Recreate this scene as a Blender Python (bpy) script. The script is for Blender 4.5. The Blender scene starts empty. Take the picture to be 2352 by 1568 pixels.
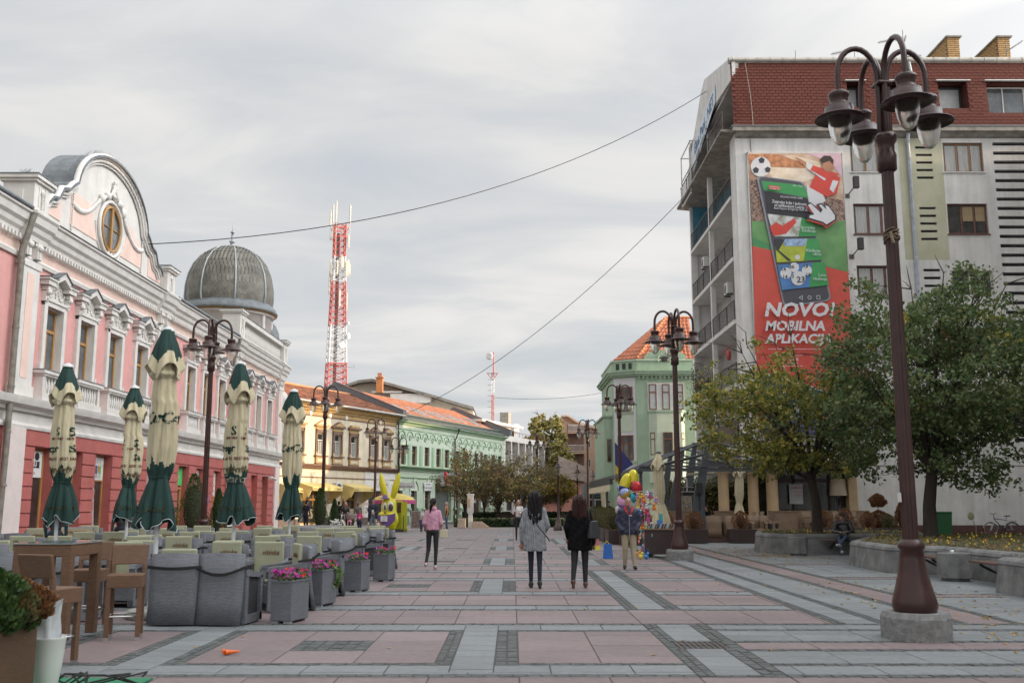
import bpy, math, random
import numpy as np
from mathutils import Vector, Matrix, Euler
R=math.radians; PI=math.pi
sc=bpy.context.scene; COL=sc.collection
# ---------------------------------------------------------------- camera
CH=1.55; PITCH=R(9.26)
cd=bpy.data.cameras.new('camera'); cam=bpy.data.objects.new('camera',cd); COL.objects.link(cam)
cam.location=(0,0,CH); cam.rotation_euler=(PI/2+PITCH,0,0)
cd.lens=35.0; cd.sensor_width=36; cd.clip_start=.05; cd.clip_end=3000
cd.dof.use_dof=True; cd.dof.focus_distance=22; cd.dof.aperture_fstop=3.2
sc.camera=cam
# ---------------------------------------------------------------- light
SUN_EL=R(10.5); SUN_AZ=R(85)          # azimuth measured from behind the camera towards the right
sdir=Vector((math.sin(SUN_AZ)*math.cos(SUN_EL),-math.cos(SUN_AZ)*math.cos(SUN_EL),math.sin(SUN_EL)))
W=bpy.data.worlds.new('World'); sc.world=W; W.use_nodes=True
nt=W.node_tree; N=nt.nodes; LK=nt.links; N.clear()
out=N.new('ShaderNodeOutputWorld'); bg=N.new('ShaderNodeBackground'); LK.new(bg.outputs[0],out.inputs[0])
bg.inputs[1].default_value=0.1
sky=N.new('ShaderNodeTexSky'); sky.sky_type='NISHITA'; sky.sun_disc=False
sky.sun_elevation=SUN_EL; sky.sun_rotation=PI-SUN_AZ; sky.air_density=1.2; sky.dust_density=2
tc=N.new('ShaderNodeTexCoord')
sep=N.new('ShaderNodeSeparateXYZ'); LK.new(tc.outputs['Generated'],sep.inputs[0])
def wm(op,a,b=None,c=None,clamp=False):
    n=N.new('ShaderNodeMath'); n.operation=op; n.use_clamp=clamp
    for i,v in enumerate((a,b,c)):
        if v is None: continue
        if isinstance(v,(int,float)): n.inputs[i].default_value=v
        else: LK.new(v,n.inputs[i])
    return n.outputs[0]
# clouds lie on a flat layer overhead: project the view direction on it
zz=wm('MAXIMUM',wm('ADD',sep.outputs[2],.12),.04)
cv=N.new('ShaderNodeCombineXYZ'); LK.new(wm('DIVIDE',sep.outputs[0],zz),cv.inputs[0]); LK.new(wm('DIVIDE',sep.outputs[1],zz),cv.inputs[1])
mp=N.new('ShaderNodeMapping'); LK.new(cv.outputs[0],mp.inputs[0]); mp.inputs['Scale'].default_value=(.8,1.3,1); mp.inputs['Rotation'].default_value=(0,0,R(14))
n1=N.new('ShaderNodeTexNoise'); LK.new(mp.outputs[0],n1.inputs['Vector']); n1.inputs['Scale'].default_value=1.5; n1.inputs['Detail'].default_value=8; n1.inputs['Roughness'].default_value=.55; n1.inputs['Distortion'].default_value=.5
n2=N.new('ShaderNodeTexNoise'); LK.new(cv.outputs[0],n2.inputs['Vector']); n2.inputs['Scale'].default_value=.55; n2.inputs['Detail'].default_value=4
fac=wm('ADD',wm('MULTIPLY',n1.outputs[0],.55),wm('MULTIPLY',n2.outputs[0],.55))
cr=N.new('ShaderNodeValToRGB'); LK.new(fac,cr.inputs[0]); e=cr.color_ramp.elements
e[0].position=.42; e[0].color=(.655,.695,.75,1); e[1].position=.68; e[1].color=(.84,.822,.80,1)
m_=cr.color_ramp.elements.new(.56); m_.color=(.715,.72,.728,1)
# bright side of the sky towards the low sun
dp=N.new('ShaderNodeVectorMath'); dp.operation='DOT_PRODUCT'; LK.new(tc.outputs['Generated'],dp.inputs[0]); dp.inputs[1].default_value=sdir
glow=wm('ADD',.96,wm('MULTIPLY',wm('POWER',wm('MAXIMUM',wm('MULTIPLY_ADD',dp.outputs['Value'],.5,.5),0.001),10),9.0))
vm=N.new('ShaderNodeVectorMath'); vm.operation='SCALE'; LK.new(cr.outputs[0],vm.inputs[0]); zen=wm('MULTIPLY_ADD',wm('MAXIMUM',wm('SUBTRACT',sep.outputs[2],.42),0),1.9,1.0); LK.new(wm('MULTIPLY',wm('MULTIPLY',glow,9.8),zen),vm.inputs[3])
cov=wm('MULTIPLY_ADD',fac,1.2,.28,clamp=True)
mx=N.new('ShaderNodeMix'); mx.data_type='RGBA'; LK.new(cov,mx.inputs[0]); LK.new(sky.outputs[0],mx.inputs[6]); LK.new(vm.outputs[0],mx.inputs[7])
LK.new(mx.outputs[2],bg.inputs[0])
sd=bpy.data.lights.new('sun','SUN'); sd.energy=4.6; sd.angle=R(.7); sd.color=(1,.72,.44)
so=bpy.data.objects.new('sun',sd); COL.objects.link(so); so.rotation_euler=sdir.to_track_quat('Z','Y').to_euler(); so.location=(30,-20,40)
sc.view_settings.view_transform='Standard'; sc.view_settings.look='None'; sc.view_settings.exposure=.12; sc.view_settings.gamma=1
sc.cycles.max_bounces=6; sc.cycles.diffuse_bounces=3; sc.cycles.glossy_bounces=3; sc.cycles.transmission_bounces=4; sc.cycles.transparent_max_bounces=6
# ---------------------------------------------------------------- measuring: photograph pixel (2352 px wide) -> point on a surface
F_=2287.0; C_,S_=math.cos(PITCH),math.sin(PITCH)
def ray(px,py):
    x=(px-1176)/F_; y=(784-py)/F_
    return (x,C_-y*S_,S_+y*C_)
def gr(px,py,z=0):
    d=ray(px,py); t=(z-CH)/d[2]; return d[0]*t,d[1]*t
def onY(px,py,Y):
    d=ray(px,py); t=Y/d[1]; return d[0]*t,CH+d[2]*t
# ---------------------------------------------------------------- materials
MATS={}
def mat(name,col,rough=.7,var=.12,scale=4,bump=0,bscale=30,metal=0,col2=None,spec=.5,detail=4,stretch=None,wrd=0):
    if name in MATS: return MATS[name]
    m=bpy.data.materials.new(name); m.use_nodes=True; t=m.node_tree; n=t.nodes; l=t.links
    b=n['Principled BSDF']; b.inputs['Roughness'].default_value=rough; b.inputs['Metallic'].default_value=metal
    b.inputs['Specular IOR Level'].default_value=spec
    tx=n.new('ShaderNodeTexCoord')
    vec=tx.outputs['Object']
    if stretch:
        mpp=n.new('ShaderNodeMapping'); l.new(vec,mpp.inputs[0]); mpp.inputs['Scale'].default_value=stretch; vec=mpp.outputs[0]
    ns=n.new('ShaderNodeTexNoise'); ns.inputs['Scale'].default_value=scale; ns.inputs['Detail'].default_value=detail; ns.inputs['Roughness'].default_value=.6
    l.new(vec,ns.inputs['Vector'])
    rp=n.new('ShaderNodeMix'); rp.data_type='RGBA'
    c1=tuple(max(0,c*(1-var)) for c in col)+(1,); c2=(tuple(col2) if col2 else tuple(min(1,c*(1+var)) for c in col))+(1,)
    rp.inputs[6].default_value=c1; rp.inputs[7].default_value=c2
    mr=n.new('ShaderNodeMapRange'); mr.inputs[1].default_value=.32; mr.inputs[2].default_value=.68; l.new(ns.outputs[0],mr.inputs[0]); l.new(mr.outputs[0],rp.inputs[0])
    colout=rp.outputs[2]
    if wrd:   # every object its own slight tone
        oi=n.new('ShaderNodeObjectInfo'); mm=n.new('ShaderNodeMapRange'); mm.inputs[3].default_value=1-wrd; mm.inputs[4].default_value=1+wrd
        l.new(oi.outputs['Random'],mm.inputs[0]); v=n.new('ShaderNodeVectorMath'); v.operation='SCALE'; l.new(colout,v.inputs[0]); l.new(mm.outputs[0],v.inputs[3]); colout=v.outputs[0]
    l.new(colout,b.inputs['Base Color'])
    if bump:
        nb=n.new('ShaderNodeTexNoise'); nb.inputs['Scale'].default_value=bscale; nb.inputs['Detail'].default_value=3; l.new(tx.outputs['Object'],nb.inputs['Vector'])
        bp=n.new('ShaderNodeBump'); bp.inputs['Strength'].default_value=bump; bp.inputs['Distance'].default_value=.02; l.new(nb.outputs[0],bp.inputs['Height']); l.new(bp.outputs[0],b.inputs['Normal'])
    MATS[name]=m; return m
def glassy(name,col,rough=.08,var=.5,scale=1.2):
    m=mat(name,col,rough,var,scale,spec=.8); return m
def rib_mat(name,col,dark,sx,sy,rough=.7,kind='brick',bump=.6,mortar=.12,wrd=0):
    """woven / laid material: brick texture on (x+y, z)"""
    if name in MATS: return MATS[name]
    m=bpy.data.materials.new(name); m.use_nodes=True; t=m.node_tree; n=t.nodes; l=t.links; b=n['Principled BSDF']; b.inputs['Roughness'].default_value=rough
    tx=n.new('ShaderNodeTexCoord'); sp=n.new('ShaderNodeSeparateXYZ'); l.new(tx.outputs['Object'],sp.inputs[0])
    ad=n.new('ShaderNodeMath'); ad.operation='ADD'; l.new(sp.outputs[0],ad.inputs[0]); l.new(sp.outputs[1],ad.inputs[1])
    zz=n.new('ShaderNodeMath'); zz.operation='MULTIPLY_ADD'; l.new(sp.outputs[1],zz.inputs[0]); zz.inputs[1].default_value=.35; l.new(sp.outputs[2],zz.inputs[2])
    cb=n.new('ShaderNodeCombineXYZ'); l.new(ad.outputs[0],cb.inputs[0]); l.new(zz.outputs[0],cb.inputs[1])
    br=n.new('ShaderNodeTexBrick'); l.new(cb.outputs[0],br.inputs['Vector']); br.inputs['Scale'].default_value=1
    br.inputs['Brick Width'].default_value=sx; br.inputs['Row Height'].default_value=sy; br.inputs['Mortar Size'].default_value=min(sx,sy)*mortar; br.inputs['Mortar Smooth'].default_value=.5
    br.inputs['Color1'].default_value=tuple(c*1.12 for c in col)+(1,); br.inputs['Color2'].default_value=tuple(c*.86 for c in col)+(1,); br.inputs['Mortar'].default_value=tuple(dark)+(1,)
    ns=n.new('ShaderNodeTexNoise'); ns.inputs['Scale'].default_value=2.5; ns.inputs['Detail'].default_value=5; l.new(tx.outputs['Object'],ns.inputs['Vector'])
    mr=n.new('ShaderNodeMapRange'); mr.inputs[3].default_value=.75; mr.inputs[4].default_value=1.25; l.new(ns.outputs[0],mr.inputs[0])
    v=n.new('ShaderNodeVectorMath'); v.operation='SCALE'; l.new(br.outputs['Color'],v.inputs[0]); l.new(mr.outputs[0],v.inputs[3]); l.new(v.outputs[0],b.inputs['Base Color'])
    bp=n.new('ShaderNodeBump'); bp.inputs['Strength'].default_value=bump; bp.inputs['Distance'].default_value=.01; bp.invert=True; l.new(br.outputs['Fac'],bp.inputs['Height']); l.new(bp.outputs[0],b.inputs['Normal'])
    MATS[name]=m; return m
def leaf_mat(name,cols,rough=.55,trans=.25):
    if name in MATS: return MATS[name]
    m=bpy.data.materials.new(name); m.use_nodes=True; t=m.node_tree; n=t.nodes; l=t.links; b=n['Principled BSDF']; b.inputs['Roughness'].default_value=rough
    g=n.new('ShaderNodeNewGeometry'); cr=n.new('ShaderNodeValToRGB'); l.new(g.outputs['Random Per Island'],cr.inputs[0])
    el=cr.color_ramp.elements; el[0].position=0; el[0].color=tuple(cols[0])+(1,); el[1].position=1; el[1].color=tuple(cols[-1])+(1,)
    for i,c in enumerate(cols[1:-1]): k=el.new((i+1)/(len(cols)-1)); k.color=tuple(c)+(1,)
    l.new(cr.outputs[0],b.inputs['Base Color'])
    tr=n.new('ShaderNodeBsdfTranslucent'); l.new(cr.outputs[0],tr.inputs[0]); ms=n.new('ShaderNodeMixShader'); ms.inputs[0].default_value=trans
    l.new(b.outputs[0],ms.inputs[1]); l.new(tr.outputs[0],ms.inputs[2]); l.new(ms.outputs[0],n['Material Output'].inputs[0])
    MATS[name]=m; return m
def grime(m,kind,lo=.86,hi=1.06):
    """weathering laid over a material in world space: kind floor = blotches and small spots, wall = vertical rain streaks"""
    t=m.node_tree; n=t.nodes; l=t.links; b=n['Principled BSDF']; src=b.inputs['Base Color'].links[0].from_socket
    g=n.new('ShaderNodeNewGeometry'); mp=n.new('ShaderNodeMapping'); l.new(g.outputs['Position'],mp.inputs[0]); mp.inputs['Scale'].default_value=(1,1,1) if kind=='floor' else (1.6,1.6,.12)
    a=n.new('ShaderNodeTexNoise'); l.new(mp.outputs[0],a.inputs['Vector']); a.inputs['Scale'].default_value=.55 if kind=='floor' else 1.5; a.inputs['Detail'].default_value=7; a.inputs['Roughness'].default_value=.68
    r=n.new('ShaderNodeMapRange'); r.inputs[1].default_value=.33; r.inputs[2].default_value=.62; r.inputs[3].default_value=lo; r.inputs[4].default_value=hi; l.new(a.outputs[0],r.inputs[0]); f=r.outputs[0]
    if kind=='floor':
        v=n.new('ShaderNodeTexVoronoi'); l.new(g.outputs['Position'],v.inputs['Vector']); v.inputs['Scale'].default_value=3.2; q=n.new('ShaderNodeMapRange'); q.inputs[1].default_value=.045; q.inputs[2].default_value=.075; q.inputs[3].default_value=.62; q.inputs[4].default_value=1; l.new(v.outputs['Distance'],q.inputs[0])
        k=n.new('ShaderNodeMath'); k.operation='MULTIPLY'; l.new(f,k.inputs[0]); l.new(q.outputs[0],k.inputs[1]); f=k.outputs[0]
        w=n.new('ShaderNodeMapRange'); w.inputs[3].default_value=.9; w.inputs[4].default_value=1.1; l.new(g.outputs['Random Per Island'],w.inputs[0]); k=n.new('ShaderNodeMath'); k.operation='MULTIPLY'; l.new(f,k.inputs[0]); l.new(w.outputs[0],k.inputs[1]); f=k.outputs[0]
    s=n.new('ShaderNodeVectorMath'); s.operation='SCALE'; l.new(src,s.inputs[0]); l.new(f,s.inputs[3]); l.new(s.outputs[0],b.inputs['Base Color'])
# ---------------------------------------------------------------- mesh builder
class MB:
    def __init__(s): s.v=[]; s.f=[]; s.m=[]; s.s=[]
    def add(s,vs,fs,m=0,sm=False):
        o=len(s.v); s.v.extend(vs)
        for f in fs: s.f.append(tuple(i+o for i in f)); s.m.append(m); s.s.append(sm)
        return s
    def box(s,x0,y0,z0,x1,y1,z1,m=0):
        if x0>x1:x0,x1=x1,x0
        if y0>y1:y0,y1=y1,y0
        if z0>z1:z0,z1=z1,z0
        return s.add([(x0,y0,z0),(x1,y0,z0),(x1,y1,z0),(x0,y1,z0),(x0,y0,z1),(x1,y0,z1),(x1,y1,z1),(x0,y1,z1)],
            [(0,3,2,1),(4,5,6,7),(0,1,5,4),(1,2,6,5),(2,3,7,6),(3,0,4,7)],m)
    def quad(s,a,b,c,d,m=0): return s.add([a,b,c,d],[(0,1,2,3)],m)
    def poly(s,pts,m=0): return s.add(list(pts),[tuple(range(len(pts)))],m)
    def prism(s,pts,z0,z1,m=0,top=None,sm=False):
        """polygon in xy extruded z0..z1; top = scale towards the centroid"""
        n=len(pts); cx=sum(p[0] for p in pts)/n; cy=sum(p[1] for p in pts)/n
        t=top if top is not None else 1
        vs=[(p[0],p[1],z0) for p in pts]+[(cx+(p[0]-cx)*t,cy+(p[1]-cy)*t,z1) for p in pts]
        fs=[tuple(range(n-1,-1,-1)),tuple(range(n,2*n))]+[(i,(i+1)%n,n+(i+1)%n,n+i) for i in range(n)]
        return s.add(vs,fs,m,sm)
    def ext(s,pts,y0,y1,m=0):
        """polygon in xz (counter-clockwise seen from -y) extruded along y"""
        n=len(pts); vs=[(p[0],y0,p[1]) for p in pts]+[(p[0],y1,p[1]) for p in pts]
        return s.add(vs,[tuple(range(n)),tuple(range(2*n-1,n-1,-1))]+[(i,n+i,n+(i+1)%n,(i+1)%n) for i in range(n)],m)
    def extx(s,pts,x0,x1,m=0):
        """profile in yz swept along x"""
        n=len(pts); vs=[(x0,p[0],p[1]) for p in pts]+[(x1,p[0],p[1]) for p in pts]
        return s.add(vs,[tuple(range(n)),tuple(range(2*n-1,n-1,-1))]+[(i,n+i,n+(i+1)%n,(i+1)%n) for i in range(n)],m)
    def cyl(s,a,b,r0,r1=None,n=8,m=0,cap=True,sm=True):
        r1=r0 if r1 is None else r1
        a=Vector(a); b=Vector(b); d=(b-a)
        if d.length<1e-6: return s
        q=d.to_track_quat('Z','Y'); vs=[]
        for P,r in ((a,r0),(b,r1)):
            for i in range(n):
                t=2*PI*i/n; w=q@Vector((r*math.cos(t),r*math.sin(t),0)); vs.append(tuple(P+w))
        s.add(vs,[(i,(i+1)%n,n+(i+1)%n,n+i) for i in range(n)],m,sm)
        if cap: s.add(vs[:n],[tuple(range(n-1,-1,-1))],m); s.add(vs[n:],[tuple(range(n))],m)
        return s
    def tube(s,pts,r,n=6,m=0,sm=True):
        P=[Vector(p) for p in pts]; k=len(P); rr=r if isinstance(r,(list,tuple)) else [r]*k; vs=[]
        up=Vector((0,0,1)); t0=(P[1]-P[0]).normalized()
        if abs(t0.dot(up))>.95: up=Vector((1,0,0))
        u=t0.cross(up).normalized()
        for i in range(k):
            t=(P[min(i+1,k-1)]-P[max(i-1,0)]).normalized(); u=(u-t*u.dot(t)).normalized(); w=t.cross(u)
            for j in range(n):
                a=2*PI*j/n; vs.append(tuple(P[i]+(u*math.cos(a)+w*math.sin(a))*rr[i]))
        fs=[(i*n+j,i*n+(j+1)%n,(i+1)*n+(j+1)%n,(i+1)*n+j) for i in range(k-1) for j in range(n)]
        s.add(vs,fs,m,sm); s.add(vs[:n],[tuple(range(n-1,-1,-1))],m); s.add(vs[-n:],[tuple(range(n))],m); return s
    def lathe(s,prof,n=16,c=(0,0,0),m=0,sm=True,closed=True,sx=1,sy=1):
        vs=[]
        for r,z in prof:
            for i in range(n):
                a=2*PI*i/n; vs.append((c[0]+r*sx*math.cos(a),c[1]+r*sy*math.sin(a),c[2]+z))
        k=len(prof); s.add(vs,[(i*n+j,i*n+(j+1)%n,(i+1)*n+(j+1)%n,(i+1)*n+j) for i in range(k-1) for j in range(n)],m,sm)
        if closed:
            if prof[0][0]>1e-4: s.add(vs[:n],[tuple(range(n-1,-1,-1))],m)
            if prof[-1][0]>1e-4: s.add(vs[-n:],[tuple(range(n))],m)
        return s
    def ell(s,c,r,n=12,k=8,m=0,rot=None):
        vs=[];fs=[]
        for i in range(k+1):
            ph=PI*i/k
            for j in range(n):
                a=2*PI*j/n; p=Vector((r[0]*math.sin(ph)*math.cos(a),r[1]*math.sin(ph)*math.sin(a),r[2]*math.cos(ph)))
                if rot is not None: p=rot@p
                vs.append((c[0]+p.x,c[1]+p.y,c[2]+p.z))
        fs=[(i*n+j,(i+1)*n+j,(i+1)*n+(j+1)%n,i*n+(j+1)%n) for i in range(k) for j in range(n)]
        return s.add(vs,fs,m,True)
    def xf(s,M,i0=0):
        for i in range(i0,len(s.v)): s.v[i]=tuple(M@Vector(s.v[i]))
        return s
    def build(s,name,mats,parent=None,bevel=0,loc=None,rz=None):
        if not isinstance(mats,(list,tuple)): mats=[mats]
        me=bpy.data.meshes.new(name); me.from_pydata(s.v,[],s.f)
        for mm in mats: me.materials.append(mm)
        me.polygons.foreach_set('material_index',s.m); me.polygons.foreach_set('use_smooth',s.s); me.update()
        o=bpy.data.objects.new(name,me); COL.objects.link(o)
        if parent is not None: o.parent=parent
        if loc is not None: o.location=loc
        if rz is not None: o.rotation_euler=(0,0,rz)
        if bevel:
            b=o.modifiers.new('bevel','BEVEL'); b.width=bevel; b.segments=2; b.limit_method='ANGLE'; b.angle_limit=R(40)
        return o
def tag(o,label=None,cat=None,group=None,kind=None):
    if label: o['label']=label
    if cat: o['category']=cat
    if group: o['group']=group
    if kind: o['kind']=kind
    return o
def thing(name,label,cat,loc=(0,0,0),rz=0,group=None):
    o=bpy.data.objects.new(name,None); COL.objects.link(o); o.location=loc; o.rotation_euler=(0,0,rz); o.empty_display_size=.1
    return tag(o,label,cat,group)
def struct(name,mb,m): return tag(mb.build(name,m),kind='structure')
def stuff(o): o['kind']='stuff'; return o
def dup(root,loc=None,rz=None,label=None,group=None,scale=None):
    def cp(o,par):
        c=o.copy(); COL.objects.link(c)
        if par is not None: c.parent=par
        for ch in o.children: cp(ch,c)
        return c
    r=cp(root,None)
    if loc is not None: r.location=loc
    if rz is not None: r.rotation_euler=(0,0,rz)
    if label: r['label']=label
    if group: r['group']=group
    if scale: r.scale=(scale,)*3 if isinstance(scale,(int,float)) else scale
    return r
def inst(src,name,parent,loc,rot=(0,0,0),scale=None):
    """a piece sharing mesh data"""
    o=bpy.data.objects.new(name,src.data if hasattr(src,'data') else src); COL.objects.link(o); o.parent=parent; o.location=loc; o.rotation_euler=rot
    if scale: o.scale=scale
    return o
def text(s,size,loc,rot,m,parent=None,name='lettering',align='CENTER',off=0,shear=0,ext=.002,sx=1,space=1):
    cu=bpy.data.curves.new('t','FONT'); cu.body=s; cu.size=size; cu.align_x=align; cu.align_y='CENTER'; cu.offset=off*size; cu.shear=shear; cu.extrude=ext; cu.resolution_u=2; cu.space_character=space
    t=bpy.data.objects.new('t',cu); COL.objects.link(t); bpy.context.view_layer.update()
    me=bpy.data.meshes.new_from_object(t.evaluated_get(bpy.context.evaluated_depsgraph_get())); bpy.data.objects.remove(t); bpy.data.curves.remove(cu)
    me.materials.clear(); me.materials.append(m); o=bpy.data.objects.new(name,me); COL.objects.link(o); o.location=loc; o.rotation_euler=rot; o.scale=(sx,1,1)
    if parent is not None: o.parent=parent
    return o
UP=(PI/2,0,0)   # text standing upright, facing local -y
rnd=random.Random(7)
def holes_wall(mb,u0,u1,z0,z1,holes,y=0,depth=.25,m=0,mr=None):
    """wall face in the plane y (outward -y) with rectangular openings and their reveals; holes = (a,b,c,d)= u0,u1,z0,z1"""
    mr=m if mr is None else mr
    zs=sorted({z0,z1,*[h[2] for h in holes if z0<h[2]<z1],*[h[3] for h in holes if z0<h[3]<z1]})
    for a,b in zip(zs[:-1],zs[1:]):
        hs=sorted([h for h in holes if h[2]<=a+1e-6 and h[3]>=b-1e-6 and h[1]>u0 and h[0]<u1]); u=u0
        for h in hs:
            if h[0]>u+1e-6: mb.quad((u,y,a),(h[0],y,a),(h[0],y,b),(u,y,b),m)
            u=max(u,h[1])
        if u<u1-1e-6: mb.quad((u,y,a),(u1,y,a),(u1,y,b),(u,y,b),m)
    for h in holes:
        a,b,c,d=h[:4]; D=y+depth
        mb.quad((a,y,c),(a,y,d),(a,D,d),(a,D,c),mr); mb.quad((b,y,d),(b,y,c),(b,D,c),(b,D,d),mr)
        mb.quad((a,y,d),(b,y,d),(b,D,d),(a,D,d),mr); mb.quad((a,D,c),(b,D,c),(b,y,c),(a,y,c),mr)
    return mb
WIN={}
def window(parent,u0,u1,z0,z1,y=.2,frame=None,glass=None,fw=.06,mull=(),trans=(),key=None,name='window',sill=None,curtain=None):
    """frame mesh (part) with one pane (sub-part) behind it; mull/trans are fractions"""
    w=u1-u0; h=z1-z0; k=(round(w,2),round(h,2),frame.name,glass.name,tuple(mull),tuple(trans),fw,sill.name if sill else None,curtain.name if curtain else None)
    if k not in WIN:
        f=MB(); f.box(0,0,0,fw,.07,h); f.box(w-fw,0,0,w,.07,h); f.box(fw,0,0,w-fw,.07,fw); f.box(fw,0,h-fw,w-fw,.07,h)
        zt=[0]+[t*h for t in trans]+[h]
        for t in trans: f.box(fw,-.008,t*h-fw*.6,w-fw,.062,t*h+fw*.6)
        for q in mull:
            q,za,zb=(q if isinstance(q,tuple) else (q,0,1)); f.box(q*w-fw*.5,.004,za*h+fw,q*w+fw*.5,.066,zb*h-fw)
        fo=f.build('t',[frame]); g=MB(); g.box(fw*.5,.035,fw*.5,w-fw*.5,.05,h-fw*.5); go=g.build('t',[glass])
        so_=co_=None
        if sill: q=MB(); q.box(-.06,-y-.07,-.05,w+.06,.0,0); so_=q.build('t',[sill]).data
        if curtain:
            q=MB(); n=max(4,int(w/.07)); 
            for a,b in ((.06*w+.02,.36*w),(.64*w,.94*w-.02)):
                q.box(a,.026,fw,b,.034,h*.62)
            co_=q.build('t',[curtain]).data
        WIN[k]=(fo.data,go.data,so_,co_)
        for o in list(bpy.data.objects):
            if o.name=='t' or o.name.startswith('t.'): bpy.data.objects.remove(o)
        fo=go=None
    d=WIN[k]; o=bpy.data.objects.new(name,d[0]); COL.objects.link(o); o.parent=parent; o.location=(u0,y,z0)
    for dd,nn in ((d[1],'pane'),(d[2],'sill'),(d[3],'curtain')):
        if dd: c=bpy.data.objects.new(nn,dd); COL.objects.link(c); c.parent=o
    return o
# ================================================================ GROUND
PINK=mat('pink_granite',(.19,.145,.145),.62,.13,9,bump=.15,bscale=120,wrd=.10)
GREY=mat('grey_granite',(.172,.187,.194),.6,.14,9,bump=.15,bscale=120,wrd=.10)
COB=mat('dark_setts',(.085,.092,.09),.75,.3,7,bump=.5,bscale=40,wrd=.15)
JOINT=mat('joint_grit',(.07,.068,.066),.9,.3,12,bump=.3)
grime(PINK,'floor'); grime(GREY,'floor'); grime(COB,'floor')
g=MB(); g.box(-220,-60,-.5,220,420,-.012); struct('ground',g,[mat('asphalt_ground',(.12,.118,.112),.85,.25,1.5,bump=.2)])
pave=thing('pavement','',None); pave['kind']='structure'
for k in ('label',): 
    if k in pave: del pave[k]
bed=MB(); bed.box(-24,2,-.3,26,96,-.008); bed.build('pavement_bed',[JOINT],pave)
P0=.82; YA=9.42
regs=[]                     # (x0,y0,x1,y1,type)
def paint(x0,y0,x1,y1,t):
    global regs
    new=[]
    for a,b,c,d,q in regs:
        if a>=x1-1e-6 or c<=x0+1e-6 or b>=y1-1e-6 or d<=y0+1e-6: new.append((a,b,c,d,q)); continue
        if b<y0: new.append((a,b,c,y0,q))
        if d>y1: new.append((a,y1,c,d,q))
        bb,dd=max(b,y0),min(d,y1)
        if a<x0: new.append((a,bb,x0,dd,q))
        if c>x1: new.append((x1,bb,c,dd,q))
    if t: new.append((x0,y0,x1,y1,t))
    regs=new
JX=.065
paint(-15,3,14,78,'P')
# right-hand field of grey slabs with pink stripes
paint(JX+5.0*P0+.08,13.5,14,60,'G')
for x in (4.23,4.83,5.85,6.58): paint(x,13.52,x+.17,44,'C')
paint(6.02,13.52,6.58,44,'P')
for y in (17.2,21.3,26.2,30.6): paint(6.78,y,8.3,y+.17,'C'); paint(6.78,y+.17,8.3,y+.5,'P'); paint(6.78,y+.5,8.3,y+.66,'C')
paint(8.3,13.5,22,14.2,'C')
for k in range(-1,8):        # the cross bands, ten slabs to a period
    y0=YA+k*10*P0
    for j in (0,4,7):
        a=y0+j*P0; b=a+P0
        x1=14 if b<13.6 else 4.23
        if j==7 and k==0: x1=4.2
        paint(-15,a,x1,a+.16,'C'); paint(-15,a+.16,x1,b-.16,'S'); paint(-15,b-.16,x1,b,'C')
    for i in range(-2,1):    # the three-sided frames left of the walk
        xr=JX-(i+2)*10*P0*0-((-i)*5*P0)*0
    for bx in (0,1,2):
        xr=JX-bx*6*P0; xl=xr-5*P0
        a=y0+P0-.16; b=y0+4*P0+.16
        if b<3.2: continue
        for s in (0,1):
            if s==0: X=(xr-.24,xr-.24-.42,xr-.24-.42-.17,xr)
            else: X=(xl+.17,xl+.17+.42,xl,xl+.17+.42+.24)
            if s==0: paint(xr-.24,a,xr,b,'C'); paint(xr-.66,a-.4,xr-.24,b+.4,'G'); paint(xr-.83,a+.16,xr-.66,b-.16,'C')
            else: paint(xl,a,xl+.17,b,'C'); paint(xl+.17,a-.4,xl+.59,b+.4,'G'); paint(xl+.59,a+.16,xl+.78,b-.16,'C')
        m=xl+2*P0; paint(m,y0+2*P0,m+P0,y0+3*P0,'C')
# right of the walk: long frames
for y0,y1 in ((1.3,5.3),(9.45,13.5),(15.3,24.0),(26.2,28.8),(31,37),(40,46)):
    xl=JX+2*P0; paint(xl,y0,xl+.17,y1,'C'); paint(xl+.17,y0+.1,xl+.6,y1-.1,'G'); paint(xl+.6,y0,xl+.82,y1,'C')
# right front: alternating courses
x0=2.53; x1=14
for a,b,t in ((13.36,13.54,'C'),(12.94,13.36,'S'),(12.78,12.94,'C'),(11.87,12.78,'G'),(11.7,11.87,'C'),(11.2,11.7,'P'),(11.03,11.2,'C'),(10.22,11.03,'G'),(10.04,10.22,'C'),(9.56,10.04,'S'),(9.38,9.56,'C'),(3,9.38,'P')):
    paint(x0,a,x1,b,t)
paint(2.3,10,2.53,12.9,'C')
paint(1.82,11.2,2.38,11.8,None); GR=(1.82,11.2,2.38,11.8)
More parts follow.
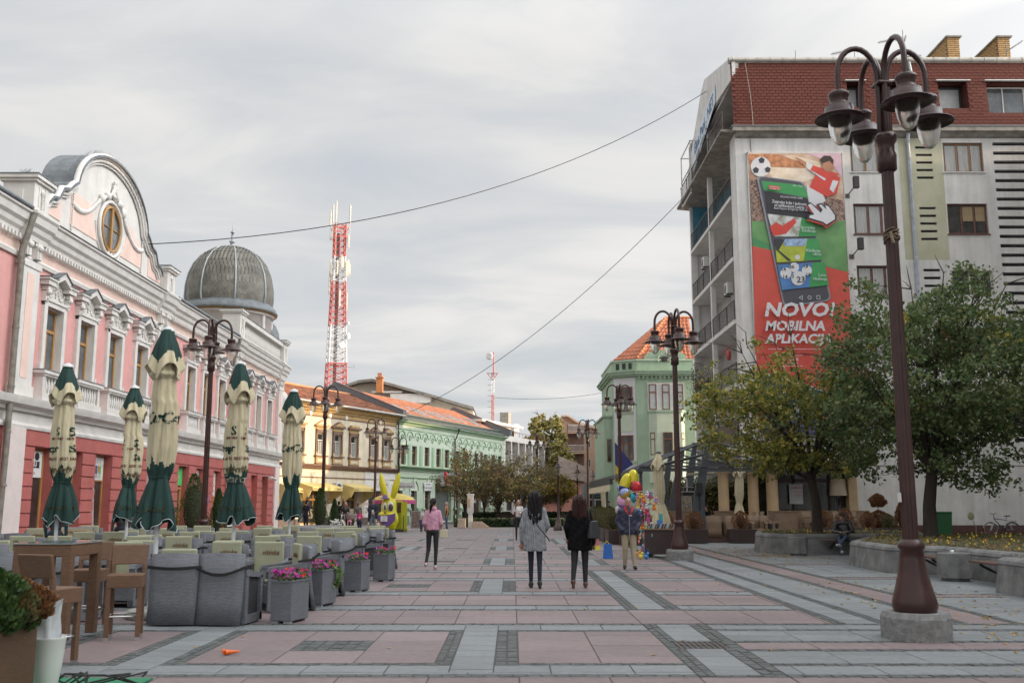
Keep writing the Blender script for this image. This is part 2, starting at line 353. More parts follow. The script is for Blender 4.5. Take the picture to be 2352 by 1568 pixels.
# fan edges near the tables: slanting band drawn as a staircase is avoided - it runs straight under the chairs
tiles={'P':[], 'G':[], 'C':[]}
def cut(a,b,step,off=0):
    n0=math.floor((a-off)/step)+1; c=[a]; k=off+n0*step
    while k<b-.03:
        if k-c[-1]>.06: c.append(k)
        k+=step
    c.append(b); return c
for a,b,c,d,t in regs:
    if t=='C':
        if b>46: tiles['G'].append((a,b,c,d,'c')); continue
        nx=max(1,round((c-a)/.1)); ny=max(1,round((d-b)/.1)); 
        if d-b>c-a: ny=max(1,round((d-b)/.13))
        else: nx=max(1,round((c-a)/.13))
        if b>26: nx=max(1,nx//2); ny=max(1,ny//2)
        for i in range(nx):
            for j in range(ny):
                tiles['C'].append((a+(c-a)*i/nx,b+(d-b)*j/ny,a+(c-a)*(i+1)/nx,b+(d-b)*(j+1)/ny,t))
        continue
    xs=cut(a,c,P0,JX); 
    if t=='S': xs=cut(a,c,.78,JX+.3)
    for i in range(len(xs)-1):
        if t=='P': ys=cut(b,d,P0 if xs[i]>-2.4 and b<30 else P0,YA+(.41 if i%2 and xs[i]>.5 else 0))
        elif t=='G': ys=cut(b,d,.41,.12*(i%2)) 
        else: ys=[b,d]
        for j in range(len(ys)-1): tiles['P' if t=='P' else 'G'].append((xs[i],ys[j],xs[i+1],ys[j+1],t))
def inview(x,y,mg=1): return abs(x)<.53*y+mg
def emit(lst,name,m,gap,cap,edge):
    lst=[q for q in lst if inview(q[0],q[1]) and q[1]>4.4]
    lst.sort(key=lambda q:-((q[2]-q[0])*(q[3]-q[1])/(q[1]**3)) if q[1]>5.2 else 1)
    rest=MB(); n=0
    for a,b,c,d,t in lst:
        tgt=MB() if n<cap else rest
        h=rnd.uniform(-.002,.0015)+(rnd.uniform(-.004,.003) if name=='cobblestone' else 0); g2=gap*(1+.4*rnd.random())*(1 if b<22 else 1.6)
        if n<cap:
            w=(c-a)/2-g2; l=(d-b)/2-g2; e=edge
            tgt.add([(-w,-l,-.05),(w,-l,-.05),(w,l,-.05),(-w,l,-.05),(-w,-l,h-e),(w,-l,h-e),(w,l,h-e),(-w,l,h-e),(-w+e,-l+e,h),(w-e,-l+e,h),(w-e,l-e,h),(-w+e,l-e,h)],
              [(8,9,10,11),(4,5,9,8),(5,6,10,9),(6,7,11,10),(7,4,8,11),(0,1,5,4),(1,2,6,5),(2,3,7,6),(3,0,4,7)])
            tgt.build(name,[m],pave,loc=((a+c)/2,(b+d)/2,0)); n+=1
        else:
            x0,x1,y0,y1=a+g2,c-g2,b+g2,d-g2; e=min(edge,.4*(x1-x0))
            tgt.add([(x0,y0,-.03),(x1,y0,-.03),(x1,y1,-.03),(x0,y1,-.03),(x0+e,y0+e,h),(x1-e,y0+e,h),(x1-e,y1-e,h),(x0+e,y1-e,h)],
              [(4,5,6,7),(0,1,5,4),(1,2,6,5),(2,3,7,6),(3,0,4,7)])
    if rest.v: stuff(rest.build(name+'_field',[m],pave))
emit(tiles['P'],'paving_slab',PINK,.0052,300,.003)
emit(tiles['G'],'granite_slab',GREY,.0052,300,.003)
emit(tiles['C'],'cobblestone',COB,.006,300,.006)
gm=mat('cast_iron',(.10,.085,.08),.5,.2,5,metal=.6)
gt=MB(); gt.box(GR[0],GR[1],-.02,GR[2],GR[3],-.01)
for i in range(9): gt.box(GR[0]+.02+i*.061,GR[1]+.03,-.012,GR[0]+.05+i*.061,GR[3]-.03,.0)
for y in (GR[1],(GR[1]+GR[3])/2-.01,GR[3]-.02): gt.box(GR[0],y,-.012,GR[2],y+.02,.001)
tag(gt.build('drain_grate',[gm]),'small slotted iron drain grate set in the dark cobble border','drain grate')
# fallen leaves
LV=leaf_mat('fallen_leaves',[(.42,.22,.03),(.50,.33,.05),(.30,.14,.04),(.55,.42,.09),(.36,.2,.07)],trans=.05)
lv=MB()
def leaf_on(x,y,z=.004,s=.045):
    a=rnd.uniform(0,2*PI); k=s*rnd.uniform(.6,1.2); c,d=math.cos(a),math.sin(a); u=rnd.uniform(.004,.02)
    lv.add([(x-c*k,y-d*k,z),(x-d*k*.6,y+c*k*.6,z+u),(x+c*k,y+d*k,z+.003),(x+d*k*.6,y-c*k*.6,z+u*.8)],[(0,1,2),(0,2,3)])
for _ in range(520):
    y=rnd.uniform(8,42); x=rnd.gauss(7.6,2.2)
    if x<1.5 or (x>8.2 and 13.8<y<27) or (x>7.9 and y>29.5): continue
    leaf_on(x,y)
for _ in range(420): leaf_on(rnd.gauss(7.4,.9),rnd.gauss(33.5,2.6))
for _ in range(120): leaf_on(rnd.gauss(8.2,.5),rnd.gauss(31,1.0))
for _ in range(260): leaf_on(rnd.uniform(5.5,8.4),rnd.gauss(15,3.4))
for _ in range(60): leaf_on(rnd.uniform(-7,3),rnd.uniform(7,24),s=.04)
stuff(lv.build('fallen_leaves',[LV]))
cr_=MB(); cr_.cyl((0,0,.03),(.13,.07,.03),.03,.008,10); cr_.cyl((0,0,.03),(-.03,.03,.045),.026,.02,8)
o=cr_.build('orange_cone_toy',[mat('orange_plastic',(.75,.14,.02),.4,.1)]); o.location=(*gr(517,1504),0); tag(o,'small orange cone-shaped scrap lying alone on the pink paving','litter')
# ================================================================ PINK BUILDING (left)
WHT=mat('white_stucco',(.64,.61,.57),.75,.06,2.2,bump=.12,bscale=40,col2=(.70,.675,.635))
PALE=mat('pale_pink_render',(.76,.56,.48),.8,.06,2,bump=.1,bscale=50)
ROSE=mat('rose_render',(.66,.33,.305),.8,.07,2,bump=.12,bscale=50)
RED=mat('brick_red_render',(.41,.115,.10),.75,.09,2.5,bump=.12,bscale=50)
ZINC=mat('zinc_sheet',(.15,.165,.175),.6,.25,3)
SLATE=mat('slate_tiles',(.16,.145,.115),.8,.4,3,bump=.4,bscale=14)
OAK=mat('oak_frames',(.40,.21,.065),.45,.2,3,stretch=(1,1,.2))
GLS=glassy('window_glass',(.10,.115,.12),.06)
GLD=glassy('dark_glass',(.035,.035,.033),.05,.6,1.5)
PIPE=mat('old_zinc_pipe',(.24,.225,.19),.5,.3,4,metal=.3)
pk=thing('ornate_building','long pink and white historic building with round gable, red shop floor and domed corner','building',(-13.5,24,0),PI/2)
def pu(Y): return Y-24          # position along the facade
U0,U1=-4,34.1
up_c=[28.75,31.0,33.3,35.75,41.35,43.6,45.85,50.2,52.6,55.0]   # window axes
up_c=[26.0-2.6]+up_c
wz=(5.33,7.17)
holes=[(pu(c)-.52,pu(c)+.52,*wz) for c in up_c]
gf=[(28.2,29.4,.55,3.14),(30.1,31.4,.1,3.14),(32.4,33.75,.45,3.14),(34.9,36.1,.1,3.14),(40.5,41.8,.1,3.08),(42.8,44.0,.5,3.06),(45.3,46.5,.1,3.04),(49.0,50.2,.4,3.03),(51.8,53.1,.1,3.03),(54.1,55.4,.4,3.02)]
gh=[(pu(a),pu(b),c,d) for a,b,c,d in gf]
mb=MB()
holes_wall(mb,U0,U1,4.4,8.25,holes,0,.32,0,1)
holes_wall(mb,U0,U1,0,3.62,gh,.0,.35,2,2)
# bodies behind
mb.quad((U0,0,3.62),(U1,0,3.62),(U1,0,4.4),(U0,0,4.4),1)
mb.quad((U0,0,8.25),(U1,0,8.25),(U1,0,9.4),(U0,0,9.4),3)
mb.quad((U1,0,0),(U1,12,0),(U1,12,9.4),(U1,0,9.4),0); mb.quad((U0,12,0),(U0,0,0),(U0,0,9.4),(U0,12,9.4),0)
mb.quad((U1,12,0),(U0,12,0),(U0,12,9.4),(U1,12,9.4),0)
mb.build('wall',[ROSE,WHT,RED,PALE],pk)
# interior darkness behind the glass
ib=MB(); ib.box(U0+.1,.6,.05,U1-.1,.7,9.3); ib.build('inner_wall',[mat('dim_interior',(.06,.05,.045),.9)],pk)
# rustication grooves: proud courses between the openings on the ground floor
ru=MB(); z=.55; zs=[]
while z<3.1: zs.append(z); z+=.37
spans=[]; u=pu(27.45)
for a,b,c,d in gh:
    if a>u+.1: spans.append((u,a))
    u=b
spans.append((u,pu(56.8)))
for i,z in enumerate(zs):
    for a,b in spans:
        if a<pu(38.2)<b or a<pu(47)<b:
            a2=[(a,pu(37.0)),(pu(38.2),b)] if a<pu(38)<b else [(a,pu(47.4)),(pu(48.5),b)]
        else: a2=[(a,b)]
        for p,q in a2:
            if q-p>.15: MB().box(p+.0,-.045,z+.018,q-.0,0,min(z+.352,3.13)).build('render_block',[RED],pk)
ru.box(pu(27.45),-.045,3.16,pu(37),.0,3.60); ru.box(pu(38.2),-.045,3.16,pu(47.4),.0,3.60); ru.box(pu(48.5),-.045,3.16,pu(56.8),0,3.60)
for a,b in spans: ru.box(a,-.12,0,b,-.0,.5)
ru.build('rustication',[RED],pk,bevel=.01)
# cornices and string courses
def cornice(mb,u0,u1,prof,m=0): mb.extx([(-p,z) for p,z in prof],u0,u1,m)
co=MB()
eave=[(0,8.78),(.1,8.78),(.12,8.9),(.2,8.98),(.23,9.1),(.32,9.18),(.36,9.36),(.42,9.4),(.42,9.47),(0,9.47)]
cornice(co,U0,U1+.5,eave)
for u in (pu(26.4),pu(37.0),pu(47.4),pu(56.8)): cornice(co,u-.12,u+1.25,[(p+.12 if p else 0,z-.02 if z<9.4 else z+.012) for p,z in eave])
cornice(co,U0,U1+.2,[(0,8.2),(.07,8.2),(.1,8.3),(.06,8.36),(0,8.36)])
belt=[(0,4.06),(.1,4.06),(.14,4.16),(.3,4.22),(.34,4.34),(.36,4.42),(0,4.5)]
cornice(co,U0,U1+.3,belt)
cornice(co,U0,U1+.2,[(0,3.6),(.08,3.6),(.1,3.68),(.06,3.76),(0,3.76)])
co.build('cornice',[WHT],pk)
# dentil band under the eaves (joined: thumb-sized)
de=MB(); u=U0
while u<U1: de.box(u,-.2,8.66,u+.09,0,8.78); u+=.19
stuff(de.build('dentils',[WHT],pk))
# zinc on the eave, gutter
gu=MB()
gu.box(U0,-.44,9.475,pu(26.3),.1,9.495); gu.box(pu(38.2),-.44,9.475,U1+.55,.1,9.495)
gu.tube([(U0,-.42,9.52),(pu(26.2),-.42,9.52)],.065); gu.tube([(pu(38.3),-.42,9.52),(pu(47.2),-.42,9.52)],.065)
gu.quad((pu(26.3),-.46,9.49),(pu(38.2),-.46,9.49),(pu(38.2),-.1,9.58),(pu(26.3),-.1,9.58)); gu.box(pu(26.3),-.46,9.475,pu(38.2),-.44,9.49)
gu.build('gutter',[ZINC],pk)
# pilasters
for i,yc in enumerate((26.95,37.55,47.95,57.3)):
    p=MB(); u=pu(yc); w=.52
    p.box(u-w,-.16,4.45,u+w,0,8.2); p.box(u-w-.06,-.2,4.45,u+w+.06,0,4.75); p.box(u-w-.05,-.19,8.02,u+w+.05,0,8.2)
    p.box(u-w,-.12,0,u+w,0,3.6,1); 
    for s in (-1,1):
        p.box(u+s*.3-.13,-.22,8.3,u+s*.3+.13,-.0,8.78); p.ell((u+s*.3,-.24,8.62),(.13,.08,.09),8,5); p.box(u+s*.3-.07,-.25,8.3,u+s*.3+.07,-.2,8.5)
    po=p.build('pilaster',[WHT,mat('pinkish_white',(.66,.57,.54),.8,.05)],pk)
    q=MB(); q.box(u-.2,-.175,4.95,u+.2,-.158,7.85); q.build('inset_panel',[PALE],po)
    q=MB(); q.box(u-.14,-.05,8.32,u+.14,-.03,8.74); q.ell((u,-.06,8.55),(.06,.03,.09),8,5); q.build('inset_panel',[PALE],po)
# windows with surrounds, pediments and balustrade sills: one set shared
def surround_mesh():
    s=MB()   # local: axis u=0
    for k in (-1,1):
        s.box(k*.52,-.1,5.3,k*.72,0,7.38); s.box(k*.70,-.13,5.2,k*.82,0,5.5)
        s.box(k*.60,-.2,7.62,k*.80,0,7.74); s.ell((k*.70,-.17,7.56),(.1,.1,.09),8,5); s.ell((k*.68,-.12,7.4),(.07,.07,.08),8,5); s.box(k*.62,-.14,7.3,k*.78,0,7.6)
        s.box(k*.42,-.26,7.76,k*.92,0,7.94); s.box(k*.40,-.3,7.9,k*.97,0,7.97)
        # raking cornice
        s.ext([(k*.46,7.86),(k*.46,8.02),(0,8.26),(0,8.08)] if k<0 else [(0,8.08),(0,8.26),(.46,8.02),(.46,7.86)][::-1][::-1],-.3,0)
    s.box(-.72,-.1,7.2,.72,0,7.4); s.box(-.76,-.14,7.34,.76,0,7.42); s.box(-.6,-.04,7.42,.6,0,7.95)
    s.ext([(-.5,7.7),(.5,7.7),(.46,7.9),(0,8.1),(-.46,7.9)],-.05,0)
    return s
def zinc_mesh():
    s=MB()
    for k in (-1,1):
        s.box(k*.40,-.33,7.975,k*.99,0,7.99)
        a=[(k*.5,-.34,8.0),(0,-.34,8.27),(0,0,8.27),(k*.5,0,8.0)]
        s.quad(*a)
        s.quad(*[(x,y,z+.03) for x,y,z in a]); s.quad((k*.5,-.34,8.0),(0,-.34,8.27),(0,-.34,8.30),(k*.5,-.34,8.03))
    return s
def relief_mesh():
    s=MB(); r=random.Random(3)
    for k in (-1,1):
        for i in range(9):
            t=i/8; s.ell((k*(.08+.45*t),-.055,7.86-.3*math.sin(t*PI*.9)-.1*t),(.05,.03,.045),6,4)
        s.ell((k*.3,-.05,7.82),(.06,.035,.06),7,5)
    s.ell((0,-.07,7.86),(.1,.05,.12),8,6); s.ell((0,-.06,7.68),(.07,.04,.08),8,5); s.ell((0,-.06,7.56),(.04,.03,.06),6,4)
    return s
def baluster_mesh():
    return MB().lathe([(.05,0),(.055,.04),(.03,.08),(.065,.22),(.05,.32),(.028,.42),(.03,.47),(.055,.5),(.055,.53)],8)
sm_=surround_mesh().build('t_sur',[WHT]).data; zm_=zinc_mesh().build('t_z',[ZINC]).data; rm_=relief_mesh().build('t_r',[WHT]).data; bm_=baluster_mesh().build('t_b',[WHT]).data
sb=MB(); sb.box(-.94,-.34,5.2,.94,0,5.3); sb.box(-.88,-.3,5.14,.88,0,5.2)
for k in (-1,1): sb.box(k*.68,-.26,4.5,k*.84,0,5.16)
sb.box(-.9,-.3,4.42,.9,0,4.62); sb.box(-.68,-.08,4.6,.68,0,5.15)
sbm=sb.build('t_s',[WHT]).data
szm=MB().box(-.96,-.36,5.3,.96,-.0,5.315).build('t_sz',[ZINC]).data
for o in [o for o in bpy.data.objects if o.name.startswith('t_')]: bpy.data.objects.remove(o)
for c in up_c:
    u=pu(c); w=window(pk,u-.52,u+.52,*wz,y=.13,frame=OAK,glass=GLS,fw=.075,mull=[(.5,0,.66)],trans=(.66,))
    s=inst(sm_,'window_surround',pk,(u,0,0)); inst(zm_,'pediment_flashing',s,(0,0,0)); inst(rm_,'stucco_relief',s,(0,0,0))
    b=inst(sbm,'sill_balustrade',pk,(u,0,0)); inst(szm,'sill_flashing',b,(0,0,0))
    for i in range(7): inst(bm_,'baluster',b,(-.54+i*.18,-.2,4.62))
# ground-floor shop windows and doors
for i,(a,b,c,d) in enumerate(gf):
    door=c<.2; w=window(pk,pu(a),pu(b),c,d,y=.24,frame=OAK,glass=GLD,fw=.09,mull=[] if not door else [(.12,0,.7),(.88,0,.7)],trans=(.70,),name='shop_door' if door else 'shop_window')
    if door: hd=MB().box(.2,-.06,.95,.34,-.03,1.0); hd.build('handle',[mat('steel',(.5,.5,.5),.3,.1,metal=.9)],w)
PAPER=mat('poster_white',(.62,.62,.60),.6,.05); INK=mat('ink_black',(.02,.02,.02),.6,.1); INKR=mat('ink_red',(.45,.02,.03),.6,.1); INKB=mat('ink_blue',(.03,.08,.25),.5,.1); INKG=mat('ink_green',(.06,.42,.12),.5,.1)
def fac_sign(parent,name,u0,u1,z0,z1,m,y=.2,lab=None,items=()):
    """thin sheet on a facade; items: (string,size,du,z,material)"""
    s=MB().box(0,0,0,u1-u0,.02,z1-z0).build(name,[m],parent,loc=(u0,y,z0))
    for it in items:
        st,sz,fx,fz,mm=it[:5]; kw=it[5] if len(it)>5 else {}
        text(st,sz,((u1-u0)*fx,-.004,(z1-z0)*fz),UP,mm,s,**kw)
    return s
s=fac_sign(pk,'window_poster',pu(30.2),pu(31.3),2.33,3.08,mat('poster_grey',(.22,.22,.21),.6,.7,6),items=[('BOTIQUE',.1,.62,.93,INK),('fanatic',.3,.6,.68,INK,{'off':.02})])
f=MB(); f.ell((.3,-.0,.38),(.11,.01,.13),10,8); f.poly([(.12,-.006,.02),(.62,-.006,.02),(.5,-.006,.28),(.25,-.006,.3)]); f.build('print_figure',[PAPER],s)
f=MB(); f.ell((.75,-.0,.3),(.12,.01,.14),10,8); f.box(.72,-.007,.42,.86,-.002,.5); f.build('print_figure',[INK],s)
s=fac_sign(pk,'window_poster',pu(32.5),pu(33.6),2.33,3.08,PAPER)
for i,(dx,cc) in enumerate(((.25,INKG),(.42,INK),(.56,INKB),(.72,mat('ink_orange',(.6,.2,.05),.5)),(.86,INKG))):
    f=MB(); f.cyl((dx,-.004,.66),(dx+.02,-.004,.4),.006,.006,5); f.box(dx-.06,-.008,.2+.05*(i%2),dx+.06,-.002,.46); f.poly([(dx-.03,-.007,.05),(dx+.03,-.007,.05),(dx+.02,-.007,.3),(dx-.02,-.007,.3)]); f.build('print_garment',[cc],s)
s=fac_sign(pk,'window_poster',pu(28.28),pu(29.2),2.3,3.05,PAPER,items=[('SHU',.2,.45,.5,PAPER,{'off':.02}),('SARICH',.09,.4,.16,INKR)])
f=MB(); f.box(.15,-.003,.27,.78,-.001,.46); f.ell((.6,-.002,.6),(.14,.002,.12),12,8); f.build('print_label',[INK],s)
s=fac_sign(pk,'window_sign',pu(40.6),pu(41.7),2.3,3.02,mat('shop_green',(.07,.5,.13),.5),items=[('sos',.2,.6,.5,PAPER)])
s=fac_sign(pk,'window_sign',pu(42.9),pu(43.9),2.4,3.0,PAPER,items=[('Baby',.16,.4,.75,INKR),('shop',.14,.55,.4,INK)])
s=fac_sign(pk,'window_sign',pu(45.5),pu(46.4),1.9,2.95,PAPER,items=[('Perić',.2,.45,.8,INKR,{'shear':.3}),('modni butik',.11,.5,.45,INKR),('svila - vuna',.11,.5,.22,INKR)])
s=fac_sign(pk,'window_sign',pu(51.95),pu(52.9),1.9,2.9,mat('sign_red',(.55,.05,.07),.5),items=[('6',.6,.5,.5,PAPER)])
s=fac_sign(pk,'door_poster',pu(52.1),pu(52.9),.4,1.75,mat('poster_brown',(.16,.07,.04),.5,.8,5,col2=(.5,.35,.25)))
for y in (29.93,43.0+1.45,51.6):
    s=fac_sign(pk,'house_number',pu(y)-.13,pu(y)+.13,1.55,1.9,mat('enamel_blue',(.03,.09,.26),.35,.05),y=-.07,items=[('13',.16,.5,.5,PAPER)])
# mannequin dresses and bag behind the shop glass are shown as pale shapes inside the window
q=MB(); q.lathe([(.02,2.1),(.12,2.0),(.10,1.8),(.17,1.2),(.3,.5),(.02,.5)],12,(pu(33.1),.28,0),sy=.1); q.build('window_dress',[mat('cream_fabric',(.42,.40,.36),.8)],pk)
q=MB(); q.box(pu(32.55),.22,.62,pu(33.0),.26,.95); q.tube([(pu(32.65),.24,.94),(pu(32.77),.24,1.3),(pu(32.9),.24,.94)],.012); q.build('window_handbag',[mat('dark_leather',(.03,.03,.035),.4)],pk)
# blocked windows below pilaster: camera
q=MB(); q.box(pu(54.9),-.35,2.9,pu(55.2),-.2,3.05); q.cyl((pu(55.05),-.3,2.97),(pu(55.0),-.6,2.86),.06,.06,8); q.tube([(pu(55.05),0,3.1),(pu(55.05),-.28,3.02)],.02); q.build('security_camera',[mat('off_white_plastic',(.6,.6,.58),.4)],pk)
# gable with round attic
ga=MB(); uc=pu(32.3)
def arch_pts(w,zb,zt,n=28): return [(uc+w*math.cos(PI*i/n),zb+(zt-zb)*math.sin(PI*i/n)**.85) for i in range(n+1)]
# outline traced left to right
prof=[(pu(26.4),9.45),(pu(38.2),9.45),(pu(38.2),10.1),(pu(37.0),10.1),(pu(36.75),10.35),(pu(36.4),10.42),(pu(36.15),10.8),(pu(35.75),10.9),(pu(35.45),11.15)]
prof+=[(uc+2.95*math.cos(a),11.05+1.85*math.sin(a)) for a in [PI*i/26 for i in range(1,26)]]
prof+=[(pu(29.15),11.15),(pu(28.85),10.9),(pu(28.45),10.8),(pu(28.2),10.42),(pu(27.85),10.35),(pu(27.6),10.1),(pu(26.4),10.1)]
ga.ext(prof,-.02,.35)
ga.build('gable',[WHT],pk)
# moulded rim following the gable outline
rim=prof[3:-1]; rm=MB()
for off,rad,y in ((0,.10,-.12),(-.16,.06,-.1),(-.26,.035,-.07)):
    pts=[]
    for i,(a,b) in enumerate(rim):
        p0=rim[max(0,i-1)]; p1=rim[min(len(rim)-1,i+1)]; dx,dz=p1[0]-p0[0],p1[1]-p0[1]; L=math.hypot(dx,dz) or 1
        pts.append((a+dz/L*off,y,b-dx/L*off))
    rm.tube(pts,rad,6)
rm.build('gable_moulding',[WHT],pk)
fl=MB()
for i in range(len(rim)-1):
    (a,b),(c,d)=rim[i],rim[i+1]
    if i in range(5,33) or True:
        back=1.0 if 5<=i<=31 else .45
        fl.quad((a,-.25,b+.03),(c,-.25,d+.03),(c,back,d+.03),(a,back,b+.03)); fl.quad((a,-.25,b-.05),(c,-.25,d-.05),(c,-.25,d+.03),(a,-.25,b+.03))
fl.build('gable_flashing',[ZINC],pk)
# attic drum behind the arch front
dr=MB(); ap=[(uc+2.85*math.cos(a),11.0+1.8*math.sin(a)) for a in [PI*i/20 for i in range(21)]]
dr.ext([(uc-2.85,9.5),(uc+2.85,9.5)]+ap,.35,.98); dr.build('gable_back',[WHT],pk)
# pink panels on the gable
pn=MB()
def panel(pts): MB().ext(pts,-.045,-.015).build('gable_panel',[PALE],pk)
panel([(pu(29.35),9.95),(pu(31.35),9.95),(pu(31.2),10.15),(pu(30.95),10.6),(pu(30.85),11.0),(pu(29.35),11.0)])
panel([(pu(33.3),9.95),(pu(35.2),9.95),(pu(35.2),10.7),(pu(34.5),10.9),(pu(34.0),11.2),(pu(33.75),10.7),(pu(33.55),10.25)])
panel([(pu(27.0),9.85),(pu(28.7),9.85),(pu(28.7),10.6),(pu(28.1),10.5),(pu(27.6),10.05),(pu(27.0),10.0)])
panel([(pu(35.9),9.85),(pu(37.6),9.85),(pu(37.6),9.95),(pu(36.6),10.1),(pu(36.2),10.5),(pu(35.9),10.6)])

orn=MB()
def ell_ring(cu,cz,a,b,r,y,n=28,t0=0,t1=2*PI,m=0): orn.tube([(cu+a*math.cos(t0+(t1-t0)*i/n),y,cz+b*math.sin(t0+(t1-t0)*i/n)) for i in range(n+1)],r,6,m)
ell_ring(uc,10.6,.95,.92,.07,-.07); ell_ring(uc,10.6,1.15,1.08,.035,-.04,t0=PI,t1=2*PI)
for s in (-1,1):     # garlands of stucco leaves
    for i in range(26):
        t=i/25; orn.ell((uc+s*(.95+1.9*t),-.07,11.35-.55*math.sin(t*PI*.75)-.35*t*(1 if s<0 else 1)),(.1,.06,.085),6,4)
    orn.ell((uc+s*.9,-.1,11.42),(.16,.09,.16),8,6); orn.ell((uc+s*.5,-.12,11.62),(.2,.09,.13),8,6)
    orn.tube([(uc+s*.9,-.08,11.3),(uc+s*.6,-.1,11.6),(uc+s*.2,-.11,11.75),(uc,-.12,12.05)],.06)
    for i in range(16): orn.ell((uc+s*2.88,-.06,11.1-i*.085),(.045,.03,.05),5,3)
for i,z in enumerate((11.75,11.9,12.05,12.2)): orn.ell((uc,-.11,z),(.15-.03*i,.07,.1),7,5)
orn.tube([(uc,-.06,9.75),(uc-.05,-.09,9.5),(uc,-.08,9.6)],.09); orn.tube([(uc-.1,-.06,9.9),(uc-.16,-.08,9.55)],.06); orn.tube([(uc+.1,-.06,9.9),(uc+.12,-.08,9.55)],.06)
orn.build('stucco_garland',[WHT],pk)
# round window
rw=MB(); n=28
rw.add([(uc+.78*math.cos(2*PI*i/n),-.05,10.6+.78*math.sin(2*PI*i/n)) for i in range(n)],[tuple(range(n))]); o=rw.build('round_window',[GLS],pk)
fr=MB(); fr.tube([(uc+.74*math.cos(2*PI*i/n),-.08,10.6+.74*math.sin(2*PI*i/n)) for i in range(n+1)],.055); fr.box(uc-.07,-.12,9.86,uc+.07,-.055,11.34); fr.box(uc-.72,-.09,10.62,uc+.72,-.055,10.64); fr.build('frame',[OAK],o)
# pedestals on the eaves
for i,yc in enumerate((26.9,37.65,47.95,57.4)):
    p=MB(); u=pu(yc); zt=10.35 if i<2 else 10.7
    p.box(u-.45,-.32,9.4,u+.45,.55,zt); p.box(u-.52,-.4,zt,u+.52,.62,zt+.08); p.box(u-.58,-.46,zt+.08,u+.58,.68,zt+.18); p.box(u-.52,-.4,9.4,u+.52,.6,9.6)
    p.box(u-.2,-.345,9.7,u-.14,-.32,zt-.08); p.box(u+.14,-.345,9.7,u+.2,-.32,zt-.08); p.ell((u,-.34,zt-.2),(.13,.04,.1),8,5)
    for k in range(6): p.ell((u,-.34,zt-.32-k*.07),(.05,.03,.04),6,4)
    po=p.build('roof_pedestal',[WHT],pk); MB().box(u-.6,-.48,zt+.18,u+.6,.7,zt+.21).build('pedestal_flashing',[ZINC],po)
# balustrade above the eaves between the last two pedestals
bs=MB(); a,b=pu(48.4),pu(56.9); bs.box(a,-.25,9.5,b,.15,9.68); bs.box(a,-.28,10.5,b,.18,10.72); bs.build('parapet_rail',[WHT],pk)
MB().box(a,-.31,10.72,b,.2,10.75).build('parapet_flashing',[ZINC],pk)
bl=baluster_mesh(); bme=bl.build('t_bl',[WHT]); bd=bme.data; bpy.data.objects.remove(bme)
n=34
for i in range(n): inst(bd,'baluster',pk,(a+(i+.5)*(b-a)/n,-.05,9.68),scale=(1.25,1.25,1.55))
# roofs
rf=MB(); rf.quad((U0,-.3,9.5),(pu(49),-.3,9.5),(pu(46.5),5.5,12.3),(U0,5.5,12.3)); rf.quad((pu(49),-.3,9.5),(pu(49),11.5,9.5),(pu(46.5),5.5,12.3),(pu(46.5),5.5,12.3)); rf.quad((pu(49),11.6,9.5),(U0,11.6,9.5),(U0,5.5,12.3),(pu(46.5),5.5,12.3)); rf.quad((U0,-.3,9.5),(U0,5.5,12.3),(U0,11.6,9.5),(U0,11.6,9.5))
rf.box(pu(48.3),.2,9.4,U1,12,9.46); rf.build('roof',[SLATE],pk)
rl=MB()   # slate courses, diagonal laps
for k in range(1,24):
    t=k/24; y=-.3+5.8*t; z=9.5+2.8*t; rl.quad((U0,y-.02,z+.012),(pu(49-2.5*t),y-.02,z+.012),(pu(49-2.5*t),y+.2,z+.11),(U0,y+.2,z+.11))
stuff(rl.build('slate_courses',[SLATE],pk))
rd=MB(); rd.tube([(U0,5.5,12.42),(pu(46.5),5.5,12.42)],.06)
for k in range(8): rd.cyl((U0+2+k*3.2,5.5,12.3),(U0+2+k*3.2,5.5,12.75),.02,.02,5)
rd.tube([(U0,5.5,12.72),(pu(46.5),5.5,12.72)],.012,4); rd.build('lightning_rail',[ZINC],pk)
q=MB(); q.box(pu(44.5),4.4,11.6,pu(45.1),5.0,12.5); q.box(pu(44.4),4.3,12.5,pu(45.2),5.1,12.58); q.build('chimney',[mat('chimney_render',(.3,.28,.24),.8,.2)],pk)
# spikes against birds: fine comb on the flashing
sp=MB(); r_=random.Random(5)
for i in range(260):
    u=r_.uniform(pu(26.4),pu(27.5)) if i%3==0 else None
    if u is None: k=r_.randrange(5,32); a,b=rim[k]; z=b+.04; u=a
    else: z=10.56
    sp.cyl((u,-.2+.4*r_.random(),z),(u+r_.uniform(-.06,.06),-.2+.4*r_.random(),z+.16),.0035,.002,3,cap=False)
stuff(sp.build('bird_spikes',[ZINC],pk))
# downpipes
dp_=MB(); dp_.tube([(pu(26.3),-.46,9.4),(pu(26.28),-.3,8.7),(pu(26.28),-.2,8.4),(pu(26.28),-.2,3),(pu(26.28),-.15,.1)],.085,8)
for z in (8.0,6.2,4.6,3.4,2): dp_.cyl((pu(26.28),-.2,z),(pu(26.28),-.2,z+.06),.1,.1,8)
dp_.build('downpipe',[PIPE],pk)
dp_=MB(); dp_.tube([(pu(47.25),-.46,9.4),(pu(47.2),-.3,8.7),(pu(47.2),-.2,8.4),(pu(47.2),-.2,3),(pu(47.2),-.15,.1)],.075,8); dp_.build('downpipe',[PIPE],pk)
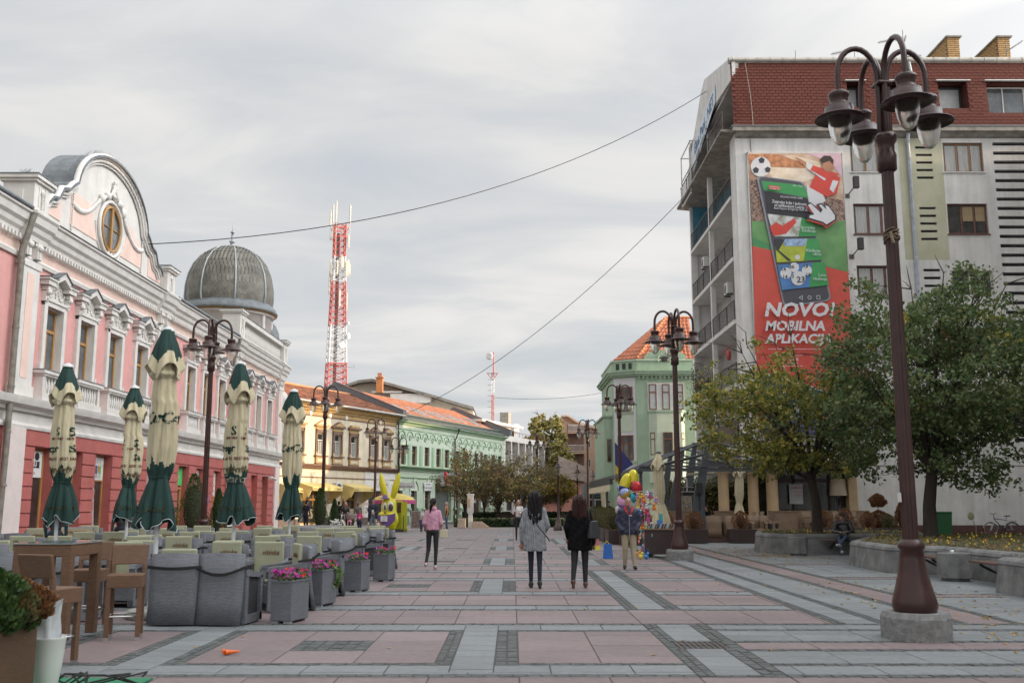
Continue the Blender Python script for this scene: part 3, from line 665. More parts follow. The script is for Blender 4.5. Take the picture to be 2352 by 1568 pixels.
# dome on the corner tower
du,dv=pu(57.0),3.0
tw=MB(); tw.lathe([(2.42,9.4),(2.42,12.2),(2.55,12.2),(2.6,12.35),(2.42,12.45)],32,(du,dv,0)); tw.build('tower_drum',[mat('tower_render',(.66,.57,.53),.8,.08,1.5,col2=(.7,.66,.63))],pk)
for k in range(8):
    a=PI/8+k*PI/4; q=MB(); q.cyl((du+2.43*math.cos(a),dv+2.43*math.sin(a),9.5),(du+2.43*math.cos(a),dv+2.43*math.sin(a),12.2),.12,.12,6); q.build('tower_pilaster',[WHT],pk)
r=MB(); r.lathe([(2.55,12.35),(2.76,12.4),(2.78,12.5),(2.66,12.72),(2.48,12.86),(2.42,12.98)],40,(du,dv,0)); r.build('dome_skirt',[ZINC],pk)
r=MB(); r.lathe([(2.6,12.33),(2.74,12.36),(2.74,12.4)],40,(du,dv,0)); r.build('copper_edge',[mat('copper_gold',(.30,.17,.05),.4,.3,metal=.6)],pk)
dome=[(2.40,12.9),(2.47,13.3),(2.45,13.95),(2.32,14.65),(2.06,15.3),(1.66,15.82),(1.18,16.16),(.64,16.38),(.17,16.46)]
def dome_r(z):
    for (r0,z0),(r1,z1) in zip(dome[:-1],dome[1:]):
        if z0<=z<=z1: return r0+(r1-r0)*(z-z0)/(z1-z0)
    return .2
SC=mat('dome_slates',(.15,.14,.115),.6,.3,1.6,wrd=0,col2=(.225,.21,.175)); grime(SC,'floor',.75,1.15)
d=MB(); d.lathe(dome,40,(du,dv,0),closed=False); do=d.build('dome',[SC],pk)
sc_=MB(); z=12.97; row=0
while z<16.25:                    # overlapping fish-scale slates
    rr=dome_r(z); r2=dome_r(min(16.4,z+.24)); n=max(10,int(2*PI*rr/.22)); 
    for i in range(n):
        a=2*PI*(i+.5*(row%2))/n; h=PI/n*.96
        if math.sin(a)>.75: continue
        def P(t,rad,zz): return (du+rad*math.cos(t),dv+rad*math.sin(t),zz)
        sc_.add([P(a-h,r2+.012,z+.24),P(a-h,rr+.032,z+.06),P(a-h*.4,rr+.036,z-.01),P(a+h*.4,rr+.036,z-.01),P(a+h,rr+.032,z+.06),P(a+h,r2+.012,z+.24)],[(0,1,2,3,4,5)])
    z+=.135; row+=1
stuff(sc_.build('scale_slates',[SC],pk))
for k in range(8):
    a=PI/8+k*PI/4; q=MB(); q.tube([(du+(rr+.05)*math.cos(a),dv+(rr+.05)*math.sin(a),zz) for rr,zz in dome],.05,5); q.build('dome_rib',[mat('zinc_light',(.34,.37,.38),.4,.2,metal=.3)],pk)
q=MB(); q.lathe([(.3,16.35),(.2,16.42),(.12,16.4),(.1,16.7),(.17,16.75),(.17,16.82),(.09,16.86),(.06,17.3),(.12,17.33),(.12,17.38),(.05,17.42),(.0,18.05)],10,(du,dv,0)); q.build('finial',[mat('zinc_light',(.3,.3,.3))],pk)
for m_g in (WHT,PALE,ROSE,RED): grime(m_g,'wall',.93,1.03)
# small bay turret on the corner
q=MB(); q.lathe([(.7,9.4),(.7,11.1),(.86,11.15),(.86,11.2),(.8,11.6),(.62,12.0),(.3,12.3),(0,12.35)],14,(pu(58.4),1.2,0)); q.build('corner_turret',[ZINC],pk)
q=MB(); q.lathe([(.5,4.6),(.55,4.8),(.55,7.4),(.6,7.5),(.5,7.9),(.2,8.2)],12,(pu(58.2),.2,0)); q.build('corner_column',[WHT],pk)
# ================================================================ YELLOW HOUSE
AY=math.atan2(.908,.418); PX,PY=-9.26,79.77
CREAM=mat('cream_render',(.62,.54,.40),.8,.08,1.6,bump=.1,col2=(.68,.61,.47))
OCH=mat('ochre_trim',(.46,.31,.13),.7,.15,3)
BRT=mat('brown_trim',(.17,.10,.065),.7,.2,4)
TILE=mat('old_red_tiles',(.20,.075,.04),.8,.45,1.3,bump=.5,bscale=10,col2=(.36,.13,.06))
TILO=mat('orange_tiles',(.36,.14,.07),.75,.18,1.2,bump=.3,bscale=9)
WFR=mat('white_frames',(.62,.61,.58),.5,.08)
PLIN=mat('brown_plinth',(.13,.10,.085),.8,.2,3)
GUTT=mat('gutter_grey',(.42,.40,.36),.5,.15,3,metal=.2)
DARKIN=mat('dim_interior',(.06,.05,.045),.9)
yb=thing('cream_house','low cream and ochre two-storey house with brown trim, yellow awnings and old red tile roof','house',(PX,PY,0),AY)
U0=-14.7; wins=[(-12.75,6.5),(-10.2,6.5),(-8.15,6.5),(-6.05,6.5),(-3.3,6.5),(-1.45,6.5)]
hl=[(u-.45,u+.45,4.95,6.5) for u,_ in wins]; gfh=[(-12.3,-9.7,.2,2.5),(-7.2,-5.4,.2,2.5),(-3.9,-1.2,.2,2.55)]
mb=MB(); holes_wall(mb,U0,0,4.2,7.7,hl,0,.22,0,0); holes_wall(mb,U0,0,0,4.2,gfh,0,.3,0,0); mb.quad((U0,0,7.7),(0,0,7.7),(0,0,8.5),(U0,0,8.5),1)
mb.quad((U0,12,0),(U0,0,0),(U0,0,8.5),(U0,12,8.5),0); mb.quad((0,0,0),(0,12,0),(0,12,8.5),(0,0,8.5),0); mb.quad((0,12,0),(U0,12,0),(U0,12,8.5),(0,12,8.5),0)
mb.build('wall',[CREAM,OCH],yb)
MB().box(U0+.1,.5,.05,-.1,.6,8.2).build('inner_wall',[DARKIN],yb)
q=MB(); q.box(U0,-.05,3.95,-4.4,0,4.05); q.extx([(0,4.0),(-.12,4.0),(-.2,4.15),(-.28,4.2),(-.28,4.28),(0,4.32)],U0,-4.4); q.extx([(0,4.0),(-.16,4.0),(-.26,4.15),(-.36,4.2),(-.36,4.27),(0,4.32)],-4.4,0.1); q.box(U0,-.04,3.1+.25,-.0,0,3.43); q.box(U0,-.03,7.62,0,0,7.72)
q.build('string_course',[BRT],yb)
q=MB(); q.extx([(0,8.0),(-.1,8.0),(-.14,8.12),(-.3,8.18),(-.34,8.3),(-.5,8.36),(-.55,8.48),(0,8.5)],U0,0.05); q.build('eaves_cornice',[OCH],yb)
q=MB(); q.extx([(0,8.3),(-.42,8.34),(-.46,8.44),(0,8.46)],U0,.05); q.build('cornice_line',[BRT],yb)
q=MB(); q.tube([(U0,-.68,8.52),(.3,-.68,8.5)],.09,8); q.box(U0,-.62,8.5,.3,-.3,8.53); q.build('gutter',[GUTT],yb)
q=MB(); q.box(U0,-.06,0,-12.35,0,.55);q.box(-9.65,-.06,0,-7.25,0,.55); q.box(-5.35,-.06,0,-3.95,0,.55); q.box(-1.15,-.06,0,0,0,.55); q.build('plinth',[PLIN],yb)
q=MB(); 
for z in (.95,1.35,1.75,2.15,2.55,2.95):
    for a,b in ((U0,-12.35),(-9.65,-7.25),(-5.35,-4.4)): q.box(a,-.012,z,b,0,z+.37)
q.build('render_course',[CREAM],yb)
q=MB(); q.box(-4.4,-.03,0,0,-.0,3.95); holes=None
wq=MB(); holes_wall(wq,-4.4,0,.55,3.95,[(-3.9,-1.2,.2,2.55)],-.03,.05,0,0); wq.build('white_shopfront',[mat('white_paint',(.70,.68,.64),.7,.06,2)],yb)
def win_trim(kind):
    s=MB()
    s.box(-.62,-.09,4.85,-.45,0,6.75,1); s.box(.45,-.09,4.85,.62,0,6.75,1); s.box(-.62,-.09,6.52,.62,0,6.75,1)
    s.box(-.62,-.1,4.95,-.45,-.08,5.15,0); s.box(.45,-.1,4.95,.62,-.08,5.15,0)
    s.box(-.6,-.12,4.3,.6,0,4.85,0); s.box(-.42,-.13,4.5,.42,-.11,4.68,2); s.box(-.74,-.2,4.83,.74,0,4.93,1); s.box(-.62,-.13,4.28,.62,0,4.4,1)
    s.box(-.6,-.06,6.75,.6,0,6.98,0)
    if kind==0:
        s.box(-.8,-.2,6.95,.8,0,7.03,0); s.ext([(-.85,7.03),(.85,7.03),(0,7.42)],-.22,0,0); s.ext([(-.6,7.08),(.6,7.08),(0,7.33)],-.235,-.2,2)
    elif kind==1:
        s.box(-.8,-.2,6.95,.8,0,7.03,1); s.ext([(-.85,7.03),(.85,7.03),(0,7.42)],-.22,0,1); s.ext([(-.6,7.08),(.6,7.08),(0,7.33)],-.235,-.2,0)
    else: s.box(-.8,-.22,6.97,.8,0,7.13,1); s.box(-.55,-.18,7.13,.55,0,7.28,0)
    return s
for i,(u,_) in enumerate(wins):
    k=0 if i<2 else (2 if i==3 else 1); win_trim(k).build('window_surround',[OCH,BRT,CREAM],yb,loc=(u,0,0))
    window(yb,u-.45,u+.45,4.95,6.5,y=.14,frame=WFR,glass=GLD,fw=.06,mull=[(.5,0,.68)],trans=(.68,),curtain=mat('net_curtain',(.30,.30,.28),.8,.3,8))
for u in (-11.45,-9.1,-7.05,-2.4): MB().cyl((u,-.04,7.4+.42),(u,0,7.82),.17,.17,14,0).build('round_boss',[mat('white_paint',(.7,.68,.64))],yb)
for a,b in ((-12.3,-9.7),(-7.2,-5.4)):
    d=window(yb,a,b,.2,2.5,y=.2,frame=mat('amber_wood',(.42,.21,.05),.4,.15,3),glass=GLD,fw=.09,mull=[.33,.66],trans=(.72,),name='shop_door')
    MB().box(.9,.0,.35,1.7,.03,1.0).build('door_board',[mat('board_cream',(.5,.42,.3),.6)],d)
d=window(yb,-3.9,-1.2,.2,2.55,y=.02,frame=mat('dark_frame',(.05,.05,.055),.4),glass=GLD,fw=.07,mull=[.5],trans=(.7,),name='shop_window'); text('TOP',.4,(1.9,-.03,1.95),UP,mat('led_red',(.6,.02,.02)),d)
def awning(u0,u1,zt,zb,lab):
    a=MB(); dpt=1.15
    a.quad((u0,-.02,zt),(u1,-.02,zt),(u1-.0,-dpt,zb+.25),(u0,-dpt,zb+.25)); a.quad((u0,-dpt,zb+.25),(u1,-dpt,zb+.25),(u1,-dpt-.02,zb),(u0,-dpt-.02,zb))
    for s,u in ((0,u0),(1,u1)):
        a.quad((u,-.02,zt),(u,-dpt,zb+.25),(u+.0,-dpt*.8,zb-.35),(u,-.02,zb-.9)); a.quad((u+.02,-dpt,zb+.25),(u+.02,-dpt,zb),(u-.25+.5*s,-dpt*.9,zb-.5),(u,-dpt*.6,zb-.0))
    o=a.build('awning',[mat('awning_yellow',(.62,.49,.19),.8,.08,2)],yb)
    for f in (.1,.87): text('vitinka',.17,(u0+(u1-u0)*f,-dpt-.03,zb+.12),UP,mat('ink_brown',(.16,.08,.03),.7),o,shear=.3)
    return o
awning(-12.6,-9.0,3.0,2.45,''); awning(-7.5,-4.75,3.0,2.45,''); awning(-14.6,-13.6,2.9,2.3,'')
def ac_unit(parent,loc,rz=0,name='air_conditioner'):
    a=MB(); a.box(-.42,-.32,0,.42,0,.6); o=a.build(name,[mat('ac_white',(.55,.55,.52),.5,.08)],parent,loc=loc,rz=rz,bevel=.02)
    g=MB(); g.cyl((-.08,-.335,.3),(-.08,-.325,.3),.24,.24,16,0); g.build('fan_grille',[mat('fan_dark',(.07,.07,.075),.5)],o)
    for k in (-1,1): MB().box(k*.3-.02,-.35,-.08,k*.3+.02,0,0).build('bracket',[mat('fan_dark',(.07,.07,.07))],o)
    return o
ac_unit(yb,(-8.15,0,2.45))
GRF=[('DBC',.5,-8.7,1.75,INK),('\u0108 FEJM',.38,-8.3,1.2,mat('spray_blue',(.3,.42,.46),.7)),('U\u0160KE',.3,-4.15,1.55,mat('spray_red',(.55,.2,.15),.7)),('Z',.55,-4.15,1.05,INK)]
for s_,z_,u_,w_,m_2 in GRF: text(s_,z_,(u_,-.035,w_),UP,m_2,yb,name='graffiti',shear=.1)
s=fac_sign(yb,'shop_sign',-2.9,-1.0,3.0-.1,3.42-.02,mat('sign_white',(.62,.62,.62),.5),y=-.09,items=[('Suna Linea',.3,.5,.32,mat('ink_navy',(.04,.03,.10),.5),{'shear':.3,'off':.01})])
q=MB(); q.poly([(.5,-.006,.26),(1.1,-.006,.36),(1.5,-.006,.30),(1.2,-.006,.40),(.8,-.006,.38)]); q.build('sign_swoosh',[mat('lilac',(.4,.33,.5),.5)],s)
bs_=thing('hanging_sign','white lettered sign sticking out over the street by the green house corner','sign',(-9.0,79.3,0),0)
s=fac_sign(bs_,'sign_board',-.15,1.35,2.75,3.22,mat('sign_white',(.6,.6,.6)),y=-1.5+1.4,items=[('Suna Linea',.25,.5,.35,mat('ink_navy',(.04,.03,.1)),{'shear':.3,'off':.01})]); MB().cyl((-.5,-.09,3.0),(-.1,-.09,3.0),.02).build('bracket',[BRT],bs_)
# old tile roof
rf=MB(); rz0,rz1,rd_=8.5,10.35,4.2
rf.quad((U0-.1,-.6,8.55),(.2,-.6,8.55),(.2,rd_,rz1),(U0-.1,rd_,rz1)); rf.quad((.2,9.2,8.5),(U0-.1,9.2,8.5),(U0-.1,rd_,rz1),(.2,rd_,rz1)); rf.poly([(U0,-.0,8.5),(U0,rd_,rz1),(U0,9,8.5)])
ro=rf.build('roof',[TILE],yb)
def tile_rows(parent,u0,u1,y0,z0,y1,z1,n,m,wid=.24,name='roof_tiles',prop=.016):
    t=MB(); L=math.hypot(y1-y0,z1-z0); r=random.Random(9)
    nx=int((u1-u0)/wid); ny_,nz_=-(z1-z0)/L,(y1-y0)/L
    for k in range(n):
        a=k/n; b=(k+1.25)/n; 
        if b>1: b=1
        for i in range(nx):
            u=u0+i*wid+(wid/2 if k%2 else 0)*0; h=prop*(1+r.uniform(-.4,.8))
            ya,za=y0+(y1-y0)*a,z0+(z1-z0)*a; yb_,zb=y0+(y1-y0)*b,z0+(z1-z0)*b
            t.add([(u+.01,ya+ny_*h*1.8,za+nz_*h*1.8),(u+wid-.01,ya+ny_*h*1.8,za+nz_*h*1.8),(u+wid-.01,yb_+ny_*h*.5,zb+nz_*h*.5),(u+.01,yb_+ny_*h*.5,zb+nz_*h*.5),
                   (u+.01,ya,za),(u+wid-.01,ya,za)],[(0,1,2,3),(4,5,1,0)])
    return stuff(t.build(name,[m],parent))
tile_rows(yb,U0,.1,-.62,8.57,rd_,rz1,15,TILE,.26)
q=MB(); 
for i in range(48): u=U0+i*.31; q.cyl((u,rd_,rz1+.03),(u+.34,rd_,rz1+.03),.10,.12,8)
q.build('ridge_tiles',[mat('ridge_terracotta',(.48,.22,.10),.8,.2,3)],yb)['kind']='stuff'
# ================================================================ GREEN HOUSE (left row)
MINT=mat('mint_render',(.46,.54,.42),.8,.06,2,bump=.08,col2=(.50,.58,.46)); MINL=mat('mint_light',(.58,.65,.53),.8,.05,2); MIND=mat('mint_deep',(.30,.42,.28),.8,.06,2)
GROOF=mat('dark_sheet_roof',(.11,.125,.105),.5,.2,3)
CPV=mat('copper_brown',(.16,.06,.045),.6,.2,3)
gbh=thing('green_house','long mint green two-storey house with orange tile roof and slanting skylights','house',(PX,PY,0),math.atan2(.931,.366))
L=23.2; ax=[1.3,3.25,5.6,7.85,9.6,11.9,13.7,16.2,18.4,20.3,22.0]
hl=[(u-.45,u+.45,4.7,6.28) for u in ax]; ga_=[(.3,1.2),(2.65,3.75),(5.2,6.3),(7.25,10.6),(11.4,12.4),(13.3,14.3),(15.0,17.2),(18.0,19.2),(20.5,22.3)]
gh=[(a,b,.1 if i not in (1,) else .1,2.8 if i!=3 else 3.3) for i,(a,b) in enumerate(ga_)]
mb=MB(); holes_wall(mb,0,L,4.2,8.3,hl,0,.25,0,0); holes_wall(mb,0,L,0,4.2,gh,0,.35,0,0)
mb.quad((0,12,0),(0,0,0),(0,0,8.3),(0,12,8.3),0); mb.quad((L,0,0),(L,12,0),(L,12,8.3),(L,0,8.3),0); mb.build('wall',[MINT],gbh); MB().box(.1,.5,.05,L-.1,.6,8.2).build('inner_wall',[DARKIN],gbh)
q=MB(); q.extx([(0,7.9),(-.1,7.9),(-.16,8.05),(-.4,8.12),(-.44,8.22),(0,8.3)],0,L); q.extx([(0,4.3),(-.15,4.32),(-.2,4.45),(-.4,4.5),(-.42,4.58),(0,4.64)],0,L); q.extx([(0,4.2),(-.08,4.2),(-.08,4.3),(0,4.3)],0,L); q.extx([(0,3.62),(-.06,3.62),(-.1,3.7),(0,3.74)],0,L); q.build('cornice',[MIND],gbh)
q=MB(); u=.1
i=0
while u<L-1.9:
    w=1.0; q.tube([(u,-.03,7.0),(u+.4,-.03,7.0)]+[(u+.4+w/2-w/2*math.cos(PI*k/8),-.03,7.0+.42*math.sin(PI*k/8)) for k in range(1,8)]+[(u+.4+w,-.03,7.0)],.045,5)
    q.tube([(u+.9+.16*math.cos(2*PI*k/12),-.03,6.92+.2*math.sin(2*PI*k/12)) for k in range(13)],.04,5); u+=1.4; i+=1
q.tube([(0,-.03,7.55),(L,-.03,7.55)],.03,4); q.build('arched_moulding',[MIND],gbh)
q=MB()
for a,b in zip(ax[:-1],ax[1:]):
    c=(a+b)/2; q.box(c-.22,-.06,4.7,c+.22,0,6.35)
q.build('wall_strip',[MIND],gbh)
for a in ax: window(gbh,a-.45,a+.45,4.7,6.28,y=.16,frame=mat('brown_wood',(.19,.075,.035),.5,.15,3),glass=GLD,fw=.06,mull=[(.5,0,.66)],trans=(.66,))
q=MB(); r=MB()
for i,(a,b) in enumerate(ga_):
    if i==3: continue
    c=(a+b)/2; w=(b-a)/2
    q.tube([(c-(w+.22)*math.cos(PI*k/10),-.05,2.62+(w+.3)*math.sin(PI*k/10)) for k in range(11)],.05,5)
    r.ext([(c-(w+.14)*math.cos(PI*k/10),2.62+(w+.18)*math.sin(PI*k/10)) for k in range(10,-1,-1)],-.03,-.01); 
    for s in (-1,1): r.box(c+s*(w+.02),-.05,1.1,c+s*(w+.16),0,2.62); q.box(c+s*(w+.0),-.14,1.06,c+s*(w+.5),0,1.22) ; q.box(c+s*(w+.02),-.12,0,c+s*(w+.45),0,.62)
    r.box(c-.12,-.1,3.2,c+.12,0,3.6)
q.build('arch_moulding',[MIND],gbh); r.build('arch_surround',[MINL],gbh)
q=MB(); holes_wall(q,0,L,.62,3.1,[],0,0,0)
for i,(a,b) in enumerate(ga_):
    if i==3:
        MB().box(a,.3,.1,b,2.0,.12).build('passage_floor',[JOINT],gbh); q2=MB(); q2.box(a,.36,.1,b,.4,3.3); q2.build('passage_wall',[mat('passage_grey',(.10,.11,.10),.8)],gbh); continue
    window(gbh,a,b,.1,2.8,y=.2,frame=mat('brown_wood',(.19,.075,.035)),glass=GLD,fw=.08,mull=[(.5,0,.7)] if b-a>1.5 else [],trans=(.7,),name='shop_door')
fac_sign(gbh,'window_lettering',2.75,3.5,1.75,2.5,mat('decal_dark',(.03,.03,.035),.4),y=.17,items=[('DA',.28,.3,.85,PAPER),('VEOUT',.28,.5,.35,PAPER,{'off':.02})])
fac_sign(gbh,'shop_sign',4.9,6.4,2.65,3.35,mat('sign_white',(.62,.6,.62)),y=-.12,items=[('The New Wave',.14,.5,.75,INK,{'shear':.3}),('HAIR HOUSE',.26,.5,.32,mat('ink_grey',(.12,.1,.14)))])
fac_sign(gbh,'shop_sign',7.3,11.6,3.1,4.25,mat('sign_grey',(.25,.26,.26),.4),y=-.5,items=[])
sg=MB(); sg.box(8.0,-.6,3.55,8.35,-.5,4.3); sg.box(8.35,-.62,3.2,8.75,-.5,3.95); sg.build('sign_logo',[mat('kik_red',(.62,.02,.04),.4)],gbh); text('KVIN',.85,(10.1,-.56,3.6),UP,mat('kik_red',(.62,.02,.04)),gbh,off=.02,shear=.1)
fac_sign(gbh,'door_lettering',15.9,16.4,1.6,1.95,mat('decal_dark',(.03,.03,.03)),y=.15,items=[('10',.4,.5,.5,mat('lit_white',(.8,.8,.8)),{'off':.03})])
fac_sign(gbh,'shop_sign',17.6,18.6,2.75,3.0,mat('sign_redorange',(.6,.12,.06)),y=-.1,items=[('IPARI',.22,.5,.5,INKR)])
s=fac_sign(gbh,'window_poster',18.1,19.1,.6,1.9,mat('poster_grey2',(.25,.22,.2),.6,.8,5,col2=(.5,.45,.42)),y=.16)
q=MB(); q.tube([(0.1,-.15,8.2),(.1,-.15,.1)],.07,6); q.tube([(11.1,-.5,8.2),(11.1,-.2,7.4),(10.95,-.15,7.2),(10.95,-.15,.1)],.06,6); q.build('downpipe',[mat('brown_metal',(.06,.035,.03),.4)],gbh)
q=MB(); q.box(0,-.5,8.25,L,-.44,8.36); q.quad((0,-.45,8.3),(L,-.45,8.3),(L,.9,8.92),(0,.9,8.92)); q.tube([(0,.45,8.86),(L,.45,8.86)],.07,6)
u=0
while u<L: q.box(u,-.45,8.3,u+.025,-.4,8.36); q.tube([(u,-.43,8.32),(u,.88,8.93)],.018,4); u+=.55
q.build('sheet_eaves',[GROOF],gbh)
rf=MB(); rf.quad((0,.9,8.92),(L,.9,8.92),(L,5.6,11.1),(0,5.6,11.1)); rf.quad((L,10.3,8.92),(0,10.3,8.92),(0,5.6,11.1),(L,5.6,11.1)); rf.build('roof',[TILO],gbh)
tile_rows(gbh,.35,L-.35,.9,8.93,5.6,11.1,22,TILO,.24,prop=.012)
# fire walls at both ends
for u in (-.25,L-.15): 
    q=MB(); q.extx([(-.7,8.35),(-.75,8.9),(5.5,11.45),(5.7,11.45),(10.5,9.0),(10.5,8.2)],u,u+.4); o=q.build('fire_wall',[mat('slate_grey_wall',(.16,.17,.18),.7)],gbh); q=MB(); q.quad((u-.05,-.78,8.92),(u+.45,-.78,8.92),(u+.45,5.6,11.5),(u-.05,5.6,11.5)); q.quad((u+.42,-.75,8.5),(u+.42,5.6,11.05),(u+.42,5.6,11.5),(u+.42,-.75,8.92)); q.build('coping',[CPV],o)
SKY_=glassy('skylight_glass',(.35,.42,.48),.06,.2)
for u in (.9,2.2,4.9,7.6,9.0,11.4,12.9,15.1,16.6,19.6,20.7):
    a,b=.14,.52
    P=lambda t,h=.06:(.9+4.7*t-h*.42,8.92+2.18*t+h*.9)
    q=MB(); ya,za=P(a); yb2,zb2=P(b); y0_,z0_=P(a,-.02); y1_,z1_=P(b,-.02)
    for (m0,m1) in ((u,u+.07),(u+.7,u+.77)): q.quad((m0,ya,za),(m1,ya,za),(m1,yb2,zb2),(m0,yb2,zb2)); q.quad((m0,y0_,z0_),(m0,ya,za),(m0,yb2,zb2),(m0,y1_,z1_)); q.quad((m1,y0_,z0_),(m1,ya,za),(m1,yb2,zb2),(m1,y1_,z1_))
    q.quad((u,ya,za),(u+.77,ya,za),(u+.77,ya+.08,za+.04),(u,ya+.08,za+.04)); q.quad((u,ya,za),(u+.77,ya,za),(u+.77,y0_,z0_),(u,y0_,z0_))
    o=q.build('skylight',[mat('flashing_grey',(.3,.3,.3),.4)],gbh); q=MB(); c,d=P(a+.02,.04),P(b,.04); q.quad((u+.05,*c),(u+.72,*c),(u+.72,*d),(u+.05,*d)); q.build('pane',[SKY_],o)
# ================================================================ WHITE MODERN BUILDING beyond
WC=mat('white_concrete',(.62,.59,.54),.8,.1,1.4)
wb=thing('modern_building','white concrete modern building with deep window frames beyond the green house','building',(PX+.366*23.2,PY+.931*23.2,0),math.atan2(.931,.366))
L2=18.3; q=MB(); q.box(0,.9,0,L2,12,8.0); q.box(0,0,7.9,L2,12,8.45); q.box(0,-.1,3.6,L2,1,4.0); q.box(L2-.3,0,0,L2,12,8.2); q.box(0,0,0,.3,1,8.0)
for k in range(1,9): q.box(k*2.03-.12,0,4.0,k*2.03+.12,.9,7.9)
q.box(-.5,2.5,8.45,10,10,9.9); q.box(-1,2.0,9.85,10.6,10.5,10.1)
q.build('concrete_frame',[WC],wb)
for k in range(9): window(wb,k*2.03+.18,k*2.03+1.8,4.9,7.2,y=.82,frame=WFR,glass=GLD,fw=.08,mull=[.5])
for k in range(8): window(wb,k*2.2+.5,k*2.2+2.0,.8,3.2,y=.82,frame=WFR,glass=GLD,fw=.08)
for k in range(5): window(wb,k*1.9+.2,k*1.9+1.4,8.7,9.5,y=2.44,frame=BRT,glass=GLD,fw=.06)
q=MB(); q.tube([(0,.3,8.95),(L2,.3,8.95)],.025,4); 
for k in range(19): q.cyl((k,.3,8.4),(k,.3,8.95),.018,.018,4)
q.build('roof_railing',[mat('rust_rail',(.2,.08,.05),.7)],wb)
q=MB(); q.box(8.6,3,9.9,9.5,4,11.6); q.build('roof_hut',[mat('hut_grey',(.28,.26,.22),.8,.3,3)],wb); q=MB(); q.box(8.3,2.2,9.5,9.9,3.0,10.3); q.build('roof_tank',[mat('tank_white',(.6,.6,.58),.5)],wb)
# hall with barrel roof behind the row
HW=mat('hall_cream',(.52,.46,.37),.8,.1,1)
ha=thing('curved_roof_hall','cream hall with long grey barrel roof rising behind the tiled houses','building',(0,0,0))
q=MB(); 
def arc(x0,x1,zb,zt,n=14): return [(x0+(x1-x0)*i/n, zb+(zt-zb)*math.sin(PI*(.18+.64*i/n))/1.0) for i in range(n+1)]
a0,a1=Vector((-21,112)),Vector((-2.6,120)); 
prof=[(-20,13.2),(-18.5,14.6),(-17,15.1),(-15.5,15.25),(-13.6,14.8),(-11.5,14.2),(-9,13.55),(-6.5,12.75),(-4.3,12.15)]
q.ext([(-20,0),(-4.3,0)]+[(x,z-.35) for x,z in prof[::-1]],110.6,124); q.build('wall',[HW],ha)
q=MB(); n=len(prof)
q.add([(x,109.6,z) for x,z in prof]+[(x,124,z) for x,z in prof]+[(x,109.6,z-.3) for x,z in prof]+[(x,124,z-.3) for x,z in prof],[(i,i+1,n+i+1,n+i) for i in range(n-1)]+[(2*n+i,2*n+i+1,i+1,i) for i in range(n-1)]+[(2*n+i+1,2*n+i,3*n+i,3*n+i+1) for i in range(n-1)])
q.build('roof',[mat('grey_sheet',(.20,.19,.17),.6,.25,1.5)],ha)
q=MB(); q.box(-15.6,109.9,13.7,-12.2,110.5,13.9); q.box(-13.5,109.9,12.6,-9,110.5,13.6); q.build('upper_wall',[mat('white_paint',(.7,.68,.64))],ha)
q=MB(); q.box(-14.9,108.5,13.6,-14.2,109.2,15.2); q.box(-15.0,108.4,15.2,-14.1,109.3,15.3); q.box(-14.8,108.6,15.4,-14.3,109.1,15.5); q.box(-14.8,108.6,15.6,-14.3,109.1,15.75); q.build('chimney',[mat('orange_brick',(.48,.19,.07),.8,.2,5)],ha)
# ================================================================ TELECOM TOWER
TR=mat('tower_red',(.50,.08,.05),.5,.1); TWh=mat('tower_white',(.66,.66,.66),.5,.08)
grime(CREAM,'wall',.84,1.05)
tw=thing('telecom_tower','tall red and white lattice telecom tower covered with antennas','tower',(-26.75,150,0),R(20)); tw.scale=(.92,.92,.975)
segs=[(0,20,'r'),(20,23.2,'r'),(23.2,29.2,'w'),(29.2,36.2,'r'),(36.2,40.2,'w'),(40.2,45.6,'r')]
for a,b,c in segs:
    q=MB(); wf=lambda z:2.2-1.3*min(1,z/40)
    for sx,sy in ((-1,-1),(1,-1),(1,1),(-1,1)): q.cyl((sx*wf(a),sy*wf(a),a),(sx*wf(b),sy*wf(b),b),.09,.09,5)
    z=a; st=1.0 if a>=20 else 2.5
    while z<b-.05:
        z2=min(b,z+st); w1,w2=wf(z),wf(z2)
        for k in range(4):
            c0=[(-1,-1),(1,-1),(1,1),(-1,1)][k]; c1=[(1,-1),(1,1),(-1,1),(-1,-1)][k]
            q.cyl((c0[0]*w1,c0[1]*w1,z),(c1[0]*w2,c1[1]*w2,z2),.05,.05,3,cap=False); q.cyl((c1[0]*w1,c1[1]*w1,z),(c0[0]*w2,c0[1]*w2,z2),.05,.05,3,cap=False); q.cyl((c0[0]*w1,c0[1]*w1,z),(c1[0]*w1,c1[1]*w1,z),.045,.045,3,cap=False)
        z=z2
    q.build('lattice_section',[TR if c=='r' else TWh],tw)
q=MB(); q.box(-.45,-.35,0,.0,.3,44); q.build('cable_ladder',[mat('cable_dark',(.05,.045,.045),.6)],tw)
q=MB(); q.tube([(-1.3,-1.3,43.3),(1.3,-1.3,43.3),(1.3,1.3,43.3),(-1.3,1.3,43.3),(-1.3,-1.3,43.3)],.06,4); q.tube([(-1.3,-1.3,44.8),(1.3,-1.3,44.8),(1.3,1.3,44.8),(-1.3,1.3,44.8),(-1.3,-1.3,44.8)],.06,4); q.build('platform_rail',[TR],tw)
AN=mat('antenna_beige',(.55,.50,.42),.5,.1)
for x,y,z0_,z1_,r in ((-1.4,-1.2,45.5,48.3,.12),(-.9,-1.3,46,48.9,.1),(1.5,-.9,45.6,48.6,.12),(-1.5,.8,45.4,47.8,.12)):
    q=MB(); q.cyl((x,y,43),(x,y,z1_+.3),.05,.05,5); q.cyl((x,y,z0_),(x,y,z1_),r,r,8); q.build('whip_antenna',[AN],tw)
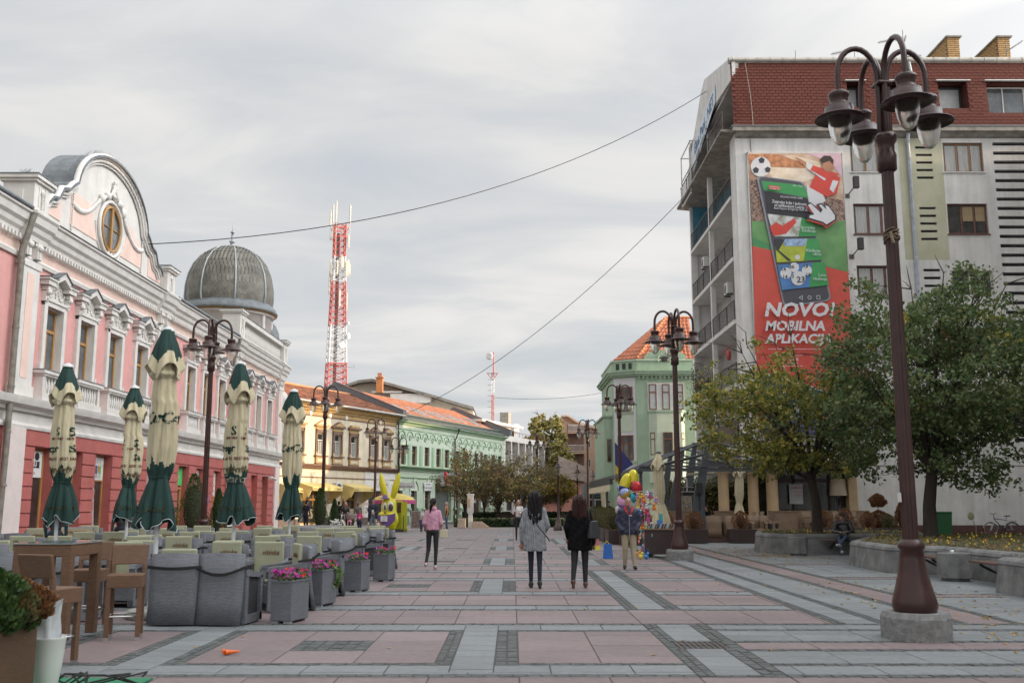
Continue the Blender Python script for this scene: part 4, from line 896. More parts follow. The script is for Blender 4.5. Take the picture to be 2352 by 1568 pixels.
for x,y,z,h,w in ((-1.5,-.8,37.2,2.2,.3),(-1.3,.9,36.0,2.0,.28),(-.5,-1.5,37.1,2.2,.28),(.3,-1.5,38.2,1.8,.45),(1.1,-1.4,36.9,2.4,.5),(1.5,-.4,37.6,2.2,.28),(1.9,.4,37.5,1.8,.25),(1.3,-1.2,41.6,2.0,.25),(1.3,-1.0,31.6,2.6,.2),(.0,-1.5,32,2.6,.25),(-1.6,-.3,34.2,2.6,.22)):
    q=MB(); q.box(x-w/2,y-.15,z,x+w/2,y+.05,z+h); q.cyl((x,y,z-.3),(x,y,z+h+.2),.04,.04,5); q.tube([(x,y,z+h*.5),(x*.5,y*.5,z+h*.5)],.04,4); q.build('panel_antenna',[AN],tw,bevel=.03)
for x,z,rr,dx,dy in ((.7,25.9,.52,-.1,-1),(1.5,27.4,.45,.8,-.6),(1.4,29.4,.28,.9,-.4)):
    q=MB(); c=Vector((x,-1.5,z)); d=Vector((dx,dy,0)).normalized(); q.cyl(c,c+d*.25,rr*.6,rr,16); q.tube([(x*.5,-.8,z),tuple(c)],.05,4); q.build('dish_antenna',[TWh],tw)
q=MB(); q.tube([(1,-1,22.6),(2.8,-1,22.6)],.03,4); q.tube([(2.8,-1,22.1),(2.8,-1,23.1)],.03,4); q.build('side_antenna',[mat('antenna_grey',(.2,.2,.2))],tw)
# slim mast
ms_=thing('radio_mast','slim red and white ladder mast with small dish on top','mast',(-2.62,135,0))
for a,b,c in ((0,13.5,'r'),(13.5,16.2,'r'),(16.2,18.6,'w'),(18.6,19.2,'r')):
    q=MB()
    for x,y in ((-.16,-.1),(.16,-.1),(0,.18)): q.cyl((x,y,a),(x,y,b),.045,.045,5)
    z=a
    while z<b: q.tube([(-.16,-.1,z),(.16,-.1,z+.3),(0,.18,z+.45),(-.16,-.1,z+.6)],.025,3); z+=.6
    q.build('mast_section',[TR if c=='r' else TWh],ms_)
q=MB(); q.poly([(-.8,-.3,19.15),(.7,-.3,19.15),(.7,.3,19.15),(-.8,.3,19.15)]); q.tube([(-.8,-.2,19.2),(0,-.1,18.2),(.7,-.2,19.2)],.05,4); q.cyl((0.1,0,19.1),(.1,0,22.1),.09,.06,6); q.build('mast_top',[TR],ms_)
q=MB(); q.cyl((-.45,-.2,21.5),(-.5,-.5,21.5),.5,.42,14); q.tube([(-.45,-.2,21.5),(.1,0,21.5)],.05,4); q.build('dish_antenna',[mat('dish_grey',(.55,.55,.55),.4)],ms_)
q=MB(); 
for k in range(7): q.tube([(0,-.1,13.8+k*.75),(-.7,-.1,13.8+k*.75)],.03,4)
q.build('mast_steps',[mat('antenna_grey',(.2,.2,.2))],ms_)
# ================================================================ FAR BUILDINGS
PE=mat('peach_render',(.58,.38,.27),.8,.06,.8); BRW=mat('brown_render',(.2,.12,.095),.8,.15,1)
pb=thing('apartment_block','peach apartment block far down the street with white balcony rails and slanting gable','building',(0,0,0))
q=MB(); q.ext([(6.1,0),(13.5,0),(13.5,9.4),(11.2,10.15),(8.0,11.2),(6.8,12.0),(6.1,12.0)],120,134); q.build('wall',[PE],pb)
q=MB(); q.ext([(6.7,0),(8.6,0),(8.6,10.6),(7.6,10.7),(6.7,11.0)],119.8,119.97); q.build('balcony_recess',[BRW],pb)
q=MB(); q.ext([(6.0,12.1),(6.7,12.1),(8.1,11.3),(13.5,9.55),(13.5,9.3),(8.0,11.05),(6.7,11.9),(6.0,11.9)][::-1],119.4,134); q.build('gable_band',[mat('peach_light',(.6,.42,.33),.8)],pb)
q=MB(); q.quad((6.1,124,12.05),(13.5,122,9.8),(13.5,130,12.0),(6.1,130,13.2)); q.build('roof',[mat('blue_sheet',(.2,.26,.3),.4,.2,2)],pb)
for z in (7.6,5.1,2.6,10.0):
    q=MB(); q.box(6.7,118.9,z-.15,8.65,119.8,z); q.build('balcony_slab',[PE],pb); q=MB(); q.tube([(6.7,118.95,z+.85),(8.6,118.95,z+.85)],.035,4); q.tube([(6.7,118.95,z+.1),(8.6,118.95,z+.1)],.03,4)
    for k in range(14): q.cyl((6.75+k*.14,118.95,z+.1),(6.75+k*.14,118.95,z+.85),.02,.02,4)
    q.build('balcony_rail',[WFR],pb)
for z in (8.2,5.85,3.5):
    for x in (8.85,10.2): window(pb,x,x+.6,z,z+.75+.3,y=119.95,frame=WFR,glass=GLS,fw=.07)
bh=thing('old_house','old house with steep brown tile roof and salmon wall beside the street lamps','house',(0,0,0))
q=MB(); q.box(4.9,100,0,9.6,108,3.6); q.build('wall',[mat('salmon_render',(.55,.25,.2),.8,.1,1)],bh)
q=MB(); q.poly([(4.6,99.6,4.1),(9.9,99.6,3.4),(9.7,101,3.95),(7.2,105,5.6),(4.9,106,6.6)]); q.poly([(9.9,99.6,3.4),(9.9,108,3.4),(4.9,106,6.6)]); q.poly([(4.6,99.6,4.1),(4.9,106,6.6),(4.6,109,4)]); q.build('roof',[mat('brown_tiles',(.13,.095,.075),.85,.4,2,bump=.6,bscale=6)],bh)
jw=thing('jewellery_shop','small dark jewellery shop with UVELIR lettering next to the orange shop parasol','shop',(7.1,66,0)); jw.location=(6.2,74,0)
q=MB(); q.box(-.9,0,0,2.6,3,3.0); q.build('wall',[mat('shop_grey',(.25,.25,.25),.7)],jw)
s=fac_sign(jw,'shop_sign',-.5,1.0,1.95,2.6,mat('sign_black',(.02,.02,.022),.4),y=-.1,items=[('UVELIR',.3,.5,.62,PAPER),('ZLATARA',.14,.5,.25,mat('sign_cyan',(.1,.4,.5)))])
window(jw,-.6,.9,.1,1.9,y=-.07,frame=WFR,glass=GLD,fw=.06,mull=[.33,.66],name='shop_window')
sm=thing('market_stall_roof','grey pitched roof kiosk between the autumn trees','kiosk',(3.3,95,0)); q=MB(); q.box(-.9,0,0,1.2,2,1.9); q.build('wall',[mat('salmon_render',(.5,.25,.2))],sm); q=MB(); q.ext([(-1.5,1.8),(1.5,1.8),(1.2,2.6)],-.3,2.3); q.build('roof',[mat('grey_sheet',(.2,.19,.17))],sm)
fb=thing('low_house','plain pale house at the far end of the walk behind the trees','house',(-1,128,0)); q=MB(); q.box(-2,0,0,12,8,5.2); q.build('wall',[mat('pale_far',(.5,.46,.4),.8)],fb); q=MB(); q.ext([(-2.4,5.2),(12.4,5.2),(10,7),(0,7)],-.4,8.4); q.build('roof',[TILE],fb)
for k in range(4): window(fb,1+k*2.6,2+k*2.6,1,2.3,y=-.07,frame=WFR,glass=GLD,fw=.06)
# ================================================================ RIGHT GREEN HOUSE
rg=thing('corner_green_house','green corner house with bay window, stepped parapet and bright orange hipped tile roof','house',(0,70,0))
DGR=mat('sage_render',(.35,.47,.35),.8,.08,1.5,bump=.1); LGR=mat('pale_green_render',(.52,.60,.48),.8,.06,1.5); WPL=mat('white_render_cool',(.62,.64,.64),.8,.06,2); WDB=mat('chestnut_wood',(.17,.07,.03),.45,.2,3)
q=MB()
# turret footprint: angled face then main front
q.prism([(7.15,.6),(8.75,-.45),(12.8,-.45),(12.8,9),(7.15,9)],0,10.5); q.build('wall',[DGR],rg)
q=MB(); q.box(6.55,.9,0,7.2,9,7.65); q.box(6.45,.8,7.65,7.25,9,7.78); q.build('side_wing',[DGR],rg)
def on_face(parent,ang,org,fn): 
    e=bpy.data.objects.new('face_group',None); COL.objects.link(e); e.parent=parent; e.location=org; e.rotation_euler=(0,0,ang); return e
fa=math.atan2(-1.05,1.6)
ff=MB(); ff.quad((0,-.015,3.9),(1.9,-.015,3.9),(1.9,-.015,10.3),(0,-.015,10.3))
q=MB(); q.box(.12,-.03,3.9,1.82,0,10.35); wp=q.build('white_face',[WPL],rg,loc=(7.15,.6,0),rz=fa)
q=MB(); q.box(.38,-.06,6.55,1.62,-.02,7.85); q.build('face_panel',[LGR],wp)
w_=window(wp,.4,1.6,7.95,9.7,y=-.09,frame=WDB,glass=GLS,fw=.07,mull=[.36,.68],trans=(.68,)); w_=window(wp,.4,1.6,4.55,6.3,y=-.09,frame=WDB,glass=GLS,fw=.07,mull=[.36,.68],trans=(.68,))
MB().box(.2,-.14,4.35,1.8,-.02,4.5).build('ledge',[DGR],wp); MB().box(.3,-.14,7.83,1.7,-.02,7.93).build('ledge',[DGR],wp)
q=MB(); q.box(9.5,-.5,7.9,12.05,-.4,9.95); q.build('window_band',[WPL],rg)
for a in (9.6,10.53,11.48): window(rg,a,a+.52,8.05,9.85,y=-.56,frame=WDB,glass=mat('blind_white',(.5,.52,.52),.25,.1),fw=.06,trans=(.68,))
q=MB(); q.prism([(9.55,-.45),(10.05,-1.0),(11.75,-1.0),(12.05,-.45)],3.0,7.85); bw=q.build('bay',[LGR],rg); q=MB(); q.prism([(9.45,-.45),(10.0,-1.08),(11.8,-1.08),(12.15,-.45)],7.85,7.98); q.build('bay_ledge',[DGR],bw)
window(bw,10.45,11.1,4.9,6.45,y=-1.06,frame=WDB,glass=GLD,fw=.07,trans=(.7,)); window(rg,6.75,7.05,4.5,6.1,y=.83,frame=WDB,glass=GLD,fw=.05)
w=window(bw,0,.42,4.9,6.45,y=0,frame=WDB,glass=GLD,fw=.06,trans=(.7,)); w.location=(11.77,-1.0,4.9); w.rotation_euler=(0,0,math.atan2(.55,.3))
w=window(bw,0,.42,4.9,6.45,y=0,frame=WDB,glass=GLD,fw=.06,trans=(.7,)); w.location=(9.62,-.55,4.9); w.rotation_euler=(0,0,math.atan2(-.55,.5))
q=MB(); q.prism([(6.85,.4),(8.65,-.85),(13.0,-.85),(13.0,9.2),(6.85,9.2)],10.55,10.72); q.prism([(6.98,.5),(8.7,-.7),(12.9,-.7),(12.9,9),(6.98,9)],10.42,10.55); q.prism([(6.75,.36),(8.62,-.92),(13.05,-.92),(13.0,9.2),(6.75,9.2)],10.72,10.8); q.build('cornice',[DGR],rg)
q=MB(); 
for i in range(14): q.box(8.85+i*.3,-.62,10.22,8.98+i*.3,-.44,10.42)
stuff(q.build('dentils',[DGR],rg))
q=MB(); q.prism([(7.15,.7),(8.8,-.3),(12.8,-.3),(12.8,8.8),(7.15,8.8)],10.8,11.55); q.ext([(9.3,11.5),(12.3,11.5),(12.3,11.9),(11.9,12.15),(11.3,12.3),(10.3,12.3),(9.7,12.15),(9.4,11.9)],-.35,.1); q.build('parapet',[DGR],rg)
q=MB(); q.prism([(7.08,.62),(8.77,-.38),(12.9,-.38),(12.9,8.8),(7.08,8.8)],11.55,11.65); q.build('parapet_coping',[LGR],rg)
for i in range(3): MB().box(0,-.02,0,.24,.03,.42).build('attic_opening',[GLD],rg,loc=(7.42+i*.42,.5-i*.26,10.98),rz=fa)
q=MB(); q.ell((10.75,-.36,11.65),(.34,.03,.2),16,8); o=q.build('oval_window',[GLD],rg)
q=MB(); 
for s in (-1,1): q.tube([(10.75+s*.45*math.cos(k*.22-.5),-.37,11.65+.4*math.sin(k*.22-.5)) for k in range(9)],.04,5)
q.build('oval_garland',[LGR],rg)
q=MB(); q.quad((7.2,.6,11.65),(8.85,-.3,11.65),(11.5,3.2,15.25),(11.3,4,15.25)); q.quad((8.85,-.3,11.65),(13,-.3,11.65),(13.2,3.2,15.25),(11.5,3.2,15.25)); q.quad((7.2,.6,11.65),(11.3,4,15.25),(11.3,9,15.25),(7.2,9,11.65)); q.quad((11.3,4,15.25),(13.2,3.2,15.25),(13.2,9,15.25),(11.3,9,15.25)); q.box(8,1,11,13,9,11.6); q.build('roof',[mat('bright_tiles',(.40,.13,.06),.7,.15,2)],rg)
t=MB(); BT=mat('bright_tiles',(.5,.15,.06)); A_,B_,C2,D2=Vector((8.85,-.3,11.65)),Vector((13,-.3,11.65)),Vector((11.5,3.2,15.25)),Vector((13.2,3.2,15.25))
def patch(A,B,C,D,nu,nv):
    nrm=(B-A).cross(C-A).normalized()
    for j in range(nv):
        a=j/nv; b=min(1,(j+1.2)/nv); L0,R0,L1,R1=A.lerp(C,a),B.lerp(D,a),A.lerp(C,b),B.lerp(D,b); k=max(1,int((R0-L0).length/.27))
        for i in range(k):
            s0,s1=(i+.05)/k,(i+.95)/k; p=[L0.lerp(R0,s0)+nrm*.055,L0.lerp(R0,s1)+nrm*.055,L1.lerp(R1,s1)+nrm*.015,L1.lerp(R1,s0)+nrm*.015]; pm=[(p[0]+p[1])/2+nrm*.03,(p[2]+p[3])/2+nrm*.03]
            t.add([tuple(v) for v in (p[0],pm[0],p[1],p[2],pm[1],p[3])],[(0,1,4,5),(1,2,3,4)])
patch(A_,B_,C2,D2,14,11); patch(Vector((7.2,.6,11.65)),A_,Vector((11.3,4,15.25)),C2,6,11); stuff(t.build('roof_tiles',[BT],rg))
q=MB()
for k in range(16): a=A_.lerp(C2,k/16); b=A_.lerp(C2,(k+1.15)/16); q.cyl(tuple(a+Vector((0,0,.07))),tuple(b+Vector((0,0,.04))),.12,.09,7)
for k in range(7): q.cyl((11.5+k*.26,3.2,15.3),(11.8+k*.26,3.2,15.28),.11,.09,7)
stuff(q.build('hip_tiles',[mat('ridge_bright',(.55,.2,.08),.7,.1)],rg))
# ================================================================ APARTMENT BLOCK
AW=mat('weathered_white',(.66,.65,.62),.85,.10,1.1,bump=.3,bscale=22,col2=(.72,.71,.685)); AS=mat('grey_plaster',(.47,.47,.46),.9,.2,1.3,bump=.5,bscale=25); CON=mat('stained_concrete',(.27,.25,.22),.85,.35,2,bump=.2)
ap=thing('tall_apartment_block','tall weathered white apartment block with brown shingled top floor and side balconies','building',(11.4,48.5,0))
U1=17.5; wx=[(5.82,7.9),(10.55,12.58)]; wzs=[(18.16,19.72),(14.92,16.5),(11.75,13.3),(8.6,10.15),(5.4,6.95)]
hl=[(a,b,c,d) for a,b in wx for c,d in wzs]
sl=[]
for zt in (19.5,16.3,13.1):
    for k in range(5): sl.append((9.15,9.98,zt-.1-k*.4,zt+.03-k*.4))
bl=[]; z=19.72
while z>4.6: bl.append((13.1,16.2,z-.02-.14,z+.02)); z-=.485
mb=MB(); holes_wall(mb,.35,U1,3.3,20.2,[h for h in hl]+sl+bl,0,.3,0,1); mb.quad((5.1,0,.55),(U1,0,.55),(U1,0,3.3),(5.1,0,3.3),0); mb.quad((5.1,-.03,0),(U1,-.03,0),(U1,-.03,.55),(5.1,-.03,.55),2); mb.quad((5.1,-.03,.55),(U1,-.03,.55),(U1,0,.55),(5.1,0,.55),2)
mb.quad((U1,0,0),(U1,12.9,0),(U1,12.9,24),(U1,0,24),0); mb.quad((U1,12.9,0),(0,12.9,0),(0,12.9,24),(U1,12.9,24),0); 
mb.build('wall',[AW,AS,mat('maroon_plinth',(.10,.045,.04),.85,.25,2,col2=(.14,.07,.06))],ap)
MB().box(.9,1.3,0.1,U1-.1,1.4,20.2).build('inner_wall',[DARKIN],ap)
q=MB(); holes_wall(q,8.28,10.5,13.6,20.0,sl,-.006,.01,0,0); q.build('stairwell_panel',[mat('faded_yellow_green',(.47,.46,.31),.85,.12,.7,col2=(.53,.52,.40))],ap)
for i,(c,d) in enumerate(wzs):
    for j,(a,b) in enumerate(wx):
        if (i,j)==(2,1): w=window(ap,a,b,c,d,y=.1,frame=WFR,glass=GLD,fw=.07,mull=[.45,.7]); MB().box(-.1,-.14,d-c-.28,b-a+.1,.06,d-c).build('shutter_box',[WFR],w); continue
        fm=(mat('oak_worn',(.24,.12,.045),.5,.2,3) if i==0 else mat('red_brown_wood',(.13,.05,.035),.55,.25,3))
        w=window(ap,a,b,c,d,y=.12,frame=fm,glass=GLD if not (i,j)==(1,1) else GLD,fw=.09,mull=[.36,.68],sill=fm if i else AW)
        cm=mat('pale_curtain',(.42,.42,.41),.8,.2,6,stretch=(6,1,.3)); cu=MB(); n=int((b-a)/.09)
        for p,r in ((.05,.34),(.38,.66),(.70,.95)):
            if (i,j)==(1,1) and p<.3: continue
            lo=.1 if (i,j)!=(1,1) else .45*(d-c)
            x=p*(b-a)+.05
            while x<r*(b-a)-.03: cu.box(x,.026+.004*(int(x*20)%2),lo,x+.075,.034,d-c-.12); x+=.08
        cu.build('curtain',[cm if (i,j)!=(1,1) else mat('tan_blind',(.33,.25,.14),.7)],w)
for k,(a,b,c,d) in enumerate(sl): MB().box(a,.12,c,b,.16,d).build('vent_back',[mat('slot_dark',(.03,.03,.03),.9)],ap)
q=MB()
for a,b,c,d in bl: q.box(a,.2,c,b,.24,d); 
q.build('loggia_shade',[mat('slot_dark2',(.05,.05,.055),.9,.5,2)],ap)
grime(AW,'wall',.84,1.04); grime(DGR,'wall',.88,1.05)
# mansard storey
MS=mat('shingle_red',(.115,.032,.022),.9,.16,6,wrd=.09,bump=.2)
mw=[(5.82,6.65,21.55,23.0),(8.0,8.8,21.9,23.0),(10.5,12.0,21.5,23.0),(13.0,16.4,21.25,23.0)]
mb=MB()
def ym(z): return -.25+.30*(z-20.5)/3.6
mb2=MB(); holes_wall(mb2,-.12,U1,20.5,24.1,mw,0,0,0,0); mb2.v=[(x,ym(z)+y,z) for x,y,z in mb2.v]; mo=mb2.build('mansard',[MS],ap)
for a,b,c,d in mw:
    q=MB(); q.quad((a,ym(c),c),(b,ym(c),c),(b,.75,c),(a,.75,c)); q.quad((a,ym(d),d),(a,.75,d),(b,.75,d),(b,ym(d),d)); q.quad((a,ym(c),c),(a,.75,c),(a,.75,d),(a,ym(d),d)); q.quad((b,ym(c),c),(b,ym(d),d),(b,.75,d),(b,.75,c)); o=q.build('dormer_reveal',[MS],ap)
    MB().box(a-.1,-.2,d,b+.15,.1,d+.05).build('dormer_flashing',[mat('alu',(.6,.6,.58),.4,.05)],o); MB().box(a,.0,c-.04,b+.1,.3,c).build('dormer_sill',[mat('alu',(.6,.6,.58))],o)
    window(ap,a+.02,b-.02,c,d-.05,y=.6,frame=mat('dark_frame',(.05,.05,.055)) if b-a<3 else WFR,glass=mat('blind_white',(.5,.52,.52)) if b-a<3 else GLS,fw=.12 if b-a<3 else .06,mull=[] if b-a<3 else [.33,.66])
sw,sh=.30,.165
one=MB(); one.add([(-.137,-.025,-.078),(.137,-.025,-.078),(.137,-.006,.085),(-.137,-.006,.085),(-.137,0,-.078),(.137,0,-.078)],[(0,1,2,3),(4,5,1,0),(4,0,3),(5,2,1)]); oo=one.build('t_sh',[MS]); sd_=oo.data; bpy.data.objects.remove(oo)
cnt=0; rest=MB(); r=random.Random(4); z=20.6; row=0
cells=[]
while z<24.05:
    x=0.02+(.15 if row%2 else 0)
    while x<U1-.1:
        if not any(a-.12<x<b+.12 and c-.1<z<d+.08 for a,b,c,d in mw): cells.append((x,z))
        x+=sw
    z+=sh; row+=1
cells.sort(key=lambda c:c[0]+r.random()*.01)
tl=-math.atan2(.30,3.6)
for x,z in cells:
    if cnt<300: inst(sd_,'shingle',ap,(x,ym(z)-.006,z),(tl+r.uniform(-.01,.01),0,r.uniform(-.012,.012)))
    else:
        y=ym(z)-.006+r.uniform(-.003,.003); rest.add([(x-.14,y-.025,z-.08),(x+.14,y-.025,z-.08),(x+.14,y+.006,z+.085),(x-.14,y+.006,z+.085),(x-.14,y,z-.08),(x+.14,y,z-.08)],[(0,1,2,3),(4,5,1,0)])
    cnt+=1
stuff(rest.build('shingle_field',[MS],ap))
q=MB(); q.box(-.2,-.45,20.2,U1,0,20.42); q.extx([(0,19.95),(-.12,20.0),(-.35,20.2),(0,20.2)],.0,U1); q.build('eaves_slab',[CON],ap); MB().box(-.25,-.48,20.42,U1,-.1,20.5).build('eaves_flashing',[mat('dark_sheet',(.12,.13,.13),.5)],ap)
q=MB(); q.cyl((-.2,.0,24.2),(U1,.0,24.2),.13,.13,8); u=0
while u<U1: q.cyl((u,0,24.2),(u+.03,0,24.2),.15,.15,8); u+=.65
q.box(-.2,0,24.05,U1,.2,24.35); q.build('roof_gutter',[GUTT],ap)
q=MB(); q.box(0,.1,24.0,U1,12.9,24.2); q.build('roof',[CON],ap)
# downpipe
q=MB(); q.tube([(8.72,-.3,20.1),(8.75,-.1,19.7),(8.8,-.1,4)],.09,8); q.build('downpipe',[mat('pale_pipe',(.42,.46,.52),.5,.2,4)],ap); q=MB(); q.tube([(9.1,.0,24.2),(9.4,-.35,20.7)],.09,8); q.build('roof_pipe',[mat('zinc_light',(.3,.3,.3))],ap)
q=MB(); q.tube([(.62,-.02,24.2),(.66,-.3,23.2),(.8,-.22,22.2),(.85,-.3,21.0),(.8,-.5,20.5),(.75,-.04,20.0)]+[(.75+.05*math.sin(k),-.03,20-k*1.2) for k in range(1,15)],.02,4); q.build('lightning_cable',[mat('cable_grey',(.2,.19,.18),.6)],ap)
# side with balconies (faces the walk, -x)
q=MB(); fl=[20.42,17.3,14.05,10.8,7.6,4.4]
q.box(-.02,0,3.4,.35,1.25,20.4)      # corner pier
q.box(-.05,6.95,3.4,.2,7.25,20.4); q.box(-.05,12.8,0,.35,13.05,20.4)
q.box(1.5,.05,3.4,1.7,12.9,24); q.build('side_pier',[AW],ap)
q=MB(); q.box(1.48,.3,3.5,1.5,12.9,20.3); q.build('recess_wall',[AS],ap)
q=MB(); q.box(0,7.3,17.35,1.46,12.8,20.2); qq=MB(); qq.box(1.40,7.3,17.4,1.47,12.78,20.2); qq.box(0.1,12.7,17.4,1.4,12.79,20.2); qq.build('blue_wall',[mat('teal_paint',(.07,.24,.33),.7,.15,2)],ap)
for i,z in enumerate(fl):
    q=MB(); 
    if i==0: q.add([(-.75,-.1,z-.02),(1.5,-.1,z-.02),(1.5,13.6,z-.02),(-.75,13.6,z-.02),(-.75,-.1,z-.14),(1.5,-.1,z-.36),(1.5,13.6,z-.36),(-.75,13.6,z-.14)],[(0,1,2,3),(7,6,5,4),(0,4,5,1),(1,5,6,2),(2,6,7,3),(3,7,4,0)])
    else: q.box(-.1,1.2,z-.22,1.5,12.8,z-.02)
    q.build('balcony_slab',[CON if i==0 else AW],ap)
RAIL=mat('black_iron',(.035,.03,.03),.5,.2)
for i,z in enumerate(fl):
    for y0,y1 in (((.1,7.0),(7.0,12.9)) if i==0 else ((1.3,6.9),(7.3,12.7))):
        q=MB(); x=-.6 if i==0 else -.06; q.box(x-.02,y0,z+.98,x+.02,y1,z+1.03); q.box(x-.015,y0,z+.1,x+.015,y1,z+.13); y=y0
        while y<=y1: q.box(x-.007,y-.007,z+.1,x+.007,y+.007,z+1.0); y+=.17
        y=y0
        while y<=y1: q.box(x-.02,y-.02,z-.1,x+.02,y+.02,z+1.0); y+=1.85
        q.build('balcony_railing',[RAIL if i else mat('grey_iron',(.10,.075,.065),.6,.2)],ap)
# slanted top fin with the banner
fin=MB(); 
pts=[(-.05,24.35),(7.0,26.25),(8.2,25.9),(13.2,22.6),(13.2,20.45),(13.0,20.45),(11.2,22.6),(7.2,23.8),(-.02,22.5+.7)]
n=len(pts); fin.add([(-.05,a,b) for a,b in pts]+[(.12,a,b) for a,b in pts],[tuple(range(n-1,-1,-1)),tuple(range(n,2*n))]+[(i,(i+1)%n,n+(i+1)%n,n+i) for i in range(n)]); fin.build('top_fin',[AW],ap)
q=MB(); q.box(.12,0,23.3,1.6,13,23.45); q.box(1.5,.3,20.4,1.6,13,23.4); q.box(0,6.9,20.4,1.5,7.1,23.4); q.box(-.0,0,20.4,.3,.25,24.2); q.build('attic_loggia',[AS],ap)
sg=MB(); sg.add([(-.09,4.0,24.9-.25),(-.09,11.0,23.6),(-.09,11.0,21.9),(-.09,4.0,23.6)],[(0,3,2,1)]); so_=sg.build('banner_sign',[mat('sign_bluewhite',(.55,.64,.70),.5,.1)],ap)
tx_=text('Elins Pani . NET',.95,(-.1,7.5,23.55),(PI/2,0,-PI/2),mat('ink_navy2',(.03,.09,.22),.5),so_,off=.02); tx_.rotation_euler=(PI/2,R(-8),-PI/2); tx_=text('KABLOVSKA TV',.5,(-.1,8.2,22.75),(PI/2,R(-10),-PI/2),mat('ink_dark',(.05,.05,.06)),so_)
q=MB()
for y in (9.0,12.2): q.box(-.66,y,19.9,-.60,y+.06,23.2)
for z in (20.0,21.6,23.2): q.box(-.66,9.0,z,-.60,12.26,z+.06)
for y in (9.0,12.2):
    q.box(-.66,y,23.2,.3,y+.06,23.26)
q.build('glazing_frame',[mat('white_metal',(.6,.62,.62),.4,.05)],ap)
for y,z in ((3.2,12.5),(9.2,15.4)): o=ac_unit(ap,(0.25,y,z),-PI/2)
# balcony greens
q=MB(); r=random.Random(8)
for i in range(1400):
    t=r.random(); y=7.4+5.2*r.random(); z=8.7+r.gauss(0,.35)-(.6*t if r.random()<.4 else 0); x=-.15+r.gauss(0,.16)
    if r.random()<.25: z=10.3-1.6*r.random(); y=11.2+1.2*r.random()
    d=Vector((r.gauss(0,1),r.gauss(0,1),r.gauss(0,1))).normalized()*.07; e=d.orthogonal()*.6
    q.add([(x-d.x,y-d.y,z-d.z),(x+e.x,y+e.y,z+e.z),(x+d.x,y+d.y,z+d.z)],[(0,1,2)],0 if r.random()<.88 else 1)
pl=tag(q.build('balcony_plants',[leaf_mat('ivy_green',[(.03,.06,.015),(.06,.10,.03),(.10,.09,.04)]),mat('flower_red',(.45,.05,.06),.6)]),'trailing green balcony plants with red flowers on the white block','plants'); pl.location=(11.4,48.5,-.25)
q=MB(); q.box(-.1,1.4,4.5,-.04,6.9,5.7); o=q.build('reed_screen',[rib_mat('reed',(.12,.085,.06),(.03,.02,.02),.05,3)],ap)
q=MB(); q.tube([(-.2,2,8.95+.6),(-.2,4,9.5)],.03); q.lathe([(0,.0),(.12,-.1),(.1,-.5),(.0,-.55)],8,(-.2,2.4,9.4)); q.build('hanging_laundry',[mat('laundry_red',(.45,.08,.07),.7)],ap)
# cafe level: beige columns, dark glazed front, white plinth wall
BE=mat('beige_render',(.50,.36,.21),.8,.08,2,bump=.15)
q=MB(); q.box(.35,-.02,3.35,17.5,.02,3.4); q.build('facade_line',[CON],ap)
cf=MB(); cf.box(.2,.35,0,4.9,.42,3.4); cf.build('cafe_glazing',[GLD],ap)
q=MB(); 
for x in (.2,1.15,2.2,3.2,3.95): q.box(x,.2,0,x+.1,.38,3.3)
q.box(.2,.2,2.6,4.9,.36,2.75); q.box(.2,.2,3.1,4.9,.36,3.3); q.build('cafe_frame',[mat('dark_brown_frame',(.045,.022,.016),.4,.2)],ap)
for x,w in ((-1.4,.5),(.05,.5),(.95,.55)):
    q=MB(); q.cyl((x,-.9 if x<0 else -.7,0),(x,-.9 if x<0 else -.7,3.3),w/2,w/2,20,0); q.build('round_column',[BE],ap)
q=MB(); q.box(4.75,-.25,0,5.15,.3,3.3); q.build('beige_pier',[BE],ap)
q=MB(); q.box(-2.2,-1.6,3.3,5.1,.0,3.55); q.build('cafe_soffit',[mat('dark_metal',(.05,.053,.058),.5)],ap)
s=fac_sign(ap,'door_poster',2.0,2.65,1.55,2.5,mat('poster_pale',(.45,.45,.45),.6),y=.15,items=[('AN\u0110ELKA',.13,.55,.8,INKR),('POVRATAK',.08,.6,.62,INKR),('16.11. 20h',.07,.6,.45,INKR)])
lp=thing('table_lamp','large cream drum table lamp glowing dully in the cafe window','lamp',(15.75,48.6,0)); q=MB(); q.lathe([(.42,1.95),(.36,2.75)],20,(0,0,0),closed=False); q.build('lamp_shade',[mat('lamp_shade_cream',(.55,.47,.34),.7)],lp); q=MB(); q.tube([(-.1,0,1.2),(-.05,0,1.95)],.015); q.tube([(.1,0,1.2),(.05,0,1.95)],.015); q.cyl((0,0,0),(0,0,1.2),.18,.16,12); q.build('lamp_base',[mat('dim_metal',(.12,.1,.08),.4)],lp)
# roof furniture
BRK=mat('yellow_brick',(.40,.25,.11),.85,.15,6,wrd=.12)
def brick_chimney(x,lab):
    c=thing('chimney_stack',lab,'chimney',(x,50.6,24.2)); q=MB(); q.box(-.3,-.6,0,.3,2.5,1.95); q.box(-.3,-.6,0,.3,-.59,1.95); q.build('core',[mat('mortar',(.2,.15,.1),.9)],c); q=MB(); q.box(-.42,-.75,1.95,.42,2.7,2.03); q.build('cap',[CON],c)
    bm=MB().box(-.115,-.02,-.045,.115,.05,.045).build('t_bk',[BRK]); d=bm.data; bpy.data.objects.remove(bm)
    for k in range(17):
        for j in range(3):
            xx=-.24+j*.245+(.0 if k%2 else -.06)
            if xx<.3: inst(d,'brick',c,(max(-.2,min(.2,xx)) if j!=1 else xx,-.61,.08+k*.113))
        for j in range(10): inst(d,'brick',c,(-.31,-.4+j*.27+(.12 if k%2 else 0),.08+k*.113),(0,0,-PI/2))
    return c
brick_chimney(23.6,'yellow brick chimney with flat cap standing behind the lamp post top'); brick_chimney(26.3,'yellow brick chimney at the far right end of the shingled roof')
